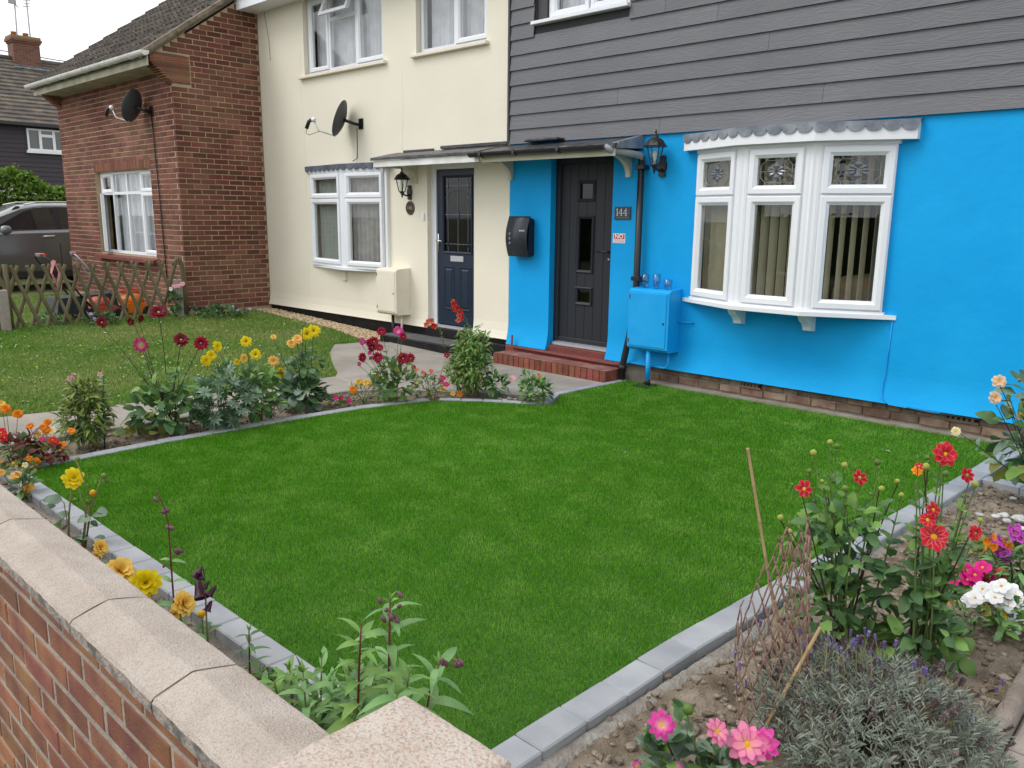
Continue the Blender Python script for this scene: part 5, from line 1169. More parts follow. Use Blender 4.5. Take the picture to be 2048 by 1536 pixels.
mb.f += [(0, 1, 2, 3, 4), tuple(n*5+k for k in range(5))[::-1]]; mb.m = [0]*len(mb.f); mb.build('verge', VERGE, bh)
# window with four lights, the left casement ajar
yw = BYF+0.10
w, O = upvc_window(bh, WIN[0], WIN[1], WIN[2]+0.005, WIN[3], yw); mx = [-15.12, -14.63, -14.06, -13.50, -12.95]; ztr = 1.955
mb = MB()
for x in mx[1:-1]: mb.obox(O, U, NY, x-0.024, x+0.024, 1.0, 2.262, -0.04, 0.016)
for a, b in zip(mx, mx[1:]): mb.obox(O, U, NY, a+0.024, b-0.024, ztr-0.024, ztr+0.024, -0.04, 0.014)
mb.build('glazing_bar', W_UPVC, w)
for i, (a, b) in enumerate(zip(mx, mx[1:])):
    for c, d in ((0.985, ztr), (ztr, 2.285)):
        if i == 0 and c < 1: continue
        if i in (0, 3): mb = MB(); sash(mb, O, U, NY, a+0.01, b-0.01, c+0.008, d-0.008, 1.2); mb.build('sash', W_UPVC, w)
        pane(w, O, U, NY, a+0.03, b-0.03, c+0.03, d-0.03)
ca = R(-20); uo = Vector((math.cos(ca), math.sin(ca), 0)); no = Vector((uo.y, -uo.x, 0)); Oo = Vector((mx[0]+0.01, yw-0.03, 0))
mb = MB(); sash(mb, Oo, uo, no, 0.0, 0.47, 0.993, ztr-0.008, 1.2); mb.build('open_casement', W_UPVC, w); pane(w, Oo, uo, no, 0.05, 0.42, 1.05, 1.89)
drape(w, O, U, NY, -14.62, -12.95, 1.0, 2.29, NET, -0.10, 0.02, 16, seed=9)
MB().tube([(-12.70, BYF-0.014, 3.10), (-12.67, BYF-0.016, 2.6), (-12.62, BYF-0.016, 1.9), (-12.58, BYF-0.016, 1.0), (-12.55, BYF-0.016, 0.3)], 0.009, 6).build('aerial_cable', BLACK_PLASTIC, bh, True)
dish((-12.70, BYF-0.003, 3.13), (-0.88, -0.47, 0.36), 'dark satellite dish with white rim on the red brick wall above the window')

# ================================================================ lattice fence, post, mowers
FX = -11.84
WOODF = mat('fence_pole', (0.115, 0.098, 0.05), 0.85, col2=(0.18, 0.155, 0.09), vscale=6, orand=0.3, stretch=(1, 1, 0.4), bump=0.5, bscale=60, bdist=0.004)
CPOST = mat('concrete_post', (0.27, 0.235, 0.20), 0.95, col2=(0.36, 0.32, 0.28), vscale=8, bump=0.8, bscale=60, bdist=0.008)
fz = 0.13
fn = thing('lattice_fence', (FX, -2.6, fz), 'low rustic lattice fence of crossed half round poles on the lawn', 'fence')
y0 = -5.40; pitch = 0.188; H_ = 0.80; run = 0.285
k = 0
while y0+k*pitch < -1.50:
    y = y0+k*pitch
    if y+run < -1.38:
        MB().tube([(FX-0.014, y, fz+0.03), (FX-0.014+random.uniform(-0.004, 0.004), y+run/2, fz+0.03+H_/2), (FX-0.014, y+run, fz+0.03+H_+random.uniform(-0.01, 0.012))], 0.024, 8).build('pole', WOODF, fn, 'auto')
        MB().tube([(FX+0.026, y+run, fz+0.03), (FX+0.026+random.uniform(-0.004, 0.004), y+run/2, fz+0.03+H_/2), (FX+0.026, y, fz+0.03+H_+random.uniform(-0.01, 0.012))], 0.024, 8).build('pole', WOODF, fn, 'auto')
    k += 1
q = xp(12, 560, FX).y
MB().tube([(FX+0.01, q, 0.1), (FX+0.01, q, 0.98)], 0.034, 10).build('post', WOODF, fn, True)
MB().tube([(FX+0.0, -1.47, 0.1), (FX, -1.475, 0.85), (FX, -1.50, 0.97), (FX, -1.535, 0.99)], 0.024, 8).build('post', WOODF, fn, True)
MB().tube([(FX-0.03, -1.42, 0.1), (FX-0.03, -1.43, 0.80), (FX-0.03, -1.47, 0.96), (FX-0.03, -1.53, 0.985), (FX-0.03, -1.60, 0.90)], 0.024, 8).build('post', WOODF, fn, True)
for px, py, h, lab in ((13, 655, 0.55, 'short weathered concrete post at the open end of the lattice fence'), (360, 632, 0.58, 'short lichened concrete post with pink flowers beside the brick corner')):
    p = xp(px, py, FX+0.09); p.z = 0.12; t = thing('concrete_post', p, lab, 'post')
    mb = MB(); mb.cbox(p.x-0.05, p.x+0.05, p.y-0.05, p.y+0.05, p.z-0.1, p.z+h, 0.012); mb.build('shaft', CPOST, t)
    MB().lathe([(0.012, 0), (0.012, 0.01), (0.0, 0.012)], (p.x+0.02, p.y-0.02, p.z+h), 8).build('bolt', mat('rust', (0.10, 0.06, 0.04), 0.8), t)
def wheel(parent, c, ax, r, w, tyre, rim):
    MB().lathe([(r*0.62, -w/2), (r*0.92, -w/2), (r, -w*0.3), (r, w*0.3), (r*0.92, w/2), (r*0.62, w/2)], c, 24, ax).build('tyre', tyre, parent, 'auto')
    MB().lathe([(0.0, -w*0.42), (r*0.62, -w*0.45), (r*0.62, w*0.40), (r*0.5, w*0.36), (r*0.18, w*0.30), (0.0, w*0.42)], c, 20, ax).build('rim', rim, parent, 'auto')
RUB = mat('rubber', (0.02, 0.02, 0.02), 0.8)
def mower(base, rz, body, box, hmat, label, cord):
    """lawn mower: low deck, motor hood, grass box, four wheels, U handle with switch box"""
    b = Vector(base); t = thing('lawn_mower', b, label, 'lawn mower'); M4 = Matrix.Translation(b) @ Matrix.Rotation(rz, 4, 'Z')
    def bld(mb, name, m, sm=False):
        mb.v = [tuple(M4 @ Vector(v)) for v in mb.v]; return mb.build(name, m, t, sm)
    bld(MB().prism([(-0.25, 0.05), (-0.25, 0.14), (-0.18, 0.19), (0.18, 0.19), (0.27, 0.13), (0.27, 0.05)], -0.20, 0.20, 'y'), 'deck', body)
    bld(MB().lathe([(0.17, 0.19), (0.165, 0.25), (0.13, 0.30), (0.06, 0.32), (0.0, 0.32)], (0.03, 0, 0), 18), 'motor_hood', body, True)
    bld(MB().prism([(-0.20, 0.16), (-0.26, 0.36), (-0.60, 0.34), (-0.64, 0.12), (-0.30, 0.10)], -0.18, 0.18, 'y'), 'grass_box', box)
    for x, r in ((0.19, 0.075), (-0.19, 0.09)):
        for y in (-0.225, 0.225):
            c = M4 @ Vector((x, y, r)); ax = (M4.to_3x3() @ Vector((0, 1, 0)))
            MB().lathe([(0.02, -0.02), (r*0.9, -0.022), (r, -0.014), (r, 0.014), (r*0.9, 0.022), (0.02, 0.02)], c, 18, ax).build('wheel', RUB, t, 'auto')
    bld(MB().tube([(-0.16, -0.19, 0.18), (-0.42, -0.19, 0.52), (-0.66, -0.19, 0.84), (-0.70, -0.17, 0.90), (-0.71, -0.12, 0.92), (-0.71, 0.12, 0.92), (-0.70, 0.17, 0.90), (-0.66, 0.19, 0.84), (-0.42, 0.19, 0.52), (-0.16, 0.19, 0.18)], 0.013, 8), 'handle', hmat, True)
    bld(MB().tube([(-0.69, -0.16, 0.93), (-0.72, -0.10, 0.945), (-0.72, 0.10, 0.945), (-0.69, 0.16, 0.93)], 0.010, 8), 'lever', mat('red_lever', (0.45, 0.03, 0.02), 0.4), True)
    bld(MB().cbox(-0.74, -0.66, -0.06, 0.06, 0.90, 0.955, 0.012), 'switch_box', mat('grey_switch', (0.14, 0.15, 0.17), 0.5))
    if cord:
        mb = MB()
        for k in range(5): mb.tube([(-0.66+0.01*k, -0.21-0.006*k, 0.86), (-0.69, -0.225-0.006*k, 0.70), (-0.63+0.01*k, -0.22-0.006*k, 0.52-0.02*k), (-0.58+0.012*k, -0.215, 0.70), (-0.64, -0.21, 0.87)], 0.007, 5)
        o = bld(mb, 'cord', mat('pink_cord', (0.70, 0.30, 0.30), 0.5)); o['kind'] = 'stuff'
    else:
        mb = MB()
        for k in range(3): mb.tube([(0.03+0.16*math.cos(a+k), 0.02+0.15*math.sin(a+k), 0.33+0.03*k+0.012*math.sin(3*a)) for a in [i*0.6 for i in range(12)]], 0.006, 5)
        o = bld(mb, 'cord', mat('red_cord', (0.42, 0.05, 0.02), 0.5)); o['kind'] = 'stuff'
p1 = gp(196, 637, 0.13); p2 = gp(262, 630, 0.13); p2.y = min(p2.y, BYF-0.33)
mower(p1, R(97), mat('red_mower', (0.50, 0.10, 0.07), 0.45), mat('navy_box', (0.03, 0.04, 0.055), 0.5), mat('black_tube', (0.03, 0.03, 0.03), 0.4), 'red lawn mower with pink cord behind the lattice fence', True)
mower(p2, R(84), mat('orange_mower', (0.70, 0.19, 0.015), 0.4), mat('dark_box', (0.03, 0.035, 0.04), 0.5), mat('grey_tube', (0.35, 0.36, 0.38), 0.4, metal=0.4), 'orange lawn mower standing by the brick wall', False)

# ================================================================ parked car
def car(xs, zg):
    """grey SUV parked nose to the street; xs is the plane of its near side"""
    HW = 0.93; xc = xs-HW; yB = -1.28; t = thing('parked_car', (xc, yB, zg), 'dark grey SUV with silver roof rails parked beside the brick house', 'car')
    PAINT = mat('car_paint', (0.15, 0.153, 0.162), 0.24, spec=0.6, metal=0.55, coat=0.6); TRIM = mat('car_trim', (0.02, 0.02, 0.02), 0.6); CG = mat('car_glass', (0.015, 0.018, 0.02), 0.04, spec=0.9)
    Y = lambda s: yB-2.85+s                                # s from the nose (0) back to the tail (4.65)
    st = [(0.0, 0.48, 0.62, 0.72, 0.60), (0.10, 0.38, 0.66, 0.90, 0.78), (0.45, 0.33, 0.70, 0.99, 0.88), (0.95, 0.32, 0.72, 1.05, 0.92), (1.50, 0.31, 0.72, 1.10, 0.93), (2.2, 0.30, 0.72, 1.14, 0.93), (3.0, 0.30, 0.72, 1.16, 0.93), (3.9, 0.31, 0.74, 1.19, 0.92), (4.4, 0.36, 0.76, 1.20, 0.88), (4.62, 0.50, 0.78, 1.08, 0.80)]
    mb = MB(); ring = None
    for s, z0, zm, zt, w in st:
        r = [(w*0.93, z0), (w*0.985, z0+0.10), (w, zm-0.05), (w*0.99, zm+0.10), (w*0.955, zt-0.05), (w*0.90, zt), (w*0.45, zt+0.035)]
        r = r+[(-a, b) for a, b in r[::-1]]
        mb.v += [(xc+a, Y(s), zg+b) for a, b in r]; K = len(r)
    for i in range(len(st)-1):
        for k in range(K): mb.f.append((i*K+k, (i+1)*K+k, (i+1)*K+(k+1) % K, i*K+(k+1) % K))
    mb.f += [tuple(range(K)), tuple((len(st)-1)*K+k for k in range(K))[::-1]]; mb.f = [f[::-1] for f in mb.f]; mb.m = [0]*len(mb.f); body = mb.build('body', PAINT, t, 'auto')
    gh = [(1.42, 1.10, 0.80, 1.115), (1.75, 1.13, 0.80, 1.36), (2.30, 1.14, 0.80, 1.60), (2.70, 1.15, 0.80, 1.645), (3.3, 1.16, 0.80, 1.655), (3.95, 1.18, 0.79, 1.61), (4.30, 1.19, 0.78, 1.50), (4.52, 1.19, 0.75, 1.22)]
    mb = MB()
    for s, zb, w, zr in gh:
        f = (zr-zb)/0.5; wt = w+0.045-0.20*min(1, f); r = [(w+0.045, zb-0.02), (wt+0.02, zr-0.06*min(1, f)), (wt-0.05, zr-0.012*min(1, f)), (wt*0.5, zr+0.018*min(1, f))]
        r = r+[(-a, b) for a, b in r[::-1]]; mb.v += [(xc+a, Y(s), zg+b) for a, b in r]; K = len(r)
    for i in range(len(gh)-1):
        for k in range(K): mb.f.append((i*K+k, (i+1)*K+k, (i+1)*K+(k+1) % K, i*K+(k+1) % K))
    mb.f += [tuple(range(K)), tuple((len(gh)-1)*K+k for k in range(K))[::-1]]; mb.f = [f[::-1] for f in mb.f]; mb.m = [0]*len(mb.f); mb.build('roof', PAINT, t, 'auto')
    def sidex(z): f = max(0, min(1, (z-1.14)/0.5)); return 0.845-0.18*f
    def sidewin(poly, side, name='side_window', m=CG, d=0.006):
        vs = [(xc+side*(sidex(z)+d), Y(s), zg+z) for s, z in poly]+[(xc+side*(sidex(z)-0.02), Y(s), zg+z) for s, z in poly]; n = len(poly)
        fs = [tuple(range(n)), tuple(range(n, 2*n))[::-1]]+[(i, n+i, n+(i+1) % n, (i+1) % n) for i in range(n)]
        if side < 0: fs = [f[::-1] for f in fs]
        MB().add(vs, fs).build(name, m, t)
    for side in (1, -1):
        sidewin([(1.72, 1.165), (2.30, 1.49), (2.50, 1.56), (2.70, 1.585), (2.78, 1.585), (2.82, 1.175)], side); sidewin([(2.96, 1.18), (2.92, 1.59), (3.50, 1.585), (3.62, 1.20)], side); sidewin([(3.72, 1.21), (3.60, 1.575), (3.85, 1.55), (4.15, 1.43), (4.18, 1.24)], side)
        sidewin([(2.83, 1.175), (2.79, 1.585), (2.91, 1.59), (2.95, 1.18)], side, 'door_pillar', TRIM, 0.008)
        MB().tube([(xc+side*0.66, Y(2.35), zg+1.62), (xc+side*0.64, Y(2.6), zg+1.675), (xc+side*0.64, Y(3.4), zg+1.69), (xc+side*0.62, Y(4.1), zg+1.63), (xc+side*0.62, Y(4.2), zg+1.58)], 0.016, 8).build('roof_rail', SILVER, t, True)
        mb = MB(); p = Vector((xc+side*0.99, Y(1.93), zg+1.16)); mb.lathe([(0.0, -0.10), (0.07, -0.09), (0.085, -0.03), (0.08, 0.04), (0.05, 0.07), (0.0, 0.075)], p, 14, (0, 1, 0)); mb.v = [(v[0], v[1], p.z+(v[2]-p.z)*0.95) for v in mb.v]
        mi = mb.build('mirror', mat('mirror_paint', (0.20, 0.205, 0.215), 0.3, metal=0.4), t, True); MB().cbox(min(xc+side*0.86, xc+side*0.97), max(xc+side*0.86, xc+side*0.97), Y(1.90), Y(1.98), zg+1.10, zg+1.14, 0.01).build('mirror_arm', TRIM, mi)
        for s in (1.58, 2.84, 3.72): MB().box(min(xc+side*0.917, xc+side*0.9315), max(xc+side*0.917, xc+side*0.9315), Y(s)-0.004, Y(s)+0.004, zg+0.42, zg+0.90).build('door_seam', TRIM, t)
        for s in (2.66, 3.52): MB().tube([(xc+side*0.905, Y(s)-0.10, zg+1.03), (xc+side*0.945, Y(s)-0.07, zg+1.035), (xc+side*0.945, Y(s)+0.07, zg+1.04), (xc+side*0.905, Y(s)+0.10, zg+1.04)], 0.017, 8).build('door_handle', SILVER, t, True)
        MB().box(min(xc+side*0.86, xc+side*0.925), max(xc+side*0.86, xc+side*0.925), Y(1.3), Y(3.3), zg+0.26, zg+0.38).build('sill_trim', TRIM, t)
        MB().cbox(min(xc+side*0.55, xc+side*0.80), max(xc+side*0.55, xc+side*0.80), Y(0.02), Y(0.14), zg+0.72, zg+0.86, 0.02).build('headlight', mat('headlight_glass', (0.6, 0.62, 0.65), 0.08, spec=0.9), t)
        for s in (0.88, 3.72):
            c = (xc+side*0.80, Y(s), zg+0.36); wheel(t, c, (side, 0, 0), 0.36, 0.25, RUB, SILVER)
            a = [(Y(s)+0.43*math.cos(R(i*18)), zg+0.38+0.43*math.sin(R(i*18))) for i in range(11)]; a += [(Y(s)+0.375*math.cos(R(i*18)), zg+0.38+0.375*math.sin(R(i*18))) for i in range(10, -1, -1)]
            MB().prism(a, min(xc+side*0.88, xc+side*0.945), max(xc+side*0.88, xc+side*0.945), 'x').build('wheel_arch', TRIM, t)
    def front(poly, name, m):
        vs = [(xc+a, Y(s)-0.006, zg+z+0.012) for a, s, z in poly]; n = len(poly); vs += [(v[0], v[1]+0.02, v[2]-0.02) for v in vs]
        MB().add(vs, [tuple(range(n)), tuple(range(n, 2*n))[::-1]]+[(i, n+i, n+(i+1) % n, (i+1) % n) for i in range(n)]).build(name, m, t)
    front([(-0.74, 1.48, 1.125), (0.74, 1.48, 1.125), (0.62, 2.28, 1.585), (-0.62, 2.28, 1.585)], 'windscreen', CG)
    front([(-0.4, -0.0, 0.58), (0.4, -0.0, 0.58), (0.4, 0.06, 0.70), (-0.4, 0.06, 0.70)], 'grille', TRIM)
car(-17.42, 0.14)

# ================================================================ hedge and the far house
def leaf_quads(mb, pts, size, rs, up=0.3, asp=0.55):
    for p in pts:
        d = Vector((rs.gauss(0, 1), rs.gauss(0, 1), rs.gauss(up, 0.8))).normalized(); a = d.orthogonal().normalized(); b = d.cross(a); an = rs.uniform(0, 6.28); u = a*math.cos(an)+b*math.sin(an); v = d.cross(u); s = size*rs.uniform(0.6, 1.3)
        P = Vector(p); mb.add([P-u*s, P-v*s*asp, P+u*s, P+v*s*asp], [(0, 1, 2, 3)])
HEDGE = mat('hedge_leaf', (0.07, 0.15, 0.015), 0.5, col2=(0.17, 0.28, 0.03), vscale=2.5, irand=0.8, trans=0.35, spec=0.3)
hd = thing('hedge', (-21.8, -1.0, 0.1), 'clipped bright green hedge behind the parked car', 'hedge'); rs = random.Random(4); mb = MB(); pts = []
for i in range(30000):
    y = rs.uniform(-3.4, 2.2); top = (2.50 if y < -0.9 else 2.50-0.42*min(1, (y+0.9)/1.0))+0.14*noise.noise(Vector((y*2.2, 0, 0)))+0.08*noise.noise(Vector((y*6, 3, 0)))
    q = rs.random()
    if q < 0.55: x = -21.0+0.18*rs.gauss(0, 1); z = rs.uniform(0.1, top)
    elif q < 0.9: x = rs.uniform(-22.4, -21.0); z = top+abs(rs.gauss(0, 0.06))-0.04
    else: x = rs.uniform(-22.4, -21.0); z = rs.uniform(0.3, top)
    pts.append((x, y, z))
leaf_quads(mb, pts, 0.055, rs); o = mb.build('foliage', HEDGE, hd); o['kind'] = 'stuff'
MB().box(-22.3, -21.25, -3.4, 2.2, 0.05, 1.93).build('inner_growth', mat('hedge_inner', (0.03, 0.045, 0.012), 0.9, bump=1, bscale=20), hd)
XH = -34.0
fh = thing('far_house', (XH-3, 1.5, 0), 'distant house with brown tiled roof and dark boarded upper storey behind the hedge', 'house')
FBOARD = mat('dark_boarding', (0.050, 0.042, 0.052), 0.7, orand=0.1)
eave = xp(60, 244, XH).z; wz = [xp(55, 300, XH).z, xp(60, 257, XH).z]; wy = [xp(54, 280, XH).y, xp(140, 290, XH).y]
mb = MB(); mb.box(XH-6.5, XH-0.05, -7, 7, 0, eave); mb.build('wall', mat('far_render', (0.5, 0.48, 0.45), 0.9), fh)
z = 2.6
while z < eave-0.02:
    MB().prism([(z, XH), (z, XH-0.06), (z+0.17, XH-0.06), (z+0.17, XH-0.03)], -7, 7, 'y').v
    mb = MB(); mb.add([(XH, -7, z), (XH, 7, z), (XH-0.02, 7, min(z+0.16, eave)), (XH-0.02, -7, min(z+0.16, eave)), (XH-0.06, -7, z), (XH-0.06, 7, z), (XH-0.06, 7, min(z+0.16, eave)), (XH-0.06, -7, min(z+0.16, eave))],
        [(0, 1, 2, 3), (7, 6, 5, 4), (4, 5, 1, 0), (3, 2, 6, 7)]); mb.build('board', FBOARD, fh); z += 0.16
rz = xp(60, 122, XH-4.2).z; FR = mat('far_roof_tile', (0.09, 0.077, 0.068), 0.95, col2=(0.22, 0.185, 0.12), vscale=2.2, vdet=8, orand=0.15, val=0.3, lo=0.48, hi=0.9, bump=1, bscale=9, bdist=0.06)
n = 17
for i in range(n):
    a, b = i/n, (i+1)/n; x0_, x1_ = XH+0.35-(4.55)*a, XH+0.35-(4.55)*b; z0_, z1_ = eave-0.08+(rz-eave+0.08)*a, eave-0.08+(rz-eave+0.08)*b
    mb = MB(); m_ = 56
    for j in range(m_+1):
        y = -7.3+14.6*j/m_; d = 0.02*noise.noise(Vector((y*3, i*2, 0)))
        mb.v += [(x0_, y, z0_+d-0.06), (x0_, y, z0_+0.035+d), (x1_-0.05, y, z1_-0.0)]
    for j in range(m_): mb.f += [(j*3, j*3+3, j*3+4, j*3+1), (j*3+1, j*3+4, j*3+5, j*3+2)]
    mb.m = [0]*len(mb.f); mb.build('tile_course', FR, fh)
MB().add([(XH-4.2, -7.3, rz-0.02), (XH-4.2, 7.3, rz-0.02), (XH-8.6, 7.3, eave-0.1), (XH-8.6, -7.3, eave-0.1)], [(0, 1, 2, 3)]).build('roof', FR, fh)
MB().tube([(XH-4.2, -7.3, rz), (XH-4.2, 7.3, rz)], 0.11, 8).build('ridge', FR, fh, True)
MB().box(XH-0.02, XH+0.36, -7.2, 7.2, eave-0.16, eave-0.06).build('gutter', BLACK_PLASTIC, fh)
UX = Vector((0, 1, 0)); NX_ = Vector((1, 0, 0)); OW = (XH+0.01, 0, 0)
mb = MB(); mb.rect_frame(OW, UX, NX_, wy[0], wy[1]+0.5, wz[0], wz[1], [(0, -0.03), (0, 0.05), (0.06, 0.05), (0.06, -0.03)])
wm = xp(80, 280, XH).y, xp(107, 280, XH).y
for y in wm: mb.obox(OW, UX, NX_, y-0.045, y+0.045, wz[0]+0.05, wz[1]-0.05, -0.03, 0.052)
zt = wz[1]-0.30*(wz[1]-wz[0]); mb.obox(OW, UX, NX_, wm[0]+0.045, wm[1]-0.045, zt-0.05, zt+0.05, -0.03, 0.05)
fw = mb.build('window', W_UPVC, fh); MB().obox(OW, UX, NX_, wy[0]-0.06, wy[1]+0.56, wz[0]-0.10, wz[0]-0.005, -0.02, 0.11).build('sill', W_UPVC, fw)
FG = mat('far_glass', (0.06, 0.065, 0.06), 0.08, spec=0.9)
edges = [wy[0]+0.05, wm[0], wm[1], wy[1]+0.45]
for a, b in zip(edges, edges[1:]): MB().obox(OW, UX, NX_, a, b, wz[0]+0.05, wz[1]-0.05, -0.02, 0.0).build('pane', FG, fw)
# chimney with pots and flashing
xc_ = XH-4.2; c0, c1 = xp(26, 100, xc_+0.3).y, xp(79, 100, xc_+0.3).y; ct = xp(50, 78, xc_+0.3).z
def brick_tex(name, c1_, c2_, mort, sc):
    m = bpy.data.materials.new(name); m.use_nodes = True; nt = m.node_tree; N = nt.nodes; L = nt.links; p = N['Principled BSDF']; p.inputs['Roughness'].default_value = 0.9
    g = N.new('ShaderNodeNewGeometry'); sx = N.new('ShaderNodeSeparateXYZ'); L.new(g.outputs['Position'], sx.inputs[0]); ad = N.new('ShaderNodeMath'); ad.operation = 'ADD'; L.new(sx.outputs[0], ad.inputs[0]); L.new(sx.outputs[1], ad.inputs[1])
    cb = N.new('ShaderNodeCombineXYZ'); L.new(ad.outputs[0], cb.inputs[0]); L.new(sx.outputs[2], cb.inputs[1]); b = N.new('ShaderNodeTexBrick'); L.new(cb.outputs[0], b.inputs['Vector'])
    b.inputs['Color1'].default_value = (*c1_, 1); b.inputs['Color2'].default_value = (*c2_, 1); b.inputs['Mortar'].default_value = (*mort, 1); b.inputs['Scale'].default_value = 1; b.inputs['Brick Width'].default_value = 0.225; b.inputs['Row Height'].default_value = 0.075; b.inputs['Mortar Size'].default_value = 0.006
    L.new(b.outputs[0], p.inputs['Base Color']); return m
CHB = brick_tex('chimney_brick', (0.19, 0.07, 0.05), (0.10, 0.045, 0.035), (0.20, 0.15, 0.10), 1)
mb = MB(); mb.box(xc_-0.35, xc_+0.35, c0, c1, rz-1.0, ct-0.17); mb.box(xc_-0.39, xc_+0.39, c0-0.04, c1+0.04, ct-0.17, ct-0.10); mb.box(xc_-0.43, xc_+0.43, c0-0.08, c1+0.08, ct-0.10, ct); ch = mb.build('chimney', CHB, fh)
MB().box(xc_-0.40, xc_+0.40, c0-0.05, c1+0.05, ct, ct+0.10).build('chimney_flaunching', mat('lichen_mortar', (0.24, 0.18, 0.07), 0.95), ch)
POT = mat('terracotta', (0.36, 0.11, 0.05), 0.85)
for k, q in enumerate((0.18, 0.62)): MB().lathe([(0.11, 0), (0.10, 0.12), (0.12, 0.15), (0.09, 0.17), (0.0, 0.16)], (xc_, c0+(c1-c0)*q, ct+0.10), 14).build('chimney_pot', POT, ch, True)
MB().box(xc_+0.351, xc_+0.75, c0-0.12, c1+0.22, rz-0.42, rz-0.36).build('chimney_flashing', LEAD, ch)
for px0, px1, kind, lab in ((33, 29, 0, 'tall television aerial with flat panel on the distant chimney'), (59, 53, 1, 'television aerial with short cross rods on the distant chimney')):
    a = xp(px0+2, 80, xc_+0.3); b = xp(px1, 8, xc_+0.3); t = thing('tv_aerial', a, lab, 'tv aerial'); AL = mat('aerial_metal', (0.30, 0.31, 0.33), 0.4, metal=0.5)
    b2 = xp(px1-1, -6, xc_+0.3); MB().tube([a-Vector((0, 0, 0.8)), a, b2], 0.028, 6).build('mast', AL, t, True)
    if kind == 0:
        q = xp(22, 4, xc_+0.3); MB().cbox(q.x-0.03, q.x+0.03, q.y-0.10, q.y+0.18, q.z-0.06, q.z+0.10, 0.01).build('panel', AL, t); MB().tube([xp(24, 3, xc_+0.3), xp(37, 15, xc_+0.3)], 0.02, 6).build('boom', AL, t)
    else:
        for py, w_ in ((2, 8), (8, 6), (13, 7)): MB().tube([xp(px1-w_, py, xc_+0.3), xp(px1+w_, py-1, xc_+0.3)], 0.016, 6).build('rod', AL, t)
a, b = xp(-60, 90, -40), xp(250, 140, -40)
t = one('overhead_wire', MB().tube([a, (a+b)/2-Vector((0, 0, 0.05)), b], 0.02, 5), BLACK_PLASTIC, 'thin black overhead wire running past the distant chimney', 'wire', base=a)
# purple flowers and creeper at the foot of the brick wall
# ================================================================ low front wall with coping and pier
YF, YB = -6.35, -6.2475
wallt = thing('front_wall', (-2.5, -6.3, -0.04), 'low red brick front garden wall with a pebbly stone coping', 'garden wall')
MB().box(-6.1, -1.04, YF+0.0025, YB-0.006, -0.14, 0.762).build('core', mat('wall_mortar', (0.26, 0.225, 0.18), 0.95, col2=(0.36, 0.33, 0.29), vscale=9, bump=1, bscale=90, bdist=0.006), wallt)
B = Bricks(wallt, GBRICK, 0.065, 0.05, 300)
for r in range(12):
    z = 0.762-0.0405-r*0.075
    for c, L_ in brick_course(-6.1, -1.045, r): B.put((c-0.098, YF, z), 0, L_, c)
B.finish()
mb = MB().box(-6.1, -1.04, YB-0.005, YB, -0.14, 0.77); mb.build('back_face', GBRICK, wallt)
def coping_mat(name, base, base2, spk, sc, det):
    m = mat(name, base, 0.92, col2=base2, vscale=7, vdet=8, val=0.12, bump=1.0, bscale=det, bdist=0.006)
    nt = m.node_tree; N = nt.nodes; L = nt.links; p = N['Principled BSDF']; src = p.inputs['Base Color'].links[0].from_socket
    g = N.new('ShaderNodeNewGeometry'); v = N.new('ShaderNodeTexVoronoi'); v.inputs['Scale'].default_value = sc; L.new(g.outputs['Position'], v.inputs['Vector'])
    mr = N.new('ShaderNodeMapRange'); mr.inputs[1].default_value = 0.0; mr.inputs[2].default_value = 1.0; s = N.new('ShaderNodeSeparateColor'); L.new(v.outputs['Color'], s.inputs[0])
    rp_ = N.new('ShaderNodeValToRGB'); rp_.color_ramp.interpolation = 'CONSTANT'; e = rp_.color_ramp.elements; e[0].position = 0; e[0].color = (1, 1, 1, 1); e[1].position = 0.55; e[1].color = (*spk[0], 1)
    q = rp_.color_ramp.elements.new(0.72); q.color = (*spk[1], 1); q = rp_.color_ramp.elements.new(0.85); q.color = (*spk[2], 1)
    L.new(s.outputs[0], rp_.inputs[0]); mx = N.new('ShaderNodeMix'); mx.data_type = 'RGBA'; mx.blend_type = 'MULTIPLY'; mx.inputs[0].default_value = 0.8; L.new(src, mx.inputs[6]); L.new(rp_.outputs[0], mx.inputs[7]); L.new(mx.outputs[2], p.inputs['Base Color'])
    # lichen and dirt on upright faces only where rain runs: a mottled grey
    return m
COPE = coping_mat('coping_stone', (0.42, 0.365, 0.315), (0.49, 0.44, 0.39), ((0.90, 0.86, 0.84), (0.76, 0.70, 0.66), (0.95, 0.82, 0.74)), 420, 230)
CAPM = coping_mat('pier_cap_stone', (0.47, 0.41, 0.355), (0.53, 0.47, 0.415), ((0.92, 0.84, 0.80), (0.68, 0.63, 0.59), (0.90, 0.72, 0.64)), 230, 150)
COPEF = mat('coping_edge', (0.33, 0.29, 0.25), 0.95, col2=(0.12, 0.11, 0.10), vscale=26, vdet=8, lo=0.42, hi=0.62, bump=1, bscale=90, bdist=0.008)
hz, hr = 0.797, 0.818; yb, yr, yf_ = -6.215, -6.302, -6.381
jx = [gp(87.2, 1037, hz).x, gp(286.5, 1193.8, hz).x, gp(465.6, 1330, hz).x]
cuts = [-6.12, -5.5, -4.87, -4.2, -3.55, -2.85, jx[0], jx[1], jx[2], gp(811, 1388, 0.815).x+0.03]
cuts = sorted(c for c in set(cuts) if not (jx[0]-0.45 < c < jx[0]-0.001))
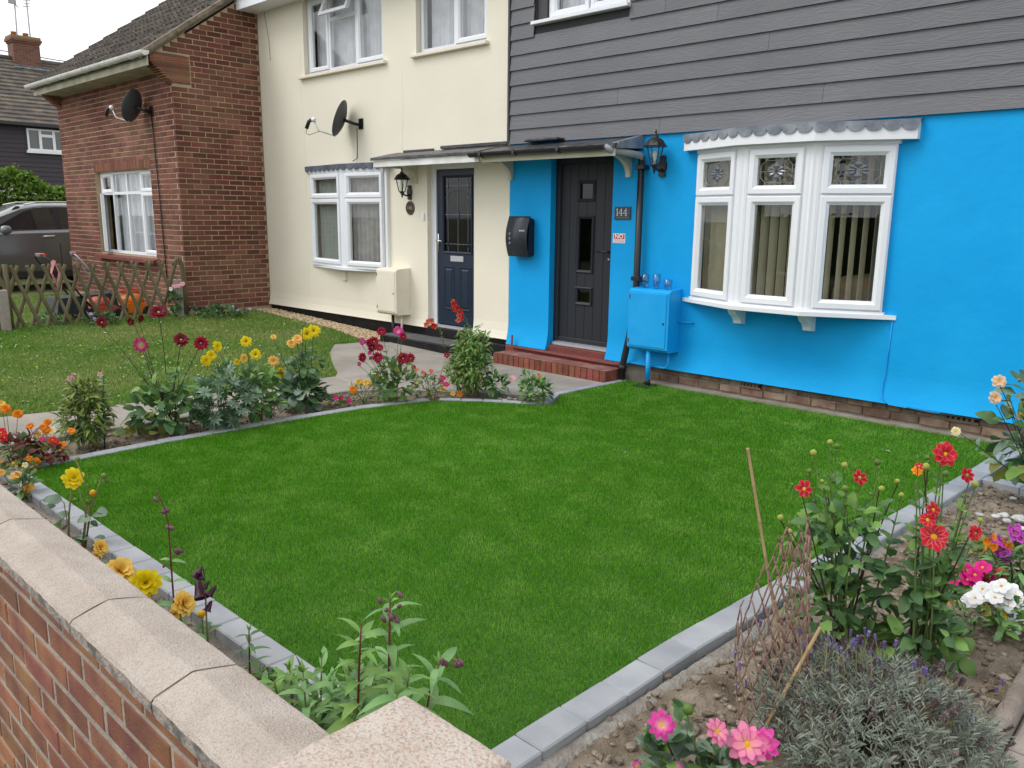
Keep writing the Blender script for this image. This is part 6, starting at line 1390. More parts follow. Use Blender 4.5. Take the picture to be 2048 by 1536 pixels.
def coping_unit(a, b):
    mb = MB(); n = max(6, int((b-a)/0.02)); rows = [(yb, 0.758), (yb, hz-0.004), (yb-0.005, hz), ((yb+yr)/2, (hz+hr)/2), (yr+0.003, hr), (yr-0.003, hr), ((yr+yf_)/2, (hz+hr)/2), (yf_+0.006, hz+0.001), (yf_, hz-0.006), (yf_, 0.764), (yf_+0.004, 0.758)]
    K = len(rows)
    for i in range(n+1):
        x = a+0.003+(b-a-0.006)*i/n
        for k, (y, z) in enumerate(rows):
            d = noise.noise(Vector((x*28, k*2.3, 3)))*0.0016+noise.noise(Vector((x*75, k*5.1, 7)))*0.0012
            e = 0.002 if (i in (0, n)) else 0
            mb.v.append((x, y+(d if k in (1, 2, 7, 8, 9) else 0), z+(d if 2 <= k <= 8 else 0)-e*(1 if 1 <= k <= 8 else 0)))
    for i in range(n):
        for k in range(K):
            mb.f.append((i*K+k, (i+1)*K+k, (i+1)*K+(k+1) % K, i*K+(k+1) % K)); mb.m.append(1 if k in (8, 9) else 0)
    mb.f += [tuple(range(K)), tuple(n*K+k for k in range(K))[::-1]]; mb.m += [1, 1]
    mb.f = [f for f in mb.f]; return mb
for a, b in zip(cuts, cuts[1:]): coping_unit(a, b).build('coping_stone', [COPE, COPEF], wallt, False)
JM = mat('coping_joint', (0.30, 0.22, 0.12), 0.95, col2=(0.16, 0.13, 0.10), vscale=40)
for c in cuts[1:-1]: MB().prism([(yb-0.004, 0.77), (yb-0.004, hz-0.003), (yr, hr-0.004), (yf_+0.004, hz-0.003), (yf_+0.004, 0.77)], c-0.0055, c+0.0055, 'x').build('joint', JM, wallt)
# gate pier with its cap
px0 = gp(811, 1388, 0.815).x; py1 = gp(811, 1388, 0.815).y; px1 = gp(1015, 1526, 0.815).x
pier = thing('gate_pier', ((px0+px1)/2, py1-0.14, -0.04), 'square brick gate pier with a pink speckled stone cap', 'gate pier')
cx, cy = (px0+px1)/2, py1-0.142
MB().box(cx-0.105, cx+0.105, cy-0.105, cy+0.105, -0.14, 0.755).build('core', MORTAR, pier)
B = Bricks(pier, GBRICK, 0.065, 0.05, 300)
for r in range(12):
    z = 0.755-0.04-r*0.075
    for i, (dx, dy, rz_) in enumerate(((0, -0.1085, 0), (0.1085, 0, math.pi/2), (0, 0.1085, math.pi), (-0.1085, 0, -math.pi/2))):
        if (i+r) % 2: B.put((cx+dx, cy+dy, z), rz_, 0.213)
        else: B.put((cx+dx+(-0.0 if dx else 0.0), cy+dy, z), rz_, 0.112)
B.finish()
s = (px1-px0)/2; mb = MB(); N_ = 18
def capz(u, v): return 0.817+0.008*(1-max(abs(u), abs(v)))
g = [-1, -0.975]+[-0.95+1.9*i/(N_-1) for i in range(N_)]+[0.975, 1]; n = len(g)
for j, v in enumerate(g):
    for i, u in enumerate(g):
        e = max(abs(u), abs(v)); z = capz(u, v)-(0.007 if e == 1 else 0.0015 if e > 0.96 else 0)
        mb.v.append((cx+u*s+(0.0015*noise.noise(Vector((v*30, 1, u))) if e == 1 else 0), cy+v*0.142, z+0.0012*noise.noise(Vector((u*14, v*14, 2)))))
mb.f = [(j*n+i, j*n+i+1, (j+1)*n+i+1, (j+1)*n+i) for j in range(n-1) for i in range(n-1)]
bs = len(mb.v); per = [(i, 0) for i in range(n)]+[(n-1, j) for j in range(1, n)]+[(i, n-1) for i in range(n-2, -1, -1)]+[(0, j) for j in range(n-2, 0, -1)]
for i, j in per: v = mb.v[j*n+i]; mb.v.append((v[0], v[1], 0.756))
P_ = len(per)
for k in range(P_): a, b = per[k], per[(k+1) % P_]; mb.f.append((a[1]*n+a[0], bs+k, bs+(k+1) % P_, b[1]*n+b[0]))
mb.f.append(tuple(bs+k for k in range(P_))[::-1]); mb.m = [0]*len(mb.f); mb.build('cap', CAPM, pier, 'auto')
# ================================================================ plants
LEAFS = {}
def leaf_shape(hw, seg=5, fold=0.25, droop=0.18, serr=0.0, seed=0, wave=0.0):
    """blade along +x with a folded midrib, drooping tip"""
    rs = random.Random(seed); vs = []; fs = []; uv = []
    for i in range(seg+1):
        t = i/seg; w = hw*(math.sin(math.pi*min(1, t**0.82))**(0.62 if hw > 0.25 else 0.8))*(1.0 if t < 1 else 0)+0.004
        if 0 < i < seg and serr: w *= 1+rs.uniform(-serr, serr)
        z = 0.10*math.sin(t*2.2)-droop*t*t; k = wave*math.sin(t*9+seed)
        for s in (-1, 0, 1):
            vs.append((t, s*w, z+abs(s)*w*fold+s*k)); uv.append((t, 0.5+0.5*s))
    for i in range(seg):
        a = i*3; fs += [(a, a+3, a+4, a+1), (a+1, a+4, a+5, a+2)]
    return vs, fs, uv
def petal_shape(hw, seg=5, fold=0.2, droop=0.2, seed=0):
    vs = []; fs = []; uv = []
    for i in range(seg+1):
        t = i/seg; w = hw*(0.38+0.62*math.sin(math.pi*0.5*min(1, t/0.62)))*(1.0 if t < 0.75 else math.sqrt(max(0.0, 1-((t-0.75)/0.27)**2)))
        z = 0.06*math.sin(t*2.2)-droop*t*t
        for s in (-1, 0, 1): vs.append((t-(0.03*abs(s) if i == seg else 0), s*w, z+abs(s)*w*fold)); uv.append((t, 0.5+0.5*s))
    for i in range(seg):
        a = i*3; fs += [(a, a+3, a+4, a+1), (a+1, a+4, a+5, a+2)]
    return vs, fs, uv
def uvmesh(name, parts, mats, smooth=True):
    """parts: list of (verts, faces, uv per vertex, material index)"""
    V = []; F = []; UV = []; MI = []
    for vs, fs, uv, mi in parts:
        n = len(V); V += [tuple(v) for v in vs]; UV += uv; F += [tuple(i+n for i in f) for f in fs]; MI += [mi]*len(fs)
    me = bpy.data.meshes.new(name); me.from_pydata(V, [], F); l = me.uv_layers.new(name='UVMap')
    idx = np.empty(len(me.loops), dtype=np.int32); me.loops.foreach_get('vertex_index', idx)
    l.data.foreach_set('uv', np.array(UV, dtype=np.float32)[idx].ravel())
    for m in mats: me.materials.append(m)
    me.polygons.foreach_set('material_index', MI)
    if smooth: me.polygons.foreach_set('use_smooth', [True]*len(F))
    me.update(); return me
def leaf_mat(name, c, c2, rough=0.5, vein=1.25, trans=0.25, orand=0.45, hr=0.02):
    m = mat(name, c, rough, col2=c2, vscale=14, orand=orand, irand=orand, hrand=hr, trans=trans, spec=0.35, lo=0.3, hi=0.75, bump=0.3, bscale=130, bdist=0.004); return m
G_DAHL = leaf_mat('dahlia_leaf', (0.075, 0.165, 0.055), (0.125, 0.23, 0.09)); G_YEL = leaf_mat('yellowing_leaf', (0.20, 0.24, 0.05), (0.33, 0.30, 0.06)); G_BRIGHT = leaf_mat('bright_leaf', (0.13, 0.26, 0.055), (0.21, 0.35, 0.09))
G_PEN = leaf_mat('penstemon_leaf', (0.14, 0.285, 0.09), (0.22, 0.39, 0.15)); G_LUP = leaf_mat('lupin_leaf', (0.14, 0.22, 0.15), (0.24, 0.33, 0.24)); G_NEED = leaf_mat('fine_leaf', (0.16, 0.25, 0.05), (0.28, 0.34, 0.08), orand=0.7)
G_LAV = leaf_mat('lavender_leaf', (0.24, 0.28, 0.22), (0.40, 0.44, 0.36), orand=0.6); G_RED = leaf_mat('red_leaf', (0.10, 0.02, 0.02), (0.16, 0.05, 0.03)); G_DARK = leaf_mat('dark_leaf', (0.04, 0.10, 0.035), (0.08, 0.16, 0.055)); G_OLIVE = leaf_mat('olive_leaf', (0.12, 0.17, 0.035), (0.25, 0.27, 0.07), orand=0.7)
def petal_mat(name, base, tip, edge=None, thr=0.55, orand=0.12, rough=0.6):
    m = bpy.data.materials.new(name); m.use_nodes = True; nt = m.node_tree; N = nt.nodes; L = nt.links; p = N['Principled BSDF']; p.inputs['Roughness'].default_value = rough; p.inputs['Specular IOR Level'].default_value = 0.25
    uv = N.new('ShaderNodeUVMap'); uv.uv_map = 'UVMap'; s = N.new('ShaderNodeSeparateXYZ'); L.new(uv.outputs[0], s.inputs[0])
    r = N.new('ShaderNodeMapRange'); r.inputs[1].default_value = thr-0.3; r.inputs[2].default_value = thr+0.3; L.new(s.outputs[0], r.inputs[0])
    mx = N.new('ShaderNodeMix'); mx.data_type = 'RGBA'; mx.inputs[6].default_value = (*base, 1); mx.inputs[7].default_value = (*tip, 1); L.new(r.outputs[0], mx.inputs[0]); out = mx.outputs[2]
    if edge:
        a = N.new('ShaderNodeMath'); a.operation = 'SUBTRACT'; a.inputs[1].default_value = 0.5; L.new(s.outputs[1], a.inputs[0]); b = N.new('ShaderNodeMath'); b.operation = 'ABSOLUTE'; L.new(a.outputs[0], b.inputs[0])
        r2 = N.new('ShaderNodeMapRange'); r2.inputs[1].default_value = 0.30; r2.inputs[2].default_value = 0.5; L.new(b.outputs[0], r2.inputs[0])
        m2 = N.new('ShaderNodeMix'); m2.data_type = 'RGBA'; L.new(r2.outputs[0], m2.inputs[0]); L.new(out, m2.inputs[6]); m2.inputs[7].default_value = (*edge, 1); out = m2.outputs[2]
    h = N.new('ShaderNodeHueSaturation'); oi = N.new('ShaderNodeObjectInfo'); g = N.new('ShaderNodeNewGeometry'); ad = N.new('ShaderNodeMath'); ad.operation = 'ADD'; L.new(oi.outputs['Random'], ad.inputs[0]); L.new(g.outputs['Random Per Island'], ad.inputs[1])
    ma = N.new('ShaderNodeMath'); ma.operation = 'MULTIPLY_ADD'; ma.inputs[1].default_value = orand; ma.inputs[2].default_value = 1-orand; L.new(ad.outputs[0], ma.inputs[0]); L.new(ma.outputs[0], h.inputs['Value']); L.new(out, h.inputs['Color'])
    L.new(h.outputs[0], p.inputs['Base Color']); t = N.new('ShaderNodeBsdfTranslucent'); L.new(h.outputs[0], t.inputs[0]); ms = N.new('ShaderNodeMixShader'); ms.inputs[0].default_value = 0.25
    L.new(p.outputs[0], ms.inputs[1]); L.new(t.outputs[0], ms.inputs[2]); L.new(ms.outputs[0], N['Material Output'].inputs[0]); return m
PM = {'yellow': petal_mat('yellow_petal', (0.72, 0.48, 0.0), (0.82, 0.66, 0.01)), 'gold': petal_mat('gold_petal', (0.75, 0.42, 0.03), (0.82, 0.55, 0.12)), 'peachy': petal_mat('amber_petal', (0.80, 0.40, 0.05), (0.82, 0.52, 0.16)),
      'maroon': petal_mat('maroon_petal', (0.07, 0.0, 0.006), (0.17, 0.004, 0.018)), 'crimson': petal_mat('crimson_petal', (0.16, 0.0, 0.012), (0.34, 0.006, 0.04)), 'rose': petal_mat('rose_petal', (0.75, 0.45, 0.40), (0.42, 0.02, 0.13), thr=0.3),
      'pink': petal_mat('pink_petal', (0.80, 0.40, 0.30), (0.78, 0.24, 0.42), (0.70, 0.08, 0.36)), 'magenta': petal_mat('magenta_petal', (0.78, 0.45, 0.42), (0.66, 0.05, 0.34), thr=0.45), 'red': petal_mat('red_petal', (0.36, 0.003, 0.010), (0.60, 0.012, 0.03), (0.70, 0.13, 0.14)),
      'peach': petal_mat('peach_petal', (0.78, 0.48, 0.20), (0.82, 0.62, 0.44)), 'cream': petal_mat('cream_petal', (0.75, 0.65, 0.25), (0.80, 0.75, 0.50)), 'white': petal_mat('white_petal', (0.78, 0.78, 0.78), (0.82, 0.82, 0.83)), 'orange': petal_mat('orange_petal', (0.70, 0.14, 0.0), (0.80, 0.27, 0.01)),
      'fuchsia': petal_mat('fuchsia_petal', (0.60, 0.005, 0.16), (0.75, 0.02, 0.26)), 'scarlet': petal_mat('scarlet_petal', (0.45, 0.005, 0.01), (0.62, 0.015, 0.02)), 'purple': petal_mat('purple_petal', (0.42, 0.03, 0.36), (0.58, 0.10, 0.54)), 'salmon': petal_mat('salmon_petal', (0.62, 0.10, 0.06), (0.72, 0.18, 0.12)),
      'plum': petal_mat('plum_petal', (0.035, 0.003, 0.018), (0.085, 0.006, 0.045)), 'blush': petal_mat('blush_petal', (0.75, 0.35, 0.40), (0.78, 0.42, 0.50)), 'lilac': petal_mat('lilac_petal', (0.45, 0.28, 0.60), (0.55, 0.38, 0.68)), 'lavender': petal_mat('lavender_petal', (0.16, 0.09, 0.36), (0.26, 0.16, 0.52))}
DISC_Y = mat('yellow_disc', (0.66, 0.36, 0.01), 0.8, bump=1, bscale=400, bdist=0.003); DISC_D = mat('dark_disc', (0.05, 0.03, 0.01), 0.8); DISC_G = mat('green_disc', (0.30, 0.34, 0.06), 0.8); SEPAL = leaf_mat('sepal', (0.13, 0.22, 0.04), (0.20, 0.28, 0.06))
STEM_G = mat('green_stem', (0.12, 0.19, 0.05), 0.6, orand=0.3); STEM_D = mat('dark_stem', (0.055, 0.03, 0.025), 0.6, orand=0.3); STEM_R = mat('red_stem', (0.15, 0.03, 0.04), 0.55, orand=0.3); STEM_T = mat('tan_stem', (0.22, 0.20, 0.08), 0.6, orand=0.3)
def lm(kind, m):
    k = (kind, m.name)
    if k not in LEAFS:
        out = []
        for sd in range(3):
            if kind == 'ovate': p = leaf_shape(0.30, 7, 0.12, 0.10+0.1*sd, 0.07, sd, 0.025)
            elif kind == 'lance': p = leaf_shape(0.135, 5, 0.25, 0.30+0.16*sd, 0, sd)
            elif kind == 'round': p = leaf_shape(0.40, 6, 0.10, 0.10+0.06*sd, 0.05, sd, 0.02)
            elif kind == 'needle': p = leaf_shape(0.075, 3, 0.2, 0.10+0.12*sd, 0, sd)
            elif kind == 'paddle': p = leaf_shape(0.22, 5, 0.2, 0.10+0.1*sd, 0, sd)
            elif kind == 'palm':
                vs, fs, uv = [], [], []
                for i in range(9):
                    a = R(-150+37.5*i+sd*7); v, f, u_ = leaf_shape(0.15, 3, 0.3, 0.12); n = len(vs); s = 0.5*(1.0-0.12*abs(i-4)/4)
                    vs += [(0.5+s*(x*math.cos(a)-y*math.sin(a)), s*(x*math.sin(a)+y*math.cos(a)), s*z+0.02*math.sin(i*2.0+sd)) for x, y, z in v]; fs += [tuple(q+n for q in t) for t in f]; uv += u_
                p = (vs, fs, uv)
            out.append(uvmesh('leaf', [(*p, 0)], [m]))
        LEAFS[k] = out
    return LEAFS[k]
def basis(d, up, roll=0.0):
    x = Vector(d).normalized(); z = Vector(up)-x*Vector(up).dot(x)
    if z.length < 1e-4: z = x.orthogonal()
    z.normalize(); y = z.cross(x)
    if roll: y, z = y*math.cos(roll)+z*math.sin(roll), z*math.cos(roll)-y*math.sin(roll)
    return Matrix(((x.x, y.x, z.x), (x.y, y.y, z.y), (x.z, y.z, z.z)))
class Plant:
    def __init__(s, name, base, label, cat, group=None, seed=0, limit=300):
        s.b = Vector(base); s.t = thing(name, s.b, label, cat, group); s.rs = random.Random(hash(label) % 99991 if seed == 0 else seed); s.n = 0; s.limit = limit; s.rest = {}; s.M = mpp(s.b)
        s.rs.seed(sum(ord(c)*(i+1) for i, c in enumerate(label))+seed)
    def leaf(s, pos, d, up, size, kind, m):
        me = lm(kind, m)[s.rs.randrange(3)]; B = basis(d, up, s.rs.uniform(-0.4, 0.4)); sc = size*s.rs.uniform(0.75, 1.2)
        if s.n < s.limit:
            o = bpy.data.objects.new('leaf', me); o.matrix_local = Matrix.Translation(Vector(pos)-s.b) @ (B*sc).to_4x4(); place(o, s.t); s.n += 1
        else:
            q = s.rest.setdefault(m.name, (MB(), m))[0]; q.add([Vector(pos)+B @ (v.co*sc) for v in me.vertices], [tuple(p.vertices) for p in me.polygons])
    def done(s):
        for k, (mb, m) in s.rest.items(): o = mb.build('foliage', m, s.t, True); o['kind'] = 'stuff'
    def stem(s, pts, r0, r1, m, n=5, name='stem'):
        k = len(pts); MB().tube(pts, [r0+(r1-r0)*i/(k-1) for i in range(k)], n).build(name, m, s.t, True)
    def curve(s, a, b, sag=0.12, k=6):
        a, b = Vector(a), Vector(b); d = b-a; out = []
        side = Vector((s.rs.uniform(-1, 1), s.rs.uniform(-1, 1), 0))*d.length*sag*0.5
        for i in range(k+1):
            t = i/k; p = a+d*t+Vector((-d.x, -d.y, 0))*(sag*1.6*t*(1-t))+side*math.sin(math.pi*t)*0.6; out.append(p)
        return out
    def along(s, pts, t):
        f = t*(len(pts)-1); i = min(int(f), len(pts)-2); return pts[i].lerp(pts[i+1], f-i), (pts[i+1]-pts[i]).normalized()
    def leafy(s, pts, t0, t1, nodes, size, kind, m, spread=0.9, taper=0.5, pair=True, droop=0.0):
        ph = s.rs.uniform(0, 6.28)
        for i in range(nodes):
            t = t0+(t1-t0)*(i+0.5)/nodes; p, d = s.along(pts, t); a = d.orthogonal().normalized(); b = d.cross(a)
            for q in ((0, math.pi) if pair else (0,)):
                an = ph+q+i*1.57+s.rs.uniform(-0.3, 0.3); o = a*math.cos(an)+b*math.sin(an); dd = (o*spread+d*(1-spread*0.55)-Vector((0, 0, droop)))
                s.leaf(p, dd, d+Vector((0, 0, 0.6)), size*(1-taper*i/max(1, nodes)), kind, m)
    def bush(s, c, rx, ry, rz, n, size, kind, ms, out=0.8, core=0.35, zmin=None):
        """leaves spread through an ellipsoid, thickest near its surface"""
        c = Vector(c); ms = ms if isinstance(ms, list) else [ms]
        n = int(n*1.15); size *= 1.15
        for i in range(n):
            d = Vector((s.rs.gauss(0, 1), s.rs.gauss(0, 1), s.rs.gauss(0.15, 1))).normalized(); r = core+(1-core)*s.rs.random()**0.5
            p = c+Vector((d.x*rx, d.y*ry, d.z*rz))*r*0.93
            if p.z < (zmin if zmin is not None else 0.01): p.z = (zmin or 0.01)+s.rs.random()*0.04
            dd = d*out+Vector((s.rs.gauss(0, 0.5), s.rs.gauss(0, 0.5), s.rs.gauss(0.1, 0.4))); s.leaf(p, dd, Vector((s.rs.gauss(0, 0.35), s.rs.gauss(0, 0.35), 1))+d*0.4, size, kind, s.rs.choice(ms))
    def flower(s, pos, face, r, col, n=9, whorls=2, disc='y', detail=False, cup=0.25, hw=0.27, sepal=True, dr=0.26):
        pos, face = Vector(pos), Vector(face).normalized(); up = face.orthogonal()
        B = basis(up, face); dm = {'y': DISC_Y, 'd': DISC_D, 'g': DISC_G}[disc]; R4 = B.to_4x4()
        dp = []; seg = 10
        for q, h in ((dr, 0.0), (dr*0.95, 0.07), (dr*0.6, 0.12), (0.0, 0.13)): dp.append((q*r, h*r))
        vs = []; fs = []; uv = []
        for q, h in dp:
            for j in range(seg): a = 2*math.pi*j/seg; vs.append((q*math.cos(a), q*math.sin(a), h)); uv.append((0.5, 0.5))
        for i in range(len(dp)-1):
            for j in range(seg): fs.append((i*seg+j, i*seg+(j+1) % seg, (i+1)*seg+(j+1) % seg, (i+1)*seg+j))
        discp = (vs, fs, uv, 0); parts = [discp]
        if sepal:
            v2 = []; f2 = []; u2 = []
            for k in range(5):
                a0 = k*1.2566+0.3; v, f, u_ = leaf_shape(0.3, 2, 0.2, 0.1); nn = len(v2); v2 += [(0.45*r*(x*math.cos(a0)-y*math.sin(a0)), 0.45*r*(x*math.sin(a0)+y*math.cos(a0)), -0.06*r-0.25*r*x*0.3+0.0*z) for x, y, z in v]; f2 += [tuple(q+nn for q in t) for t in f]; u2 += u_
            parts.append((v2, f2, u2, 1))
        def petal(w): 
            ln = r*1.12*(1.0-0.2*w); v, f, u_ = petal_shape(hw*(1.0+0.08*w), 5, 0.22, 0.22-0.08*w, w+1)
            tl = cup+0.32*w; return [(ln*(x*math.cos(tl)-z*math.sin(tl))+0.0, ln*y, ln*(x*math.sin(tl)+z*math.cos(tl))-0.02*r+0.02*r*w) for x, y, z in v], f, u_
        pl = []
        for w in range(whorls):
            v, f, u_ = petal(w); nn = n if w == 0 else max(5, n-2*w)
            for k in range(nn): pl.append((v, f, u_, 2*math.pi*(k+0.5*w)/nn+s.rs.uniform(-0.08, 0.08), s.rs.uniform(0.88, 1.06), s.rs.uniform(-0.10, 0.10)))
        if not detail:
            for v, f, u_, a, sc, tw in pl: parts.append(([(sc*(x*math.cos(a)-y*math.sin(a)), sc*(x*math.sin(a)+y*math.cos(a)), z+tw*x) for x, y, z in v], f, u_, 2))
            me = uvmesh('flower', parts, [dm, SEPAL, PM[col]]); o = bpy.data.objects.new('flower', me); o.matrix_local = Matrix.Translation(pos-s.b) @ R4; place(o, s.t); return o
        me = uvmesh('flower', parts, [dm, SEPAL, PM[col]]); o = bpy.data.objects.new('flower', me); o.matrix_local = Matrix.Translation(pos-s.b) @ R4; place(o, s.t)
        cache = {}
        for v, f, u_, a, sc, tw in pl:
            key = id(f)
            if key not in cache: cache[key] = uvmesh('petal', [(v, f, u_, 0)], [PM[col]])
            p = bpy.data.objects.new('petal', cache[key]); p.matrix_local = Matrix.Rotation(a, 4, 'Z') @ Matrix.Rotation(-tw, 4, 'Y') @ Matrix.Scale(sc, 4); place(p, o)
        return o
    def bud(s, pos, r, m=None, face=(0, 0, 1), cap=True):
        mb = MB(); mb.lathe([(r*0.35, -r), (r*0.95, -r*0.4), (r, 0.1*r), (r*0.75, 0.7*r), (r*0.2, r)], pos, 8, face); mb.cur = 1
        o = mb.build('bud', [m or SEPAL], s.t, True)
        for p in o.data.polygons: p.material_index = 0
        if cap:
            a = Vector(face).orthogonal().normalized(); b = Vector(face).cross(a).normalized()
            for k in range(3):
                d = a*math.cos(k*2.1)+b*math.sin(k*2.1); s.leaf(Vector(pos)-Vector(face)*r*0.8, d*0.9+Vector(face)*0.25, Vector(face), r*1.5, 'lance', SEPAL)
TOCAM = lambda p: (CAM-Vector(p)).normalized()
def facing(p, up=0.3, side=0.0):
    c = TOCAM(p); r = Vector((0, 0, 1)).cross(c).normalized(); return (c+Vector((0, 0, up))+r*side).normalized()

def tall(name, base_px, label, cat, flowers, leafm, stemm, bush=None, ground=0.0, leafsize=26, rad=1.6, lk='ovate', group=None, stem_from=None, detail_r=17, nleaf=5, depth=0.10, nodes_t=(0.15, 0.7), lim=300, sag=0.10):
    """flowering plant: stems run from the base to each flower (px, py, radius px, colour, facing side, up, disc, petals, whorls)"""
    b = gp(*base_px, ground); P = Plant(name, b, label, cat, group, limit=lim); M = P.M
    for fl in flowers:
        px, py, r, col = fl[:4]; side = fl[4] if len(fl) > 4 else P.rs.uniform(-0.7, 0.7); up = fl[5] if len(fl) > 5 else P.rs.uniform(0.1, 0.6); disc = fl[6] if len(fl) > 6 else 'y'; n = fl[7] if len(fl) > 7 else 12; wh = fl[8] if len(fl) > 8 else 2
        p = vp(px, py, b, P.rs.uniform(-depth, depth)); f = facing(p, up, side); s0 = b+Vector((P.rs.uniform(-0.05, 0.05), P.rs.uniform(-0.05, 0.05), 0))
        if stem_from: q = vp(*stem_from, b); s0 = q+Vector((P.rs.uniform(-0.04, 0.04), P.rs.uniform(-0.04, 0.04), 0))
        e = p-f*r*M*0.12; pts = P.curve(s0, e-f*0.02, sag)+[e]; P.stem(pts, 0.0042 if r > 12 else 0.0034, 0.0020, stemm)
        if col == 'bud': P.bud(p, r*M, face=f)
        else: P.flower(p, f, r*M*0.95, col, n, wh, disc, detail=r >= detail_r, hw=0.2)
        if nleaf: P.leafy(pts, nodes_t[0], nodes_t[1], nleaf, leafsize*M, lk, P.rs.choice(leafm) if isinstance(leafm, list) else leafm, 0.85, 0.45)
    for bs in bush or []:
        (cx, cy), rx, ry, n, size, kind, ms = bs[:7]; c = vp(cx, cy, b); dpt = bs[7] if len(bs) > 7 else 0.9
        P.bush(c, rx*M, rx*M*dpt, ry*M, n, size*M, kind, ms)
        for k in range(4): P.stem(P.curve(b+Vector((P.rs.uniform(-0.03, 0.03), P.rs.uniform(-0.03, 0.03), -0.02)), c+Vector((P.rs.uniform(-1, 1)*rx*M*0.6, P.rs.uniform(-1, 1)*rx*M*0.5, ry*M*P.rs.uniform(0.2, 0.7)))), 0.005, 0.002, stemm)
    P.done(); return P
GD = 'dahlias in the bed beside the path'
tall('dahlia', (345, 858), 'tall dahlia with dark maroon flowers on thin stems in the path side bed', 'dahlia',
     [(203, 645, 12, 'maroon', 0.5, 0.5), (262, 643, 9, 'maroon', -0.9, -0.3, 'g'), (281, 637, 8, 'maroon', 0.9, -0.3, 'g'), (317, 625, 17, 'maroon', 0.0, 0.9), (282, 690, 15, 'rose', 0.1, 0.0, 'g', 10, 1), (362, 680, 15, 'maroon', 0.1, 0.6), (402, 686, 14, 'crimson', -0.1, 0.0, 'g', 12, 2)],
     [G_DAHL, G_BRIGHT], STEM_D, [((330, 822), 78, 36, 120, 24, 'ovate', [G_DAHL, G_DAHL, G_BRIGHT, G_DARK]), ((345, 775), 75, 34, 60, 20, 'ovate', [G_DAHL, G_BRIGHT]), ((300, 850), 60, 16, 22, 20, 'round', [G_DAHL, G_YEL])], group=None, leafsize=22, nleaf=4, stem_from=(335, 835), detail_r=40)
P = Plant('lupin', gp(440, 856), 'grey green lupin with palm shaped leaves beside the maroon dahlia', 'lupin'); M = P.M
P.bush(vp(452, 795, P.b), 55*M, 48*M, 54*M, 80, 30*M, 'palm', [G_LUP, G_LUP, G_DARK]); P.bush(vp(430, 830, P.b), 45*M, 40*M, 30*M, 30, 26*M, 'palm', [G_LUP, G_DARK])
for k in range(6): P.stem(P.curve(P.b, vp(P.rs.uniform(410, 490), P.rs.uniform(760, 810), P.b)), 0.005, 0.003, STEM_G)
P.done()
tall('dahlia', (515, 838), 'bushy dahlia with bright yellow flowers behind the lupin', 'dahlia',
     [(411, 722, 11, 'yellow', 0.6, 0.2), (422, 711, 11, 'yellow', 0.5, 0.3), (434, 693, 11, 'yellow', 0.9, 0.2), (492, 683, 11, 'yellow', 0, 0.1, 'd'), (511, 709, 11, 'yellow', -0.1, 0.1, 'd'), (487, 717, 10, 'gold', 0.9, 0.0), (473, 724, 7, 'yellow', 0.9, 0.1), (556, 744, 4, 'bud'), (519, 758, 4, 'bud')],
     [G_DAHL, G_BRIGHT], STEM_G, [((515, 790), 55, 48, 120, 20, 'ovate', [G_DAHL, G_DAHL, G_BRIGHT]), ((480, 745), 75, 26, 55, 17, 'lance', [G_DAHL, G_BRIGHT, G_NEED])], leafsize=18, nleaf=5, detail_r=40)
tall('dahlia', (607, 812), 'dahlia with yellow and amber flowers over rounded dark leaves', 'dahlia',
     [(627, 662, 13, 'yellow', 0, 0.2, 'd', 12, 2), (613, 668, 13, 'yellow', 0.2, 0.1, 'd', 12, 2), (595, 679, 11, 'peachy', 0.4, 0.9), (583, 688, 10, 'peachy', 0.5, 0.9), (547, 722, 11, 'peachy', 0.0, 0.1, 'g', 11), (561, 745, 11, 'yellow', 0.6, 0.1), (547, 674, 6, 'gold', 0.2, 0.8), (606, 650, 3, 'bud')],
     [G_DAHL, G_LUP], STEM_D, [((605, 785), 46, 30, 110, 21, 'round', [G_DAHL, G_LUP, G_DARK]), ((612, 735), 40, 24, 34, 18, 'ovate', [G_DAHL, G_LUP])], leafsize=19, nleaf=5, detail_r=40)
# bush with two green canes
P = Plant('penstemon_bush', gp(168, 888), 'olive green leafy bush held by two green canes in the path side bed', 'bush', limit=300); M = P.M
P.bush(vp(170, 835, P.b), 54*M, 50*M, 52*M, 640, 17*M, 'lance', [G_OLIVE, G_NEED, G_NEED, G_DAHL], 0.8, 0.2); P.bush(vp(172, 790, P.b), 40*M, 36*M, 34*M, 200, 17*M, 'lance', [G_NEED, G_OLIVE, G_NEED])
for k in range(9): P.stem(P.curve(P.b, vp(P.rs.uniform(130, 210), P.rs.uniform(770, 820), P.b)), 0.004, 0.002, STEM_G)
for px, py, in ((140, 757), (147, 752), (138, 764), (200, 749)): P.flower(vp(px, py, P.b), facing(P.b, 0.1, 0.4), 6*M, 'blush', 5, 1, 'g', sepal=False)
P.stem([vp(148, 810, P.b), vp(144, 745, P.b)], 0.003, 0.002, STEM_G); P.done()
CANE_G = mat('green_cane', (0.02, 0.10, 0.06), 0.5)
for a, b_, lab in (((155, 872), (153, 760), 'short green plastic cane in the olive bush'), ((212, 880), (206, 752), 'tall green plastic cane on the lawn edge side of the olive bush')):
    p = gp(*a) if False else P.b+(vp(a[0], 880, P.b)-P.b)*0.9; p.z = 0; q = vp(*b_, p); one('plant_cane', MB().tube([p+Vector((0, 0, -0.05)), q], 0.006, 8), CANE_G, lab, 'cane', base=p, smooth=True)

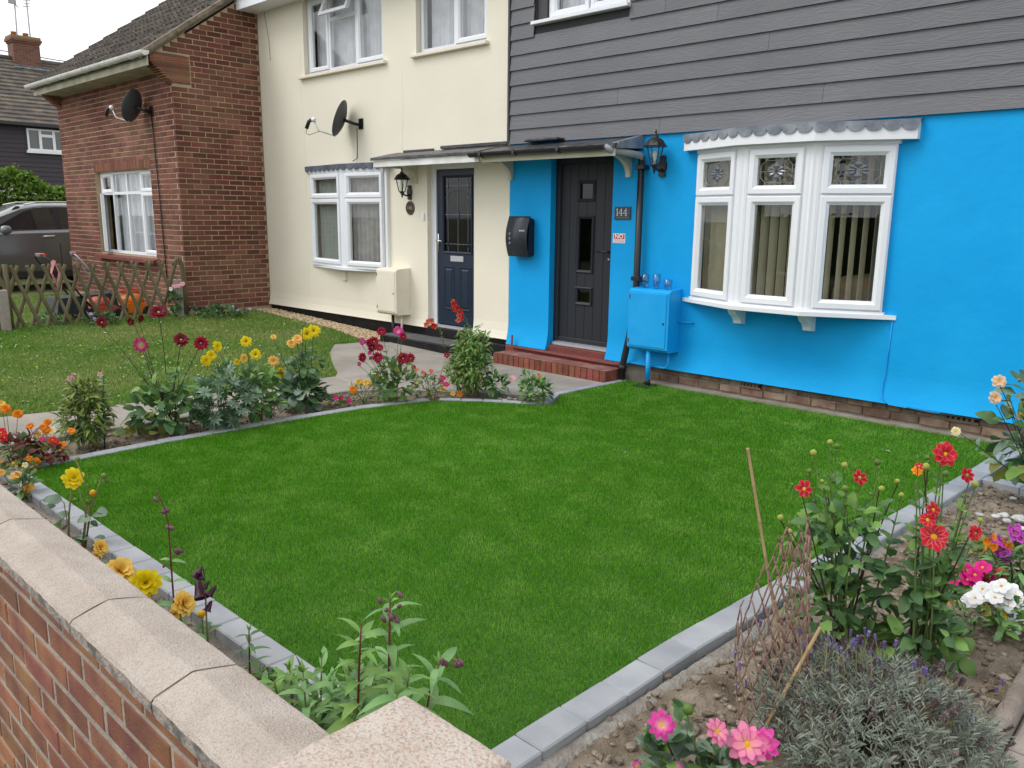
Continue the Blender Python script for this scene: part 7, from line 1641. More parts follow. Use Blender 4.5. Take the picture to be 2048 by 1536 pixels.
def bedding(name, base_px, label, cat, bushes, flowers, ground=0.0, lim=300, stemm=STEM_G, petals=5, whorls=1, disc='y', hw=0.42, dd=0.05):
    b = gp(*base_px, ground); P = Plant(name, b, label, cat, limit=lim); M = P.M
    for (cx, cy), rx, ry, n, size, kind, ms in bushes: P.bush(vp(cx, cy, b), rx*M, rx*M*0.8, ry*M, n, size*M, kind, ms)
    for k in range(5): P.stem(P.curve(b-Vector((0, 0, 0.03)), vp(bushes[0][0][0]+P.rs.uniform(-0.5, 0.5)*bushes[0][1], bushes[0][0][1], b)), 0.004, 0.002, stemm)
    for fl in flowers:
        px, py, r, col = fl[:4]; p = vp(px, py, b, P.rs.uniform(-dd, dd)); n, w = (fl[4], fl[5]) if len(fl) > 5 else (petals, whorls)
        P.stem(P.curve(vp(bushes[0][0][0]*0.5+px*0.5, max(py+6, bushes[0][0][1]), b), p-Vector((0, 0, 0.006)), 0.05, 4), 0.0025, 0.0018, stemm)
        P.flower(p, facing(p, P.rs.uniform(0.3, 1.0), P.rs.uniform(-0.5, 0.5)), r*M, col, n, w, disc, False, 0.2, hw, False, 0.2)
    P.done(); return P
bedding('marigold', (20, 905), 'tall orange marigold rising over dark red leaves by the path', 'marigold', [((30, 895), 34, 24, 60, 16, 'lance', [G_DARK, G_DAHL])],
        [(36, 828, 9, 'orange', 12, 3), (12, 818, 9, 'orange', 12, 3), (3, 808, 8, 'gold', 10, 2), (5, 862, 7, 'orange', 9, 2)])
bedding('marigold', (88, 915), 'loose orange marigold with several small heads beside the olive bush', 'marigold', [((88, 890), 30, 22, 50, 12, 'lance', [G_OLIVE, G_DAHL, G_YEL])],
        [(95, 845, 8, 'orange', 12, 3), (86, 855, 7, 'orange', 10, 2), (92, 860, 8, 'orange', 9, 2), (60, 852, 7, 'orange', 9, 2), (75, 868, 7, 'gold', 8, 2), (143, 862, 7, 'orange', 10, 2), (104, 862, 8, 'cream', 8, 1)])
bedding('red_leaf_begonia', (30, 935), 'dark red leaved begonia at the corner of the path side bed', 'begonia', [((35, 905), 48, 28, 46, 19, 'ovate', [G_RED, G_RED, G_DARK, G_OLIVE]), ((60, 885), 26, 26, 16, 24, 'lance', [G_RED])],
        [(8, 875, 10, 'scarlet'), (2, 865, 10, 'scarlet'), (105, 880, 8, 'scarlet'), (112, 884, 6, 'scarlet')], stemm=STEM_R)
bedding('red_leaf_begonia', (105, 930), 'red and white flowered begonia with bronze leaves beside the marigold', 'begonia', [((100, 905), 36, 20, 60, 15, 'ovate', [G_RED, G_OLIVE, G_RED])],
        [(95, 902, 7, 'white'), (124, 890, 8, 'orange'), (96, 914, 8, 'scarlet'), (85, 878, 6, 'fuchsia'), (60, 912, 5, 'white')], stemm=STEM_R)
bedding('marigold', (60, 948), 'low orange pansies spilling at the lawn corner', 'pansies', [((45, 935), 40, 12, 40, 11, 'ovate', [G_YEL, G_OLIVE])], [(72, 923, 8, 'orange'), (60, 918, 7, 'orange'), (28, 930, 7, 'gold'), (50, 930, 6, 'cream'), (8, 928, 8, 'orange')])
bedding('impatiens', (678, 806), 'tiny rose pink bedding flowers between amber dahlia and marigold', 'bedding plant', [((678, 800), 26, 8, 24, 9, 'round', [G_BRIGHT, G_OLIVE])], [(660, 796, 6, 'fuchsia'), (672, 795, 6, 'fuchsia'), (683, 795, 5, 'fuchsia'), (697, 800, 6, 'fuchsia'), (666, 800, 4, 'lilac')])
bedding('marigold', (728, 800), 'small clump of golden marigolds in front of the crimson dahlia', 'marigold', [((728, 785), 34, 18, 110, 11, 'needle', [G_DARK, G_DAHL, G_OLIVE])], [(707, 779, 8, 'orange', 9, 2), (718, 764, 7, 'gold', 9, 2), (733, 766, 7, 'gold', 9, 2), (740, 767, 6, 'gold', 8, 2)])
tall('dahlia', (792, 806), 'dahlia with many small crimson flowers near the doorstep', 'dahlia',
     [(763, 663, 9, 'crimson', 0, 0.2), (797, 662, 10, 'magenta', -0.2, 0.1), (806, 673, 8, 'crimson', 0.5, 0.3), (724, 683, 8, 'magenta', 0.9, 0.0), (748, 683, 10, 'crimson', 0.1, 0.2), (739, 686, 9, 'crimson', 0.6, 0.2), (744, 695, 9, 'maroon', 0.3, 0.2), (759, 695, 8, 'crimson', 0.0, 0.3), (724, 715, 10, 'crimson', 0.7, 0.1), (755, 715, 11, 'crimson', 0.1, 0.2), (806, 717, 12, 'crimson', 0.1, 0.2), (822, 716, 10, 'crimson', -0.5, 0.2), (718, 728, 5, 'magenta', 0.8, 0.0), (740, 705, 5, 'fuchsia'), (798, 626, 0.1, 'bud')][:-1],
     [G_DAHL, G_BRIGHT], STEM_G, [((790, 768), 50, 30, 70, 20, 'paddle', [G_BRIGHT, G_DAHL, G_DAHL, G_YEL]), ((785, 735), 40, 20, 30, 15, 'ovate', [G_DAHL, G_BRIGHT])], leafsize=15, nleaf=3, detail_r=40, depth=0.12)
bedding('bedding_plant', (862, 793), 'low mixed green bedding with small pink flowers beside the crimson dahlia', 'bedding plant', [((858, 770), 38, 20, 110, 11, 'lance', [G_DAHL, G_DARK, G_OLIVE])], [(832, 740, 5, 'salmon'), (846, 745, 5, 'salmon'), (862, 742, 5, 'salmon'), (885, 756, 6, 'fuchsia'), (893, 769, 6, 'fuchsia'), (883, 764, 5, 'fuchsia'), (827, 735, 5, 'crimson'), (919, 788, 6, 'orange'), (906, 787, 5, 'gold'), (885, 778, 6, 'gold'), (893, 711, 6, 'crimson')])
P = Plant('penstemon', gp(946, 790), 'tall fine leaved green shrub with red flower spikes before the cream wall', 'shrub', limit=300); M = P.M
P.bush(vp(938, 738, P.b), 52*M, 46*M, 48*M, 900, 13*M, 'lance', [G_NEED, G_NEED, G_BRIGHT, G_PEN], 0.55, 0.1); P.bush(vp(945, 690, P.b), 42*M, 36*M, 36*M, 340, 12*M, 'lance', [G_NEED, G_BRIGHT, G_PEN], 0.5, 0.1)
for k in range(14): P.stem(P.curve(P.b+Vector((P.rs.uniform(-0.08, 0.08), P.rs.uniform(-0.05, 0.05), 0)), vp(P.rs.uniform(900, 985), P.rs.uniform(660, 740), P.b)), 0.0035, 0.0015, STEM_T)
for path, fl in (([(948, 700), (946, 668), (930, 635), (917, 612), (904, 600)], [(904, 603), (907, 608), (910, 613), (914, 618), (917, 624), (920, 622), (918, 630), (922, 636), (915, 640), (911, 618)]), ([(890, 700), (884, 670), (874, 652), (864, 642)], [(858, 643), (862, 641), (866, 651), (869, 652), (854, 649)])):
    pts = [vp(*q, P.b) for q in path]; P.stem(pts, 0.003, 0.0015, STEM_G); P.leafy(pts, 0.0, 0.6, 6, 12*M, 'needle', G_NEED, 0.7)
    for q in fl: P.flower(vp(*q, P.b, P.rs.uniform(-0.02, 0.02)), facing(P.b, -0.2, P.rs.uniform(-0.8, 0.8)), 6.5*M, 'scarlet' if P.rs.random() < 0.5 else 'salmon', 5, 1, 'g', False, 0.7, 0.35, False)
for k in range(6): pts = P.curve(vp(P.rs.uniform(925, 975), 690, P.b), vp(P.rs.uniform(925, 985), P.rs.uniform(632, 668), P.b), 0.05); P.stem(pts, 0.002, 0.001, STEM_G); P.leafy(pts, 0.1, 1, 6, 11*M, 'needle', G_PEN, 0.6)
P.done()
bedding('bedding_plant', (992, 795), 'small rounded green bedding plant beside the fine leaved shrub', 'bedding plant', [((993, 770), 28, 24, 110, 12, 'paddle', [G_DAHL, G_PEN, G_DARK])], [(1024, 757, 7, 'blush')])
bedding('bedding_plant', (1072, 806), 'leafy green bedding plant at the bend of the lawn edging', 'bedding plant', [((1072, 782), 36, 24, 140, 14, 'paddle', [G_PEN, G_BRIGHT, G_DAHL]), ((1055, 758), 14, 14, 30, 12, 'paddle', [G_PEN])], [(1078, 753, 4, 'salmon')])
# low flowers at the brick wall and on the post
bedding('ground_cover', (440, 632), 'low dark ground cover with tiny lilac flowers along the brick wall foot', 'ground cover', [((440, 622), 66, 7, 160, 8, 'round', [G_DARK, G_DAHL])], [(467, 613, 3, 'lilac'), (466, 620, 3, 'lilac'), (475, 620, 3, 'lilac'), (483, 621, 3, 'lilac'), (385, 620, 3, 'lilac'), (395, 626, 3, 'white'), (500, 618, 3, 'lilac')], ground=0.15)
bedding('climbing_rose', (352, 636), 'small pale pink rose climbing the concrete fence post', 'rose', [((352, 605), 12, 26, 60, 9, 'ovate', [G_DAHL, G_DARK])], [(350, 573, 5, 'blush'), (356, 572, 5, 'blush'), (365, 568, 5, 'blush'), (342, 578, 4, 'white')], ground=0.14)
for bx_, lab in ((105, 'rough dark weeds at the lattice fence foot near the concrete end post'), (200, 'rough dark weeds with violet flowers at the lattice fence foot')):
    bedding('weed_tuft', (bx_, 650), lab, 'weeds', [((bx_, 640), 42, 10, 120, 11, 'lance', [G_DARK, G_DAHL])], [(182, 628, 4, 'lilac'), (190, 638, 4, 'lilac')] if bx_ == 200 else [], ground=0.14)

# ---------------------------------------------------------------- front bed
def zfix(px, py, y):                      # point on the ground under the pixel column, at bed depth y
    d = pdir(px, py); p = CAM+d*((y-CAM.y)/d.y); p.z = -0.02; return p
b = gp(152, 1092); P = Plant('dahlia', b, 'clear yellow dahlia with buds standing between the front wall and lawn', 'dahlia'); M = P.M
for path, r0 in (([(136, 1080), (138, 1030), (143, 975)], 0.006), ([(164, 1095), (172, 1030), (178, 985), (152, 920)], 0.0045), ([(166, 1095), (173, 1035), (156, 972)], 0.005), ([(170, 1095), (182, 1020), (195, 980), (203, 955)], 0.005), ([(172, 1095), (176, 1050), (178, 1005)], 0.004), ([(138, 1040), (128, 1005), (112, 994)], 0.003)):
    pts = [vp(*q, b, P.rs.uniform(-0.02, 0.02)) for q in path]; pts[0].z = min(pts[0].z, 0.0); P.stem(pts, r0, r0*0.6, STEM_T, 7)
P.flower(vp(147, 957, b), facing(b, 0.15, 0.1), 20*M, 'yellow', 10, 3, 'g', True)
for px, py, r in ((155, 918, 5), (186, 986, 7), (177, 1003, 6), (208, 952, 6), (213, 962, 4), (109, 995, 4), (150, 1000, 5)): P.bud(vp(px, py, b), r*M, SEPAL if r < 6 else PM['yellow'] if False else DISC_Y if r > 6 else SEPAL, facing(b, 0.9, 0.2))
for px, py, sz, a, m in ((155, 1040, 26, 0.3, G_LUP), (140, 1030, 24, 2.6, G_LUP), (185, 1030, 26, 0.4, G_LUP), (125, 1000, 26, 2.8, G_LUP), (195, 1018, 22, -0.3, G_LUP), (182, 1042, 18, -0.8, G_DARK), (125, 1055, 26, 2.9, G_DAHL), (120, 1050, 24, 1.2, G_BRIGHT), (150, 1075, 28, 0.2, G_LUP), (190, 1075, 24, 0.2, G_DAHL), (170, 1085, 22, 2.0, G_DAHL), (112, 1012, 22, 3.0, G_LUP)):
    p = vp(px, py, b, P.rs.uniform(-0.03, 0.03)); rgt = _r; P.leaf(p, rgt*math.cos(a)+Vector((0, 0, 1))*math.sin(a)*0.5-_fh*0.3, Vector((0, 0, 1))-_fh*0.5, sz*M*1.25, 'ovate', m)
P.done()
b = gp(48, 985); bedding('pansy', (48, 990), 'pair of amber pansies beside the corner of the lawn edging', 'pansy', [((45, 972), 24, 14, 22, 20, 'ovate', [G_LUP, G_BRIGHT, G_DAHL])], [(34, 952, 11, 'peachy', 6, 2), (55, 975, 12, 'peachy', 6, 2), (49, 984, 9, 'gold', 6, 1), (3, 945, 7, 'peachy', 6, 1)])
b = gp(235, 1195); P = Plant('dahlia', b, 'golden yellow dahlias leaning along the back of the front wall coping', 'dahlia'); M = P.M
for px, py, r, side, up, col, d in ((200, 1095, 16, 0.8, 0.3, 'gold', 'g'), (192, 1112, 11, 0.4, 0.0, 'peachy', 'y'), (240, 1143, 30, 0.7, 0.9, 'gold', 'g'), (291, 1166, 28, -0.05, -0.05, 'yellow', 'd'), (272, 1172, 20, 0.6, 0.4, 'gold', 'g'), (366, 1208, 26, 0.9, 0.2, 'gold', 'g'), (347, 1228, 14, 0.3, -0.5, 'gold', 'g')):
    p = vp(px, py, b); p = CAM+(p-CAM)*((-5.80+P.rs.uniform(-0.06, 0.06)-CAM.y)/(p.y-CAM.y)); f = facing(p, up, side); P.flower(p, f, r*mpp(p), col, 11, 3, d, True, 0.3)
    g0 = Vector((p.x+P.rs.uniform(-0.05, 0.05), p.y+P.rs.uniform(-0.05, 0.05), -0.03)); pts = P.curve(g0, p-f*0.02, 0.08); P.stem(pts, 0.005, 0.003, STEM_G, 6); P.leafy(pts, 0.2, 0.9, 3, 0.06, 'ovate', G_DAHL)
p = gp(403, 1228, 0.12); P.bud(p, 0.016, DISC_Y, facing(p, 0.3, 0.3)); pts = P.curve(Vector((p.x, p.y, -0.03)), p, 0.1); P.stem(pts, 0.004, 0.003, STEM_G); P.leafy(pts, 0.1, 0.7, 3, 0.05, 'ovate', G_DAHL)
P.done()
def penst(base, path, label, leaves, blooms, stemm, lm_=G_PEN, r0=0.004, sz=42):
    b = gp(*base); P = Plant('penstemon', b, label, 'penstemon'); M = P.M
    pts = [vp(*q, b) for q in path]; pts[0].z = min(pts[0].z, -0.02); P.stem(pts, r0, r0*0.5, stemm, 7)
    for px, py, a, s_ in leaves:
        p = vp(px, py, b); P.leaf(p, _r*math.cos(a)+Vector((0, 0, 1))*math.sin(a)-_fh*P.rs.uniform(-0.3, 0.4), Vector((0, 0, 1))-_fh*0.6, s_*M*1.1, 'lance', lm_)
    for px, py, r, col, kind in blooms:
        p = vp(px, py, b, P.rs.uniform(-0.015, 0.015))
        if kind == 'bell':
            f = (Vector((0, 0, -0.8))+_r*P.rs.uniform(-0.6, 0.6)-_fh*0.5).normalized(); prof = [(0.15, -1.0), (0.35, -0.7), (0.5, -0.1), (0.62, 0.4), (0.85, 0.75), (0.95, 0.8), (0.5, 0.55)]
            MB().lathe([(a_*r*M*0.8, h_*r*M) for a_, h_ in prof], p, 10, f).build('flower', PM[col] if False else PLUMM, P.t, True)
        else: MB().lathe([(r*M*0.2, -r*M), (r*M*0.55, -r*M*0.4), (r*M*0.6, r*M*0.3), (r*M*0.12, r*M*1.1)], p, 8, (P.rs.uniform(-1, 1), P.rs.uniform(-1, 1), P.rs.uniform(-0.4, 1))).build('seed_pod', PODM, P.t, True)
    P.done()
PLUMM = mat('plum_bell', (0.05, 0.004, 0.026), 0.5, orand=0.5); PODM = mat('mauve_pod', (0.16, 0.07, 0.09), 0.7, orand=0.4)
penst((350, 1262), [(352, 1262), (346, 1180), (340, 1100), (337, 1050), (330, 1018), (320, 996), (315, 980)], 'spent penstemon spike with mauve pods on a dark red stem', [(342, 1120, 2.9, 26), (342, 1122, 0.3, 24), (344, 1168, 0.7, 34), (344, 1165, 2.6, 30), (349, 1210, 2.9, 44), (349, 1205, 0.1, 44), (352, 1235, 0.5, 36)],
      [(312, 999, 7, '', 'pod'), (328, 1024, 7, '', 'pod'), (334, 1020, 6, '', 'pod'), (336, 1053, 7, '', 'pod'), (343, 1056, 7, '', 'pod'), (354, 1104, 8, '', 'pod'), (360, 1101, 7, '', 'pod'), (328, 1131, 5, '', 'pod')], STEM_R)
penst((417, 1300), [(417, 1300), (413, 1240), (411, 1190), (406, 1150), (402, 1134)], 'penstemon with dark plum bell flowers on a thin stem', [(416, 1262, 0.5, 28), (416, 1280, 2.7, 26)],
      [(395, 1146, 13, 'plum', 'bell'), (404, 1150, 12, 'plum', 'bell'), (400, 1140, 9, 'plum', 'bell'), (399, 1180, 22, 'plum', 'bell'), (424, 1182, 13, 'plum', 'bell'), (413, 1170, 9, 'plum', 'bell'), (418, 1213, 12, 'plum', 'bell')], STEM_T)
b = gp(640, 1452); P = Plant('penstemon', b, 'large leafy penstemon clump with upright stems behind the gate pier', 'penstemon', limit=300); M = P.M
st = [((775, 1440), (778, 1330), (780, 1205), 0.0055, STEM_R, 12, 46), ((715, 1440), (718, 1340), (722, 1255), 0.0045, STEM_R, 10, 40), ((852, 1430), (862, 1370), (880, 1325), 0.004, STEM_R, 5, 44), ((500, 1372), (499, 1320), (498, 1262), 0.004, STEM_R, 8, 26),
      ((640, 1470), (642, 1400), (643, 1318), 0.004, STEM_T, 6, 40), ((585, 1430), (584, 1380), (580, 1340), 0.004, STEM_G, 7, 34), ((615, 1470), (612, 1420), (606, 1345), 0.004, STEM_T, 6, 40), ((690, 1470), (695, 1400), (700, 1345), 0.004, STEM_T, 5, 44), ((745, 1450), (750, 1400), (752, 1340), 0.004, STEM_G, 8, 46), ((800, 1440), (812, 1390), (818, 1350), 0.004, STEM_G, 6, 44),
      ((560, 1420), (555, 1390), (548, 1360), 0.004, STEM_G, 6, 34), ((660, 1490), (665, 1440), (672, 1390), 0.004, STEM_G, 7, 44), ((720, 1470), (724, 1430), (728, 1390), 0.004, STEM_G, 7, 48), ((620, 1495), (628, 1450), (632, 1410), 0.004, STEM_G, 7, 40), ((540, 1400), (530, 1370), (520, 1340), 0.0035, STEM_G, 6, 30), ((770, 1470), (785, 1430), (795, 1390), 0.004, STEM_G, 7, 46), ((690, 1500), (700, 1470), (712, 1430), 0.004, STEM_G, 6, 46)]
for a0, a1, a2, r0, sm, nn, sz in st:
    yb_ = -5.86+P.rs.uniform(-0.12, 0.12); pts = []
    for q in (a0, a1, a2): d = pdir(*q); pts.append(CAM+d*((yb_-CAM.y)/d.y))
    lowz = pts[0].z; root = Vector((pts[0].x, pts[0].y, -0.03)); pts = [root, pts[0], pts[0].lerp(pts[1], 0.5), pts[1], pts[1].lerp(pts[2], 0.5), pts[2]]; P.stem(pts, r0*0.8, r0*0.45, sm, 7); Mp = mpp(pts[2]); P.leafy(pts, 0.12, 0.98, nn, sz*Mp*1.85, 'lance', P.rs.choice([G_PEN, G_PEN, G_BRIGHT, G_DAHL]), 0.9, 0.3, droop=0.12)
    tip = pts[-1]
    for k in range(4): P.leaf(tip, Vector((P.rs.gauss(0, 0.4), P.rs.gauss(0, 0.4), 1)), Vector((P.rs.gauss(0, 1), P.rs.gauss(0, 1), 0.2)), sz*Mp*0.55, 'lance', G_BRIGHT)
    if a2 in ((780, 1205), (880, 1325)):
        for k in range(9): MB().lathe([(0.002, -0.010), (0.005, -0.004), (0.0055, 0.004), (0.0015, 0.011)], tip+Vector((P.rs.uniform(-0.035, 0.035), P.rs.uniform(-0.03, 0.03), P.rs.uniform(-0.045, 0.02))) if a2[0] < 800 else tip+_r*P.rs.uniform(0, 0.05)+Vector((0, 0, P.rs.uniform(-0.01, 0.006))), 7, (P.rs.uniform(-1, 1), 0.3, -0.8)).build('seed_pod', PODM, P.t, True)
for (cx, cy), rx, ry, n in (((710, 1410), 95, 50, 70), ((620, 1425), 65, 45, 46), ((565, 1390), 45, 34, 28)):
    d = pdir(cx, cy); c = CAM+d*((-5.86-CAM.y)/d.y); Mp = mpp(c); P.bush(c, rx*Mp, 0.12, ry*Mp, n, 40*Mp, 'lance', [G_PEN, G_PEN, G_DAHL, G_BRIGHT], 0.8, 0.2)
P.done()
bedding('bedding_plant', (560, 1395), 'small dark leaved red bedding flower hidden by the penstemon clump', 'bedding plant', [((545, 1375), 34, 18, 26, 24, 'ovate', [G_DARK, G_RED, G_DAHL])], [(552, 1372, 10, 'scarlet'), (542, 1380, 9, 'scarlet'), (678, 1415, 9, 'scarlet')])
# ---------------------------------------------------------------- right bed
def dah(base_px, label, items, bushes, leafm, lsz, depth=0.10, sag=0.08, stemm=STEM_G, nleaf=4, from_z=0.0, detail_r=14):
    b = gp(*base_px); P = Plant('dahlia', b, label, 'dahlia'); M = P.M
    for it in items:
        px, py, r, col = it[:4]; side = it[4] if len(it) > 4 else P.rs.uniform(-0.6, 0.6); up = it[5] if len(it) > 5 else 0.2; n = it[6] if len(it) > 6 else 8; wh = it[7] if len(it) > 7 else 1; dsc = it[8] if len(it) > 8 else 'y'
        p = vp(px, py, b, -depth*1.2 if r >= 14 else P.rs.uniform(-depth, depth)); f = facing(p, up, side); s0 = b+Vector((P.rs.uniform(-0.05, 0.05), P.rs.uniform(-0.05, 0.05), -0.03))
        e = p-f*r*M*0.15; pts = P.curve(s0, e-f*0.015, sag, 8)+[e]; P.stem(pts, 0.0050, 0.0018, P.rs.choice([stemm, STEM_D, stemm]), 6)
        if col == 'bud': P.bud(p, r*M*0.8, P.rs.choice([SEPAL, SEPAL, DISC_G]), (f+Vector((0, 0, 0.6))).normalized())
        else: P.flower(p, f, r*mpp(p)*0.92, col, n, wh, dsc, r >= detail_r, 0.16, 0.25 if col in ('pink', 'magenta') else 0.31)
        if nleaf: P.leafy(pts, 0.25, 0.80, nleaf, lsz*M, 'ovate', P.rs.choice(leafm), 0.85, 0.55)
    for (cx, cy), rx, ry, n, size, kind, ms in bushes: P.bush(vp(cx, cy, b), rx*M, rx*M*0.8, ry*M, n, size*M, kind, ms, 0.7, 0.25)
    P.done(); return P
DL = [G_DAHL, G_DAHL, G_BRIGHT]
dah((1690, 1285), 'leafy dahlia with many buds and a few red flowers beside the rusty wire', [(1608, 978, 19, 'red', 0.7, 0.2, 6), (1720, 955, 16, 'red', -0.5, -0.3, 6, 1, 'g'), (1660, 884, 7, 'bud'), (1675, 892, 7, 'bud'), (1627, 905, 8, 'bud'), (1619, 942, 7, 'bud'), (1689, 930, 8, 'bud'), (1755, 924, 8, 'bud'), (1690, 976, 7, 'bud'), (1763, 977, 7, 'bud'), (1795, 962, 6, 'bud'), (1561, 1035, 8, 'bud'), (1617, 985, 7, 'bud'), (1653, 993, 6, 'bud'), (1693, 1008, 5, 'bud'), (1803, 990, 7, 'bud'), (1644, 962, 5, 'bud'), (1580, 1062, 6, 'bud')],
    [((1670, 1215), 105, 62, 64, 31, 'ovate', DL+[G_DARK]), ((1690, 1110), 105, 60, 64, 30, 'ovate', DL+[G_DARK]), ((1690, 1030), 90, 46, 40, 26, 'ovate', [G_DAHL, G_BRIGHT]), ((1740, 1265), 80, 34, 26, 34, 'round', [G_DAHL, G_BRIGHT])], DL, 36, 0.12)
dah((1838, 1312), 'dahlia with open red pale edged flowers standing beside the pink bedding', [(1890, 908, 25, 'red', 0.55, 0.25, 8, 2), (1935, 950, 15, 'red', -0.6, -0.2, 7, 1, 'g'), (1868, 1074, 27, 'red', 0.0, 0.15, 11, 1), (1855, 1040, 16, 'red', 0.3, 0.6, 8, 1), (1866, 1020, 17, 'red', 0.9, 0.1, 7, 1), (1950, 1066, 16, 'red', 0.8, 0.0, 9, 2, 'g'), (1835, 942, 11, 'orange', 0.0, 0.6, 7, 1), (1838, 932, 9, 'red', 0.3, 0.8, 5, 1), (1885, 890, 9, 'bud'), (1852, 933, 9, 'bud'), (1892, 947, 8, 'bud'), (1950, 968, 8, 'bud'), (1928, 992, 6, 'bud'), (1855, 915, 6, 'bud'), (1918, 1078, 7, 'bud'), (1960, 1040, 7, 'bud'), (1918, 1002, 5, 'bud')],
    [((1838, 1255), 80, 50, 50, 32, 'ovate', DL+[G_DARK]), ((1835, 1170), 62, 60, 40, 30, 'ovate', DL), ((1850, 1292), 70, 28, 22, 35, 'round', [G_BRIGHT, G_DAHL]), ((1858, 1090), 54, 50, 26, 27, 'ovate', [G_DAHL, G_BRIGHT]), ((1910, 1310), 34, 14, 5, 36, 'round', [G_YEL, G_BRIGHT])], DL, 34, 0.12)
dah((1395, 1592), 'pink dahlia with large pale pink yellow centred flowers in front of the lavender', [(1322, 1450, 29, 'magenta', 0.15, 0.15, 9, 2), (1434, 1463, 27, 'pink', 0.9, 0.4, 9, 2), (1495, 1489, 42, 'pink', 0.05, 0.1, 10, 2), (1527, 1487, 33, 'magenta', -0.4, 0.0, 9, 2), (1376, 1418, 14, 'bud', 0.3, 0.8), (1415, 1492, 11, 'bud'), (1428, 1506, 6, 'bud'), (1275, 1534, 13, 'magenta', 0.6, 0.8, 8, 1), (1352, 1535, 14, 'magenta', 0.2, 0.8, 8, 1), (1330, 1510, 7, 'bud'), (1535, 1520, 9, 'bud')],
    [((1345, 1520), 65, 34, 40, 40, 'ovate', [G_DAHL, G_LUP, G_BRIGHT]), ((1455, 1525), 62, 30, 30, 44, 'ovate', [G_DAHL, G_LUP]), ((1380, 1460), 34, 40, 14, 38, 'ovate', [G_DAHL, G_LUP])], [G_DAHL, G_LUP], 34, 0.05, 0.06, nleaf=3)
dah((2085, 1000), 'tall dahlia with peach flowers and yellowing leaves by the house wall corner', [(1998, 762, 14, 'peach', 0.3, 0.1, 8, 2), (1990, 795, 14, 'peach', 0.8, 0.2, 8, 2), (1912, 863, 10, 'cream', -0.3, 0.0, 10, 1), (2017, 794, 6, 'bud'), (2020, 820, 7, 'bud'), (2046, 797, 6, 'bud'), (2040, 832, 8, 'gold', 0.3, 0.2, 6, 1)],
    [((2045, 870), 55, 60, 30, 34, 'ovate', [G_DAHL, G_LUP, G_DARK]), ((2040, 920), 50, 40, 14, 34, 'ovate', [G_YEL, G_BRIGHT]), ((2060, 800), 50, 50, 16, 30, 'ovate', [G_DAHL, G_LUP])], [G_DAHL, G_LUP], 30, 0.10, 0.12, STEM_D, 3)
def mass(name, base_px, label, cat, bushes, flowers, hw=0.46):
    return bedding(name, base_px, label, cat, bushes, flowers, hw=hw, dd=0.07)
rs = random.Random(21)
mass('impatiens', (1945, 1182), 'magenta pink impatiens mat behind the white bedding flowers', 'impatiens', [((1945, 1160), 58, 18, 60, 20, 'round', [G_BRIGHT, G_DAHL, G_RED])],
     [(x, y, 15, 'fuchsia') for x, y in ((1935, 1142), (1950, 1150), (1962, 1145), (1972, 1142), (1958, 1158), (1945, 1165), (1935, 1160), (1984, 1150), (1965, 1135))]+[(x, y, 13, c) for x, y, c in ((1902, 1148, 'fuchsia'), (1915, 1142, 'salmon'), (1905, 1160, 'fuchsia'), (2000, 1148, 'salmon'), (2010, 1155, 'salmon'), (1978, 1158, 'fuchsia'), (1990, 1175, 'fuchsia'), (1928, 1172, 'salmon'))])
mass('impatiens', (1995, 1245), 'white impatiens with yellow tinged leaves along the front path', 'impatiens', [((1990, 1210), 62, 26, 80, 18, 'round', [G_BRIGHT, G_YEL, G_DAHL, G_BRIGHT])],
     [(x, y, 15, 'white') for x, y in ((1965, 1178), (2003, 1172), (2012, 1182), (2022, 1180), (2030, 1190), (1938, 1202), (1950, 1196), (1968, 1192), (1990, 1195), (2000, 1205), (2015, 1208), (2022, 1214), (2034, 1212), (2046, 1222), (2012, 1236), (2026, 1258), (2040, 1235), (1992, 1176))]+[(1970, 1214, 8, 'gold'), (2004, 1230, 9, 'yellow'), (1905, 1200, 7, 'orange'), (1985, 1196, 8, 'yellow')])
bedding('bedding_plant', (1920, 1262), 'dark leafy bedding with orange buds between red dahlia and white impatiens', 'bedding plant', [((1930, 1235), 46, 26, 80, 17, 'lance', [G_DARK, G_DAHL, G_PEN])], [(1903, 1204, 7, 'orange'), (1865, 1185, 8, 'orange')])
b = gp(2038, 1185); P = Plant('snapdragon', b, 'purple snapdragon spikes with dark narrow leaves behind the pink impatiens', 'snapdragon'); M = P.M
P.bush(vp(2035, 1130, b), 48*M, 40*M, 42*M, 150, 24*M, 'lance', [G_DARK, G_DAHL, G_PEN], 0.8, 0.2)
for path, n, col in (([(2030, 1165), (2005, 1120), (1990, 1072)], 15, 'purple'), ([(2036, 1165), (2020, 1120), (2003, 1100)], 13, 'purple'), ([(2045, 1160), (2040, 1090), (2028, 1052)], 11, 'purple'), ([(2030, 1165), (1985, 1110), (1978, 1070)], 6, 'orange'), ([(2030, 1165), (2020, 1100), (2010, 1080)], 5, 'orange')):
    pts = [vp(*q, b, P.rs.uniform(-0.03, 0.03)) for q in path]; pts[0].z = -0.02; P.stem(pts, 0.004, 0.002, STEM_G)
    for k in range(n): t = 0.62+0.38*k/n; p, d = P.along(pts, t); an = k*2.4; o = d.orthogonal().normalized(); o = o*math.cos(an)+d.cross(o)*math.sin(an); P.flower(p+o*0.012, o+Vector((0, 0, 0.3))+TOCAM(p)*0.4, 8.5*M, col, 5, 1, 'y', False, 0.5, 0.45, False)
P.done()
bedding('seedling', (2010, 1268), 'young green rosette seedling at the edge of the front path', 'seedling', [((2010, 1258), 20, 14, 12, 30, 'paddle', [G_PEN, G_BRIGHT])], [])
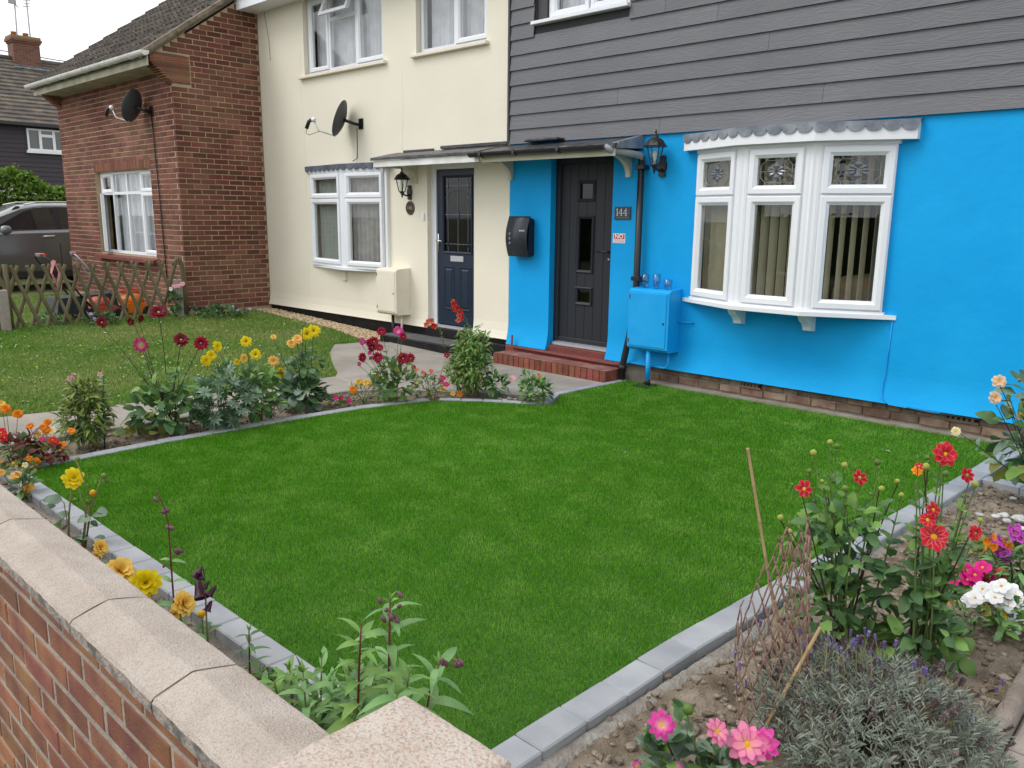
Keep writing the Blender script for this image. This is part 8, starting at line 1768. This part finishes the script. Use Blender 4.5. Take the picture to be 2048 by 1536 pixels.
bedding('bedding_plant', (1965, 1108), 'pale green low seedlings behind the red dahlia in the crumbly soil', 'seedling', [((1965, 1098), 34, 12, 40, 14, 'round', [G_OLIVE, G_BRIGHT])], [(2000, 1118, 6, 'fuchsia'), (1992, 1132, 7, 'fuchsia')])

# lavender: grey needles in sprigs, with flower spikes
b = gp(1725, 1500); P = Plant('lavender', b, 'broad grey green lavender bush with purple and faded flower spikes', 'lavender', limit=0); M = P.M
C = vp(1745, 1420, b); C.z = 0.02; RX, RY, RZ = 0.38, 0.34, 0.25; mbl = MB(); rs = random.Random(77)
nd = lm('needle', G_LAV)
def mound(th, k=1.0):
    return 1.0+0.16*noise.noise(Vector((math.cos(th)*1.7, math.sin(th)*1.7, 4.0)))
for i in range(1250):
    d = Vector((rs.gauss(0, 1), rs.gauss(0, 1), abs(rs.gauss(0.35, 0.9)))).normalized(); th = math.atan2(d.y, d.x); q = mound(th)*(0.55+0.45*rs.random()**0.45)*(1+0.14*noise.noise(d*3.0))
    p = C+Vector((d.x*RX*q, d.y*RY*q, d.z*RZ*q)); g = (d*0.9+Vector((rs.gauss(0, 0.35), rs.gauss(0, 0.35), 0.6))).normalized(); L_ = rs.uniform(0.02, 0.05)
    for k in range(9):
        t = k/8; an = k*2.1+rs.uniform(-0.4, 0.4); o = g.orthogonal().normalized(); o = o*math.cos(an)+g.cross(o)*math.sin(an); dd = o*(0.95-0.55*t)+g*(0.35+0.65*t); B_ = basis(dd, g); s = rs.uniform(0.026, 0.042)*(1-0.25*t); me = nd[rs.randrange(3)]; pp = p+g*L_*t
        mbl.add([pp+B_ @ (v.co*s) for v in me.vertices], [tuple(f.vertices) for f in me.polygons])
o = mbl.build('foliage', G_LAV, P.t, True); o['kind'] = 'stuff'
mbw = MB()
for i in range(130):
    an = rs.uniform(0, 6.28); q = rs.uniform(0.2, 0.8); mbw.tube([b+Vector((rs.uniform(-0.04, 0.04), rs.uniform(-0.04, 0.04), -0.03)), C+Vector((math.cos(an)*RX*q*0.5, math.sin(an)*RY*q*0.5, 0.10)), C+Vector((math.cos(an)*RX*q, math.sin(an)*RY*q, RZ*math.sqrt(max(0.05, 1-q*q))*0.85))], [0.005, 0.003, 0.0015], 4)
o = mbw.build('woody_stems', mat('woody_stem', (0.10, 0.08, 0.065), 0.9), P.t); o['kind'] = 'stuff'
FADED = mat('faded_spike', (0.15, 0.115, 0.115), 0.9, orand=0.5); LAVF = mat('lavender_spike', (0.21, 0.15, 0.36), 0.8, orand=0.6)
for i in range(150):
    faded = i >= 46; d = Vector((rs.gauss(0, 0.75), rs.gauss(0, 0.75), 1)).normalized() if faded else None
    if faded: p0 = C+Vector((d.x*RX, d.y*RY, d.z*RZ))*rs.uniform(0.85, 0.98); g = (d+Vector((rs.gauss(0, 0.25), rs.gauss(0, 0.25), 0.7))).normalized(); p1 = p0+g*rs.uniform(0.03, 0.07)
    else:
        px, py = [(1632, 1275), (1600, 1272), (1735, 1275), (1752, 1282), (1675, 1300), (1685, 1312), (1700, 1290), (1640, 1298), (1655, 1285), (1726, 1293), (1712, 1300), (1742, 1310), (1690, 1322), (1770, 1300), (1790, 1295), (1845, 1348), (1830, 1340), (1850, 1352), (1856, 1362), (2005, 1372), (1990, 1385), (1795, 1420), (1735, 1420), (1702, 1420), (1480, 1340), (1492, 1375), (1475, 1380), (1520, 1255), (1528, 1230), (1605, 1298), (1650, 1445), (1775, 1470), (1935, 1450), (1940, 1465), (1862, 1380), (1900, 1400), (1545, 1290), (1470, 1315), (1730, 1268), (1660, 1300), (1760, 1330), (1800, 1350), (1625, 1320), (1700, 1275), (1715, 1285), (1890, 1420)][i]
        p1 = vp(px, py, C, rs.uniform(-0.12, 0.12)); g = Vector((rs.gauss(0, 0.2), rs.gauss(0, 0.2), 1)).normalized(); p0 = p1-g*rs.uniform(0.05, 0.09); 
        if p1.z < 0.03: continue
    mb = MB(); mb.cur = 1; mb.tube([p0, p1], 0.0012, 4); mb.cur = 0; k = rs.uniform(0.7, 1.15)*(1.0 if faded else 0.72); L2 = 0.032*k
    for j in range(5):
        c = p1+g*L2*j/5; o2 = g.orthogonal().normalized()
        for a in range(4): an = a*1.57+j*0.8; o3 = o2*math.cos(an)+g.cross(o2)*math.sin(an); e = c+o3*0.006*k+g*0.004; sd_ = g.cross(o3)*0.003*k; mb.add([c-sd_, c+sd_, e+sd_+g*0.003, e-sd_+g*0.003, c+g*0.007], [(0, 1, 2, 3), (3, 2, 4)])
    mb.build('flower_spike', [FADED if faded else LAVF, STEM_T], P.t)
# rusty wire guard and canes
RUSTY = mat('rusty_wire', (0.17, 0.09, 0.07), 0.75, col2=(0.28, 0.18, 0.14), vscale=40)
c0 = gp(1530, 1452); c0.z = 0; wg = thing('wire_plant_guard', c0, 'bent rusty wire mesh guard standing by the lawn edging over the lavender', 'wire guard')
zt = vp(1520, 1035, c0).z; rad = 0.118; nth, nz = 15, 12; ph0 = math.atan2(-_fh.y, -_fh.x)        # angle that looks at the camera
span = 4.6; node = {}
for j in range(nz+1):
    for i in range(nth+1):
        u = (i+(0.5 if j % 2 else 0))/nth; v = j/nz; a = ph0+0.95*math.pi-span*u*1.05; side = u
        top = zt*(0.80+0.20*math.sin(min(1, side*2.2)*math.pi*0.5)) if side < 0.62 else zt*(1.0-0.50*(side-0.62)/0.38)
        rr = rad*(1.0+0.06*math.sin(3*a)-0.22*v*v); z = 0.01+zt*v+0.008*math.sin(i*1.9+j)
        if z > top+0.01: continue
        if side > 0.80 and v < (side-0.80)*2.0: continue
        node[i, j] = c0+Vector((rr*math.cos(a), rr*math.sin(a), z))-_r*(0.02*v)
mb = MB(); rs = random.Random(3)
for (i, j), p in node.items():
    for di in ((0, 1) if j % 2 else (-1, 0)):
        q = node.get((i+di, j+1))
        if q is None:
            if rs.random() < 0.35 and (i+di, j+1) not in node: mb.tube([p, p+Vector((rs.uniform(-0.01, 0.01), rs.uniform(-0.01, 0.01), 0.022))], 0.0023, 5)
            continue
        m_ = p.lerp(q, 0.5)+Vector((rs.uniform(-0.003, 0.003), rs.uniform(-0.003, 0.003), 0)); mb.tube([p, p.lerp(q, 0.12)+Vector((0, 0, 0.002)), m_, q], 0.0026, 5)
o = mb.build('wire_mesh', RUSTY, wg, True); o['kind'] = 'stuff'
BAMB = mat('bamboo', (0.48, 0.34, 0.17), 0.6, col2=(0.36, 0.25, 0.13), vscale=18, stretch=(1, 1, 0.3))
def cane(a, b, r, label):
    t = thing('bamboo_cane', a, label, 'cane'); d = b-a; n = 6; pts = []; rr = []
    for i in range(n):
        for q, k in ((0.02, 1.12), (0.06, 0.95), (0.94, 0.92), (0.98, 1.10)): pts.append(a+d*((i+q)/n)); rr.append(r*k)
    MB().tube(pts, rr, 10).build('cane', BAMB, t, True)
    for i in (2, 4): MB().lathe([(r*1.05, -0.002), (r*1.3, 0), (r*1.05, 0.002)], a+d*(i/n), 10, d).build('node', BAMB, t, True)
a = gp(1566, 1292); cane(Vector((a.x, a.y, -0.05)), vp(1495, 895, a), 0.0058, 'tall upright bamboo cane inside the rusty wire guard')
a = gp(1500, 1500); a.z = -0.02; tip = vp(1641, 1254, a, 0.03); cane(a, tip, 0.0060, 'short bamboo cane leaning across the rusty wire guard')
# stones
STONE = mat('pale_stone', (0.40, 0.40, 0.39), 0.9, col2=(0.52, 0.52, 0.50), vscale=20, orand=0.3, bump=0.8, bscale=60, bdist=0.006)
def stone(px, py, r, label, group):
    p = gp(px, py); mb = MB(); rs2 = random.Random(int(px*7+py)); n1, n2 = 6, 9
    for i in range(n1+1):
        for j in range(n2): t = math.pi*i/n1; a_ = 2*math.pi*j/n2; v = Vector((math.sin(t)*math.cos(a_), math.sin(t)*math.sin(a_), math.cos(t))); k = r*(1+0.35*noise.noise(v*1.6+Vector((px, py, 0)))); mb.v.append((p.x+v.x*k*1.25, p.y+v.y*k, -0.01+r*0.35+v.z*k*0.6))
    mb.f = [(i*n2+j, (i+1)*n2+j, (i+1)*n2+(j+1) % n2, i*n2+(j+1) % n2) for i in range(n1) for j in range(n2)]; mb.m = [0]*len(mb.f); one('stone', mb, STONE, label, 'stone', base=p, group=group)
for px, py, r in ((1960, 1028, 0.018), (1992, 1032, 0.020), (2008, 1030, 0.024), (2014, 1040, 0.020), (2040, 1038, 0.034), (2046, 1056, 0.018), (2026, 995, 0.016)): stone(px, py, r, 'pale grey stone in the crumbly soil beside the corner lawn edging', 'pale stones in the corner bed')
for px, py, r in ((1000, 797, 0.022), (1010, 800, 0.024), (1018, 796, 0.022), (1030, 797, 0.016), (1014, 806, 0.014), (985, 803, 0.014)): stone(px, py, r, 'whitish stone heaped beside the leafy bedding at the edging bend', 'whitish stones by the edging bend')
for px, py, r in ((470, 860, 0.02), (490, 856, 0.018), (480, 866, 0.016)): stone(px, py, r, 'pale rubble lump in front of the lupin by the lawn edging', 'rubble lumps by the lupin')
# scraps on the lawn
SCRAP = mat('white_scrap', (0.75, 0.77, 0.78), 0.7)
for px, py, lab in ((1250, 905, 'tiny white scrap in the middle of the lawn'), (1775, 902, 'small white scrap near the house end of the lawn'), (1583, 968, 'speck of white litter on the lawn behind the tall cane')):
    p = gp(px, py, 0.02); s = 0.012 if px != 1775 else 0.022; one('paper_scrap', MB().add([p+Vector((-s, 0, 0)), p+Vector((0, -s*0.5, 0.008)), p+Vector((s, 0.0, 0.001)), p+Vector((0, s*0.6, 0.004)), p+Vector((-s, 0, -0.001)), p+Vector((0, -s*0.5, 0.007)), p+Vector((s, 0, 0)), p+Vector((0, s*0.6, 0.003))], [(0, 1, 2, 3), (7, 6, 5, 4), (0, 4, 5, 1), (1, 5, 6, 2), (2, 6, 7, 3), (3, 7, 4, 0)]), SCRAP, lab, 'litter', base=p)
# ================================================================ across the road, behind the viewer: what the window glass reflects
TREEL = mat('street_tree_leaf', (0.05, 0.10, 0.02), 0.55, col2=(0.09, 0.16, 0.035), vscale=1.2, irand=0.7, trans=0.3)
BARK = mat('street_tree_bark', (0.09, 0.07, 0.05), 0.95, bump=1, bscale=15)
for k, (x, y, h, r, lab) in enumerate(((-15.5, -24.0, 7.5, 2.6, 'round street tree across the road opposite the brick house'), (-8.0, -25.5, 8.5, 3.0, 'tall street tree across the road opposite the cream house'), (-1.0, -24.5, 7.0, 2.6, 'street tree across the road opposite the blue house'), (6.5, -26.0, 8.0, 2.9, 'broad street tree across the road beyond the gate pier'))):
    t = thing('street_tree', (x, y, -0.12), lab, 'tree', None); rs = random.Random(50+k); mb = MB(); c = Vector((x, y, h-r))
    MB().tube([(x, y, -0.15), (x+0.05, y, 1.2), (x-0.05, y+0.05, h-r*1.5), (x, y, h-r*0.6)], [0.20, 0.15, 0.12, 0.05], 10).build('trunk', BARK, t, True)
    lobes = [(c+Vector((rs.gauss(0, 0.5)*r, rs.gauss(0, 0.5)*r, rs.uniform(-0.45, 0.55)*r)), r*rs.uniform(0.4, 0.62)) for _ in range(10)]
    for q, lr in lobes[:6]: MB().tube([(x, y, h-r*1.5), c.lerp(q, 0.5)-Vector((0, 0, 0.2)), q], [0.08, 0.05, 0.02], 6).build('limb', BARK, t, True)
    pts = []
    for q, lr in lobes:
        for _ in range(330): d = Vector((rs.gauss(0, 1), rs.gauss(0, 1), rs.gauss(0, 1))).normalized(); pts.append(q+d*lr*(0.5+0.5*rs.random()**0.4))
    leaf_quads(mb, pts, 0.13, rs); o = mb.build('crown', TREEL, t); o['kind'] = 'stuff'
hd2 = thing('hedge', (-4, -20.5, -0.12), 'long dark hedge across the road facing the houses', 'hedge'); rs = random.Random(8); mb = MB(); pts = []
for _ in range(5000): pts.append((rs.uniform(-24, 16), -20.5+rs.gauss(0, 0.35), rs.uniform(0, 1.9)))
leaf_quads(mb, pts, 0.12, rs); o = mb.build('foliage', TREEL, hd2); o['kind'] = 'stuff'
MB().box(-24, 16, -20.8, -20.2, -0.12, 1.75).build('inner_growth', mat('hedge_core', (0.03, 0.045, 0.012), 0.9), hd2)
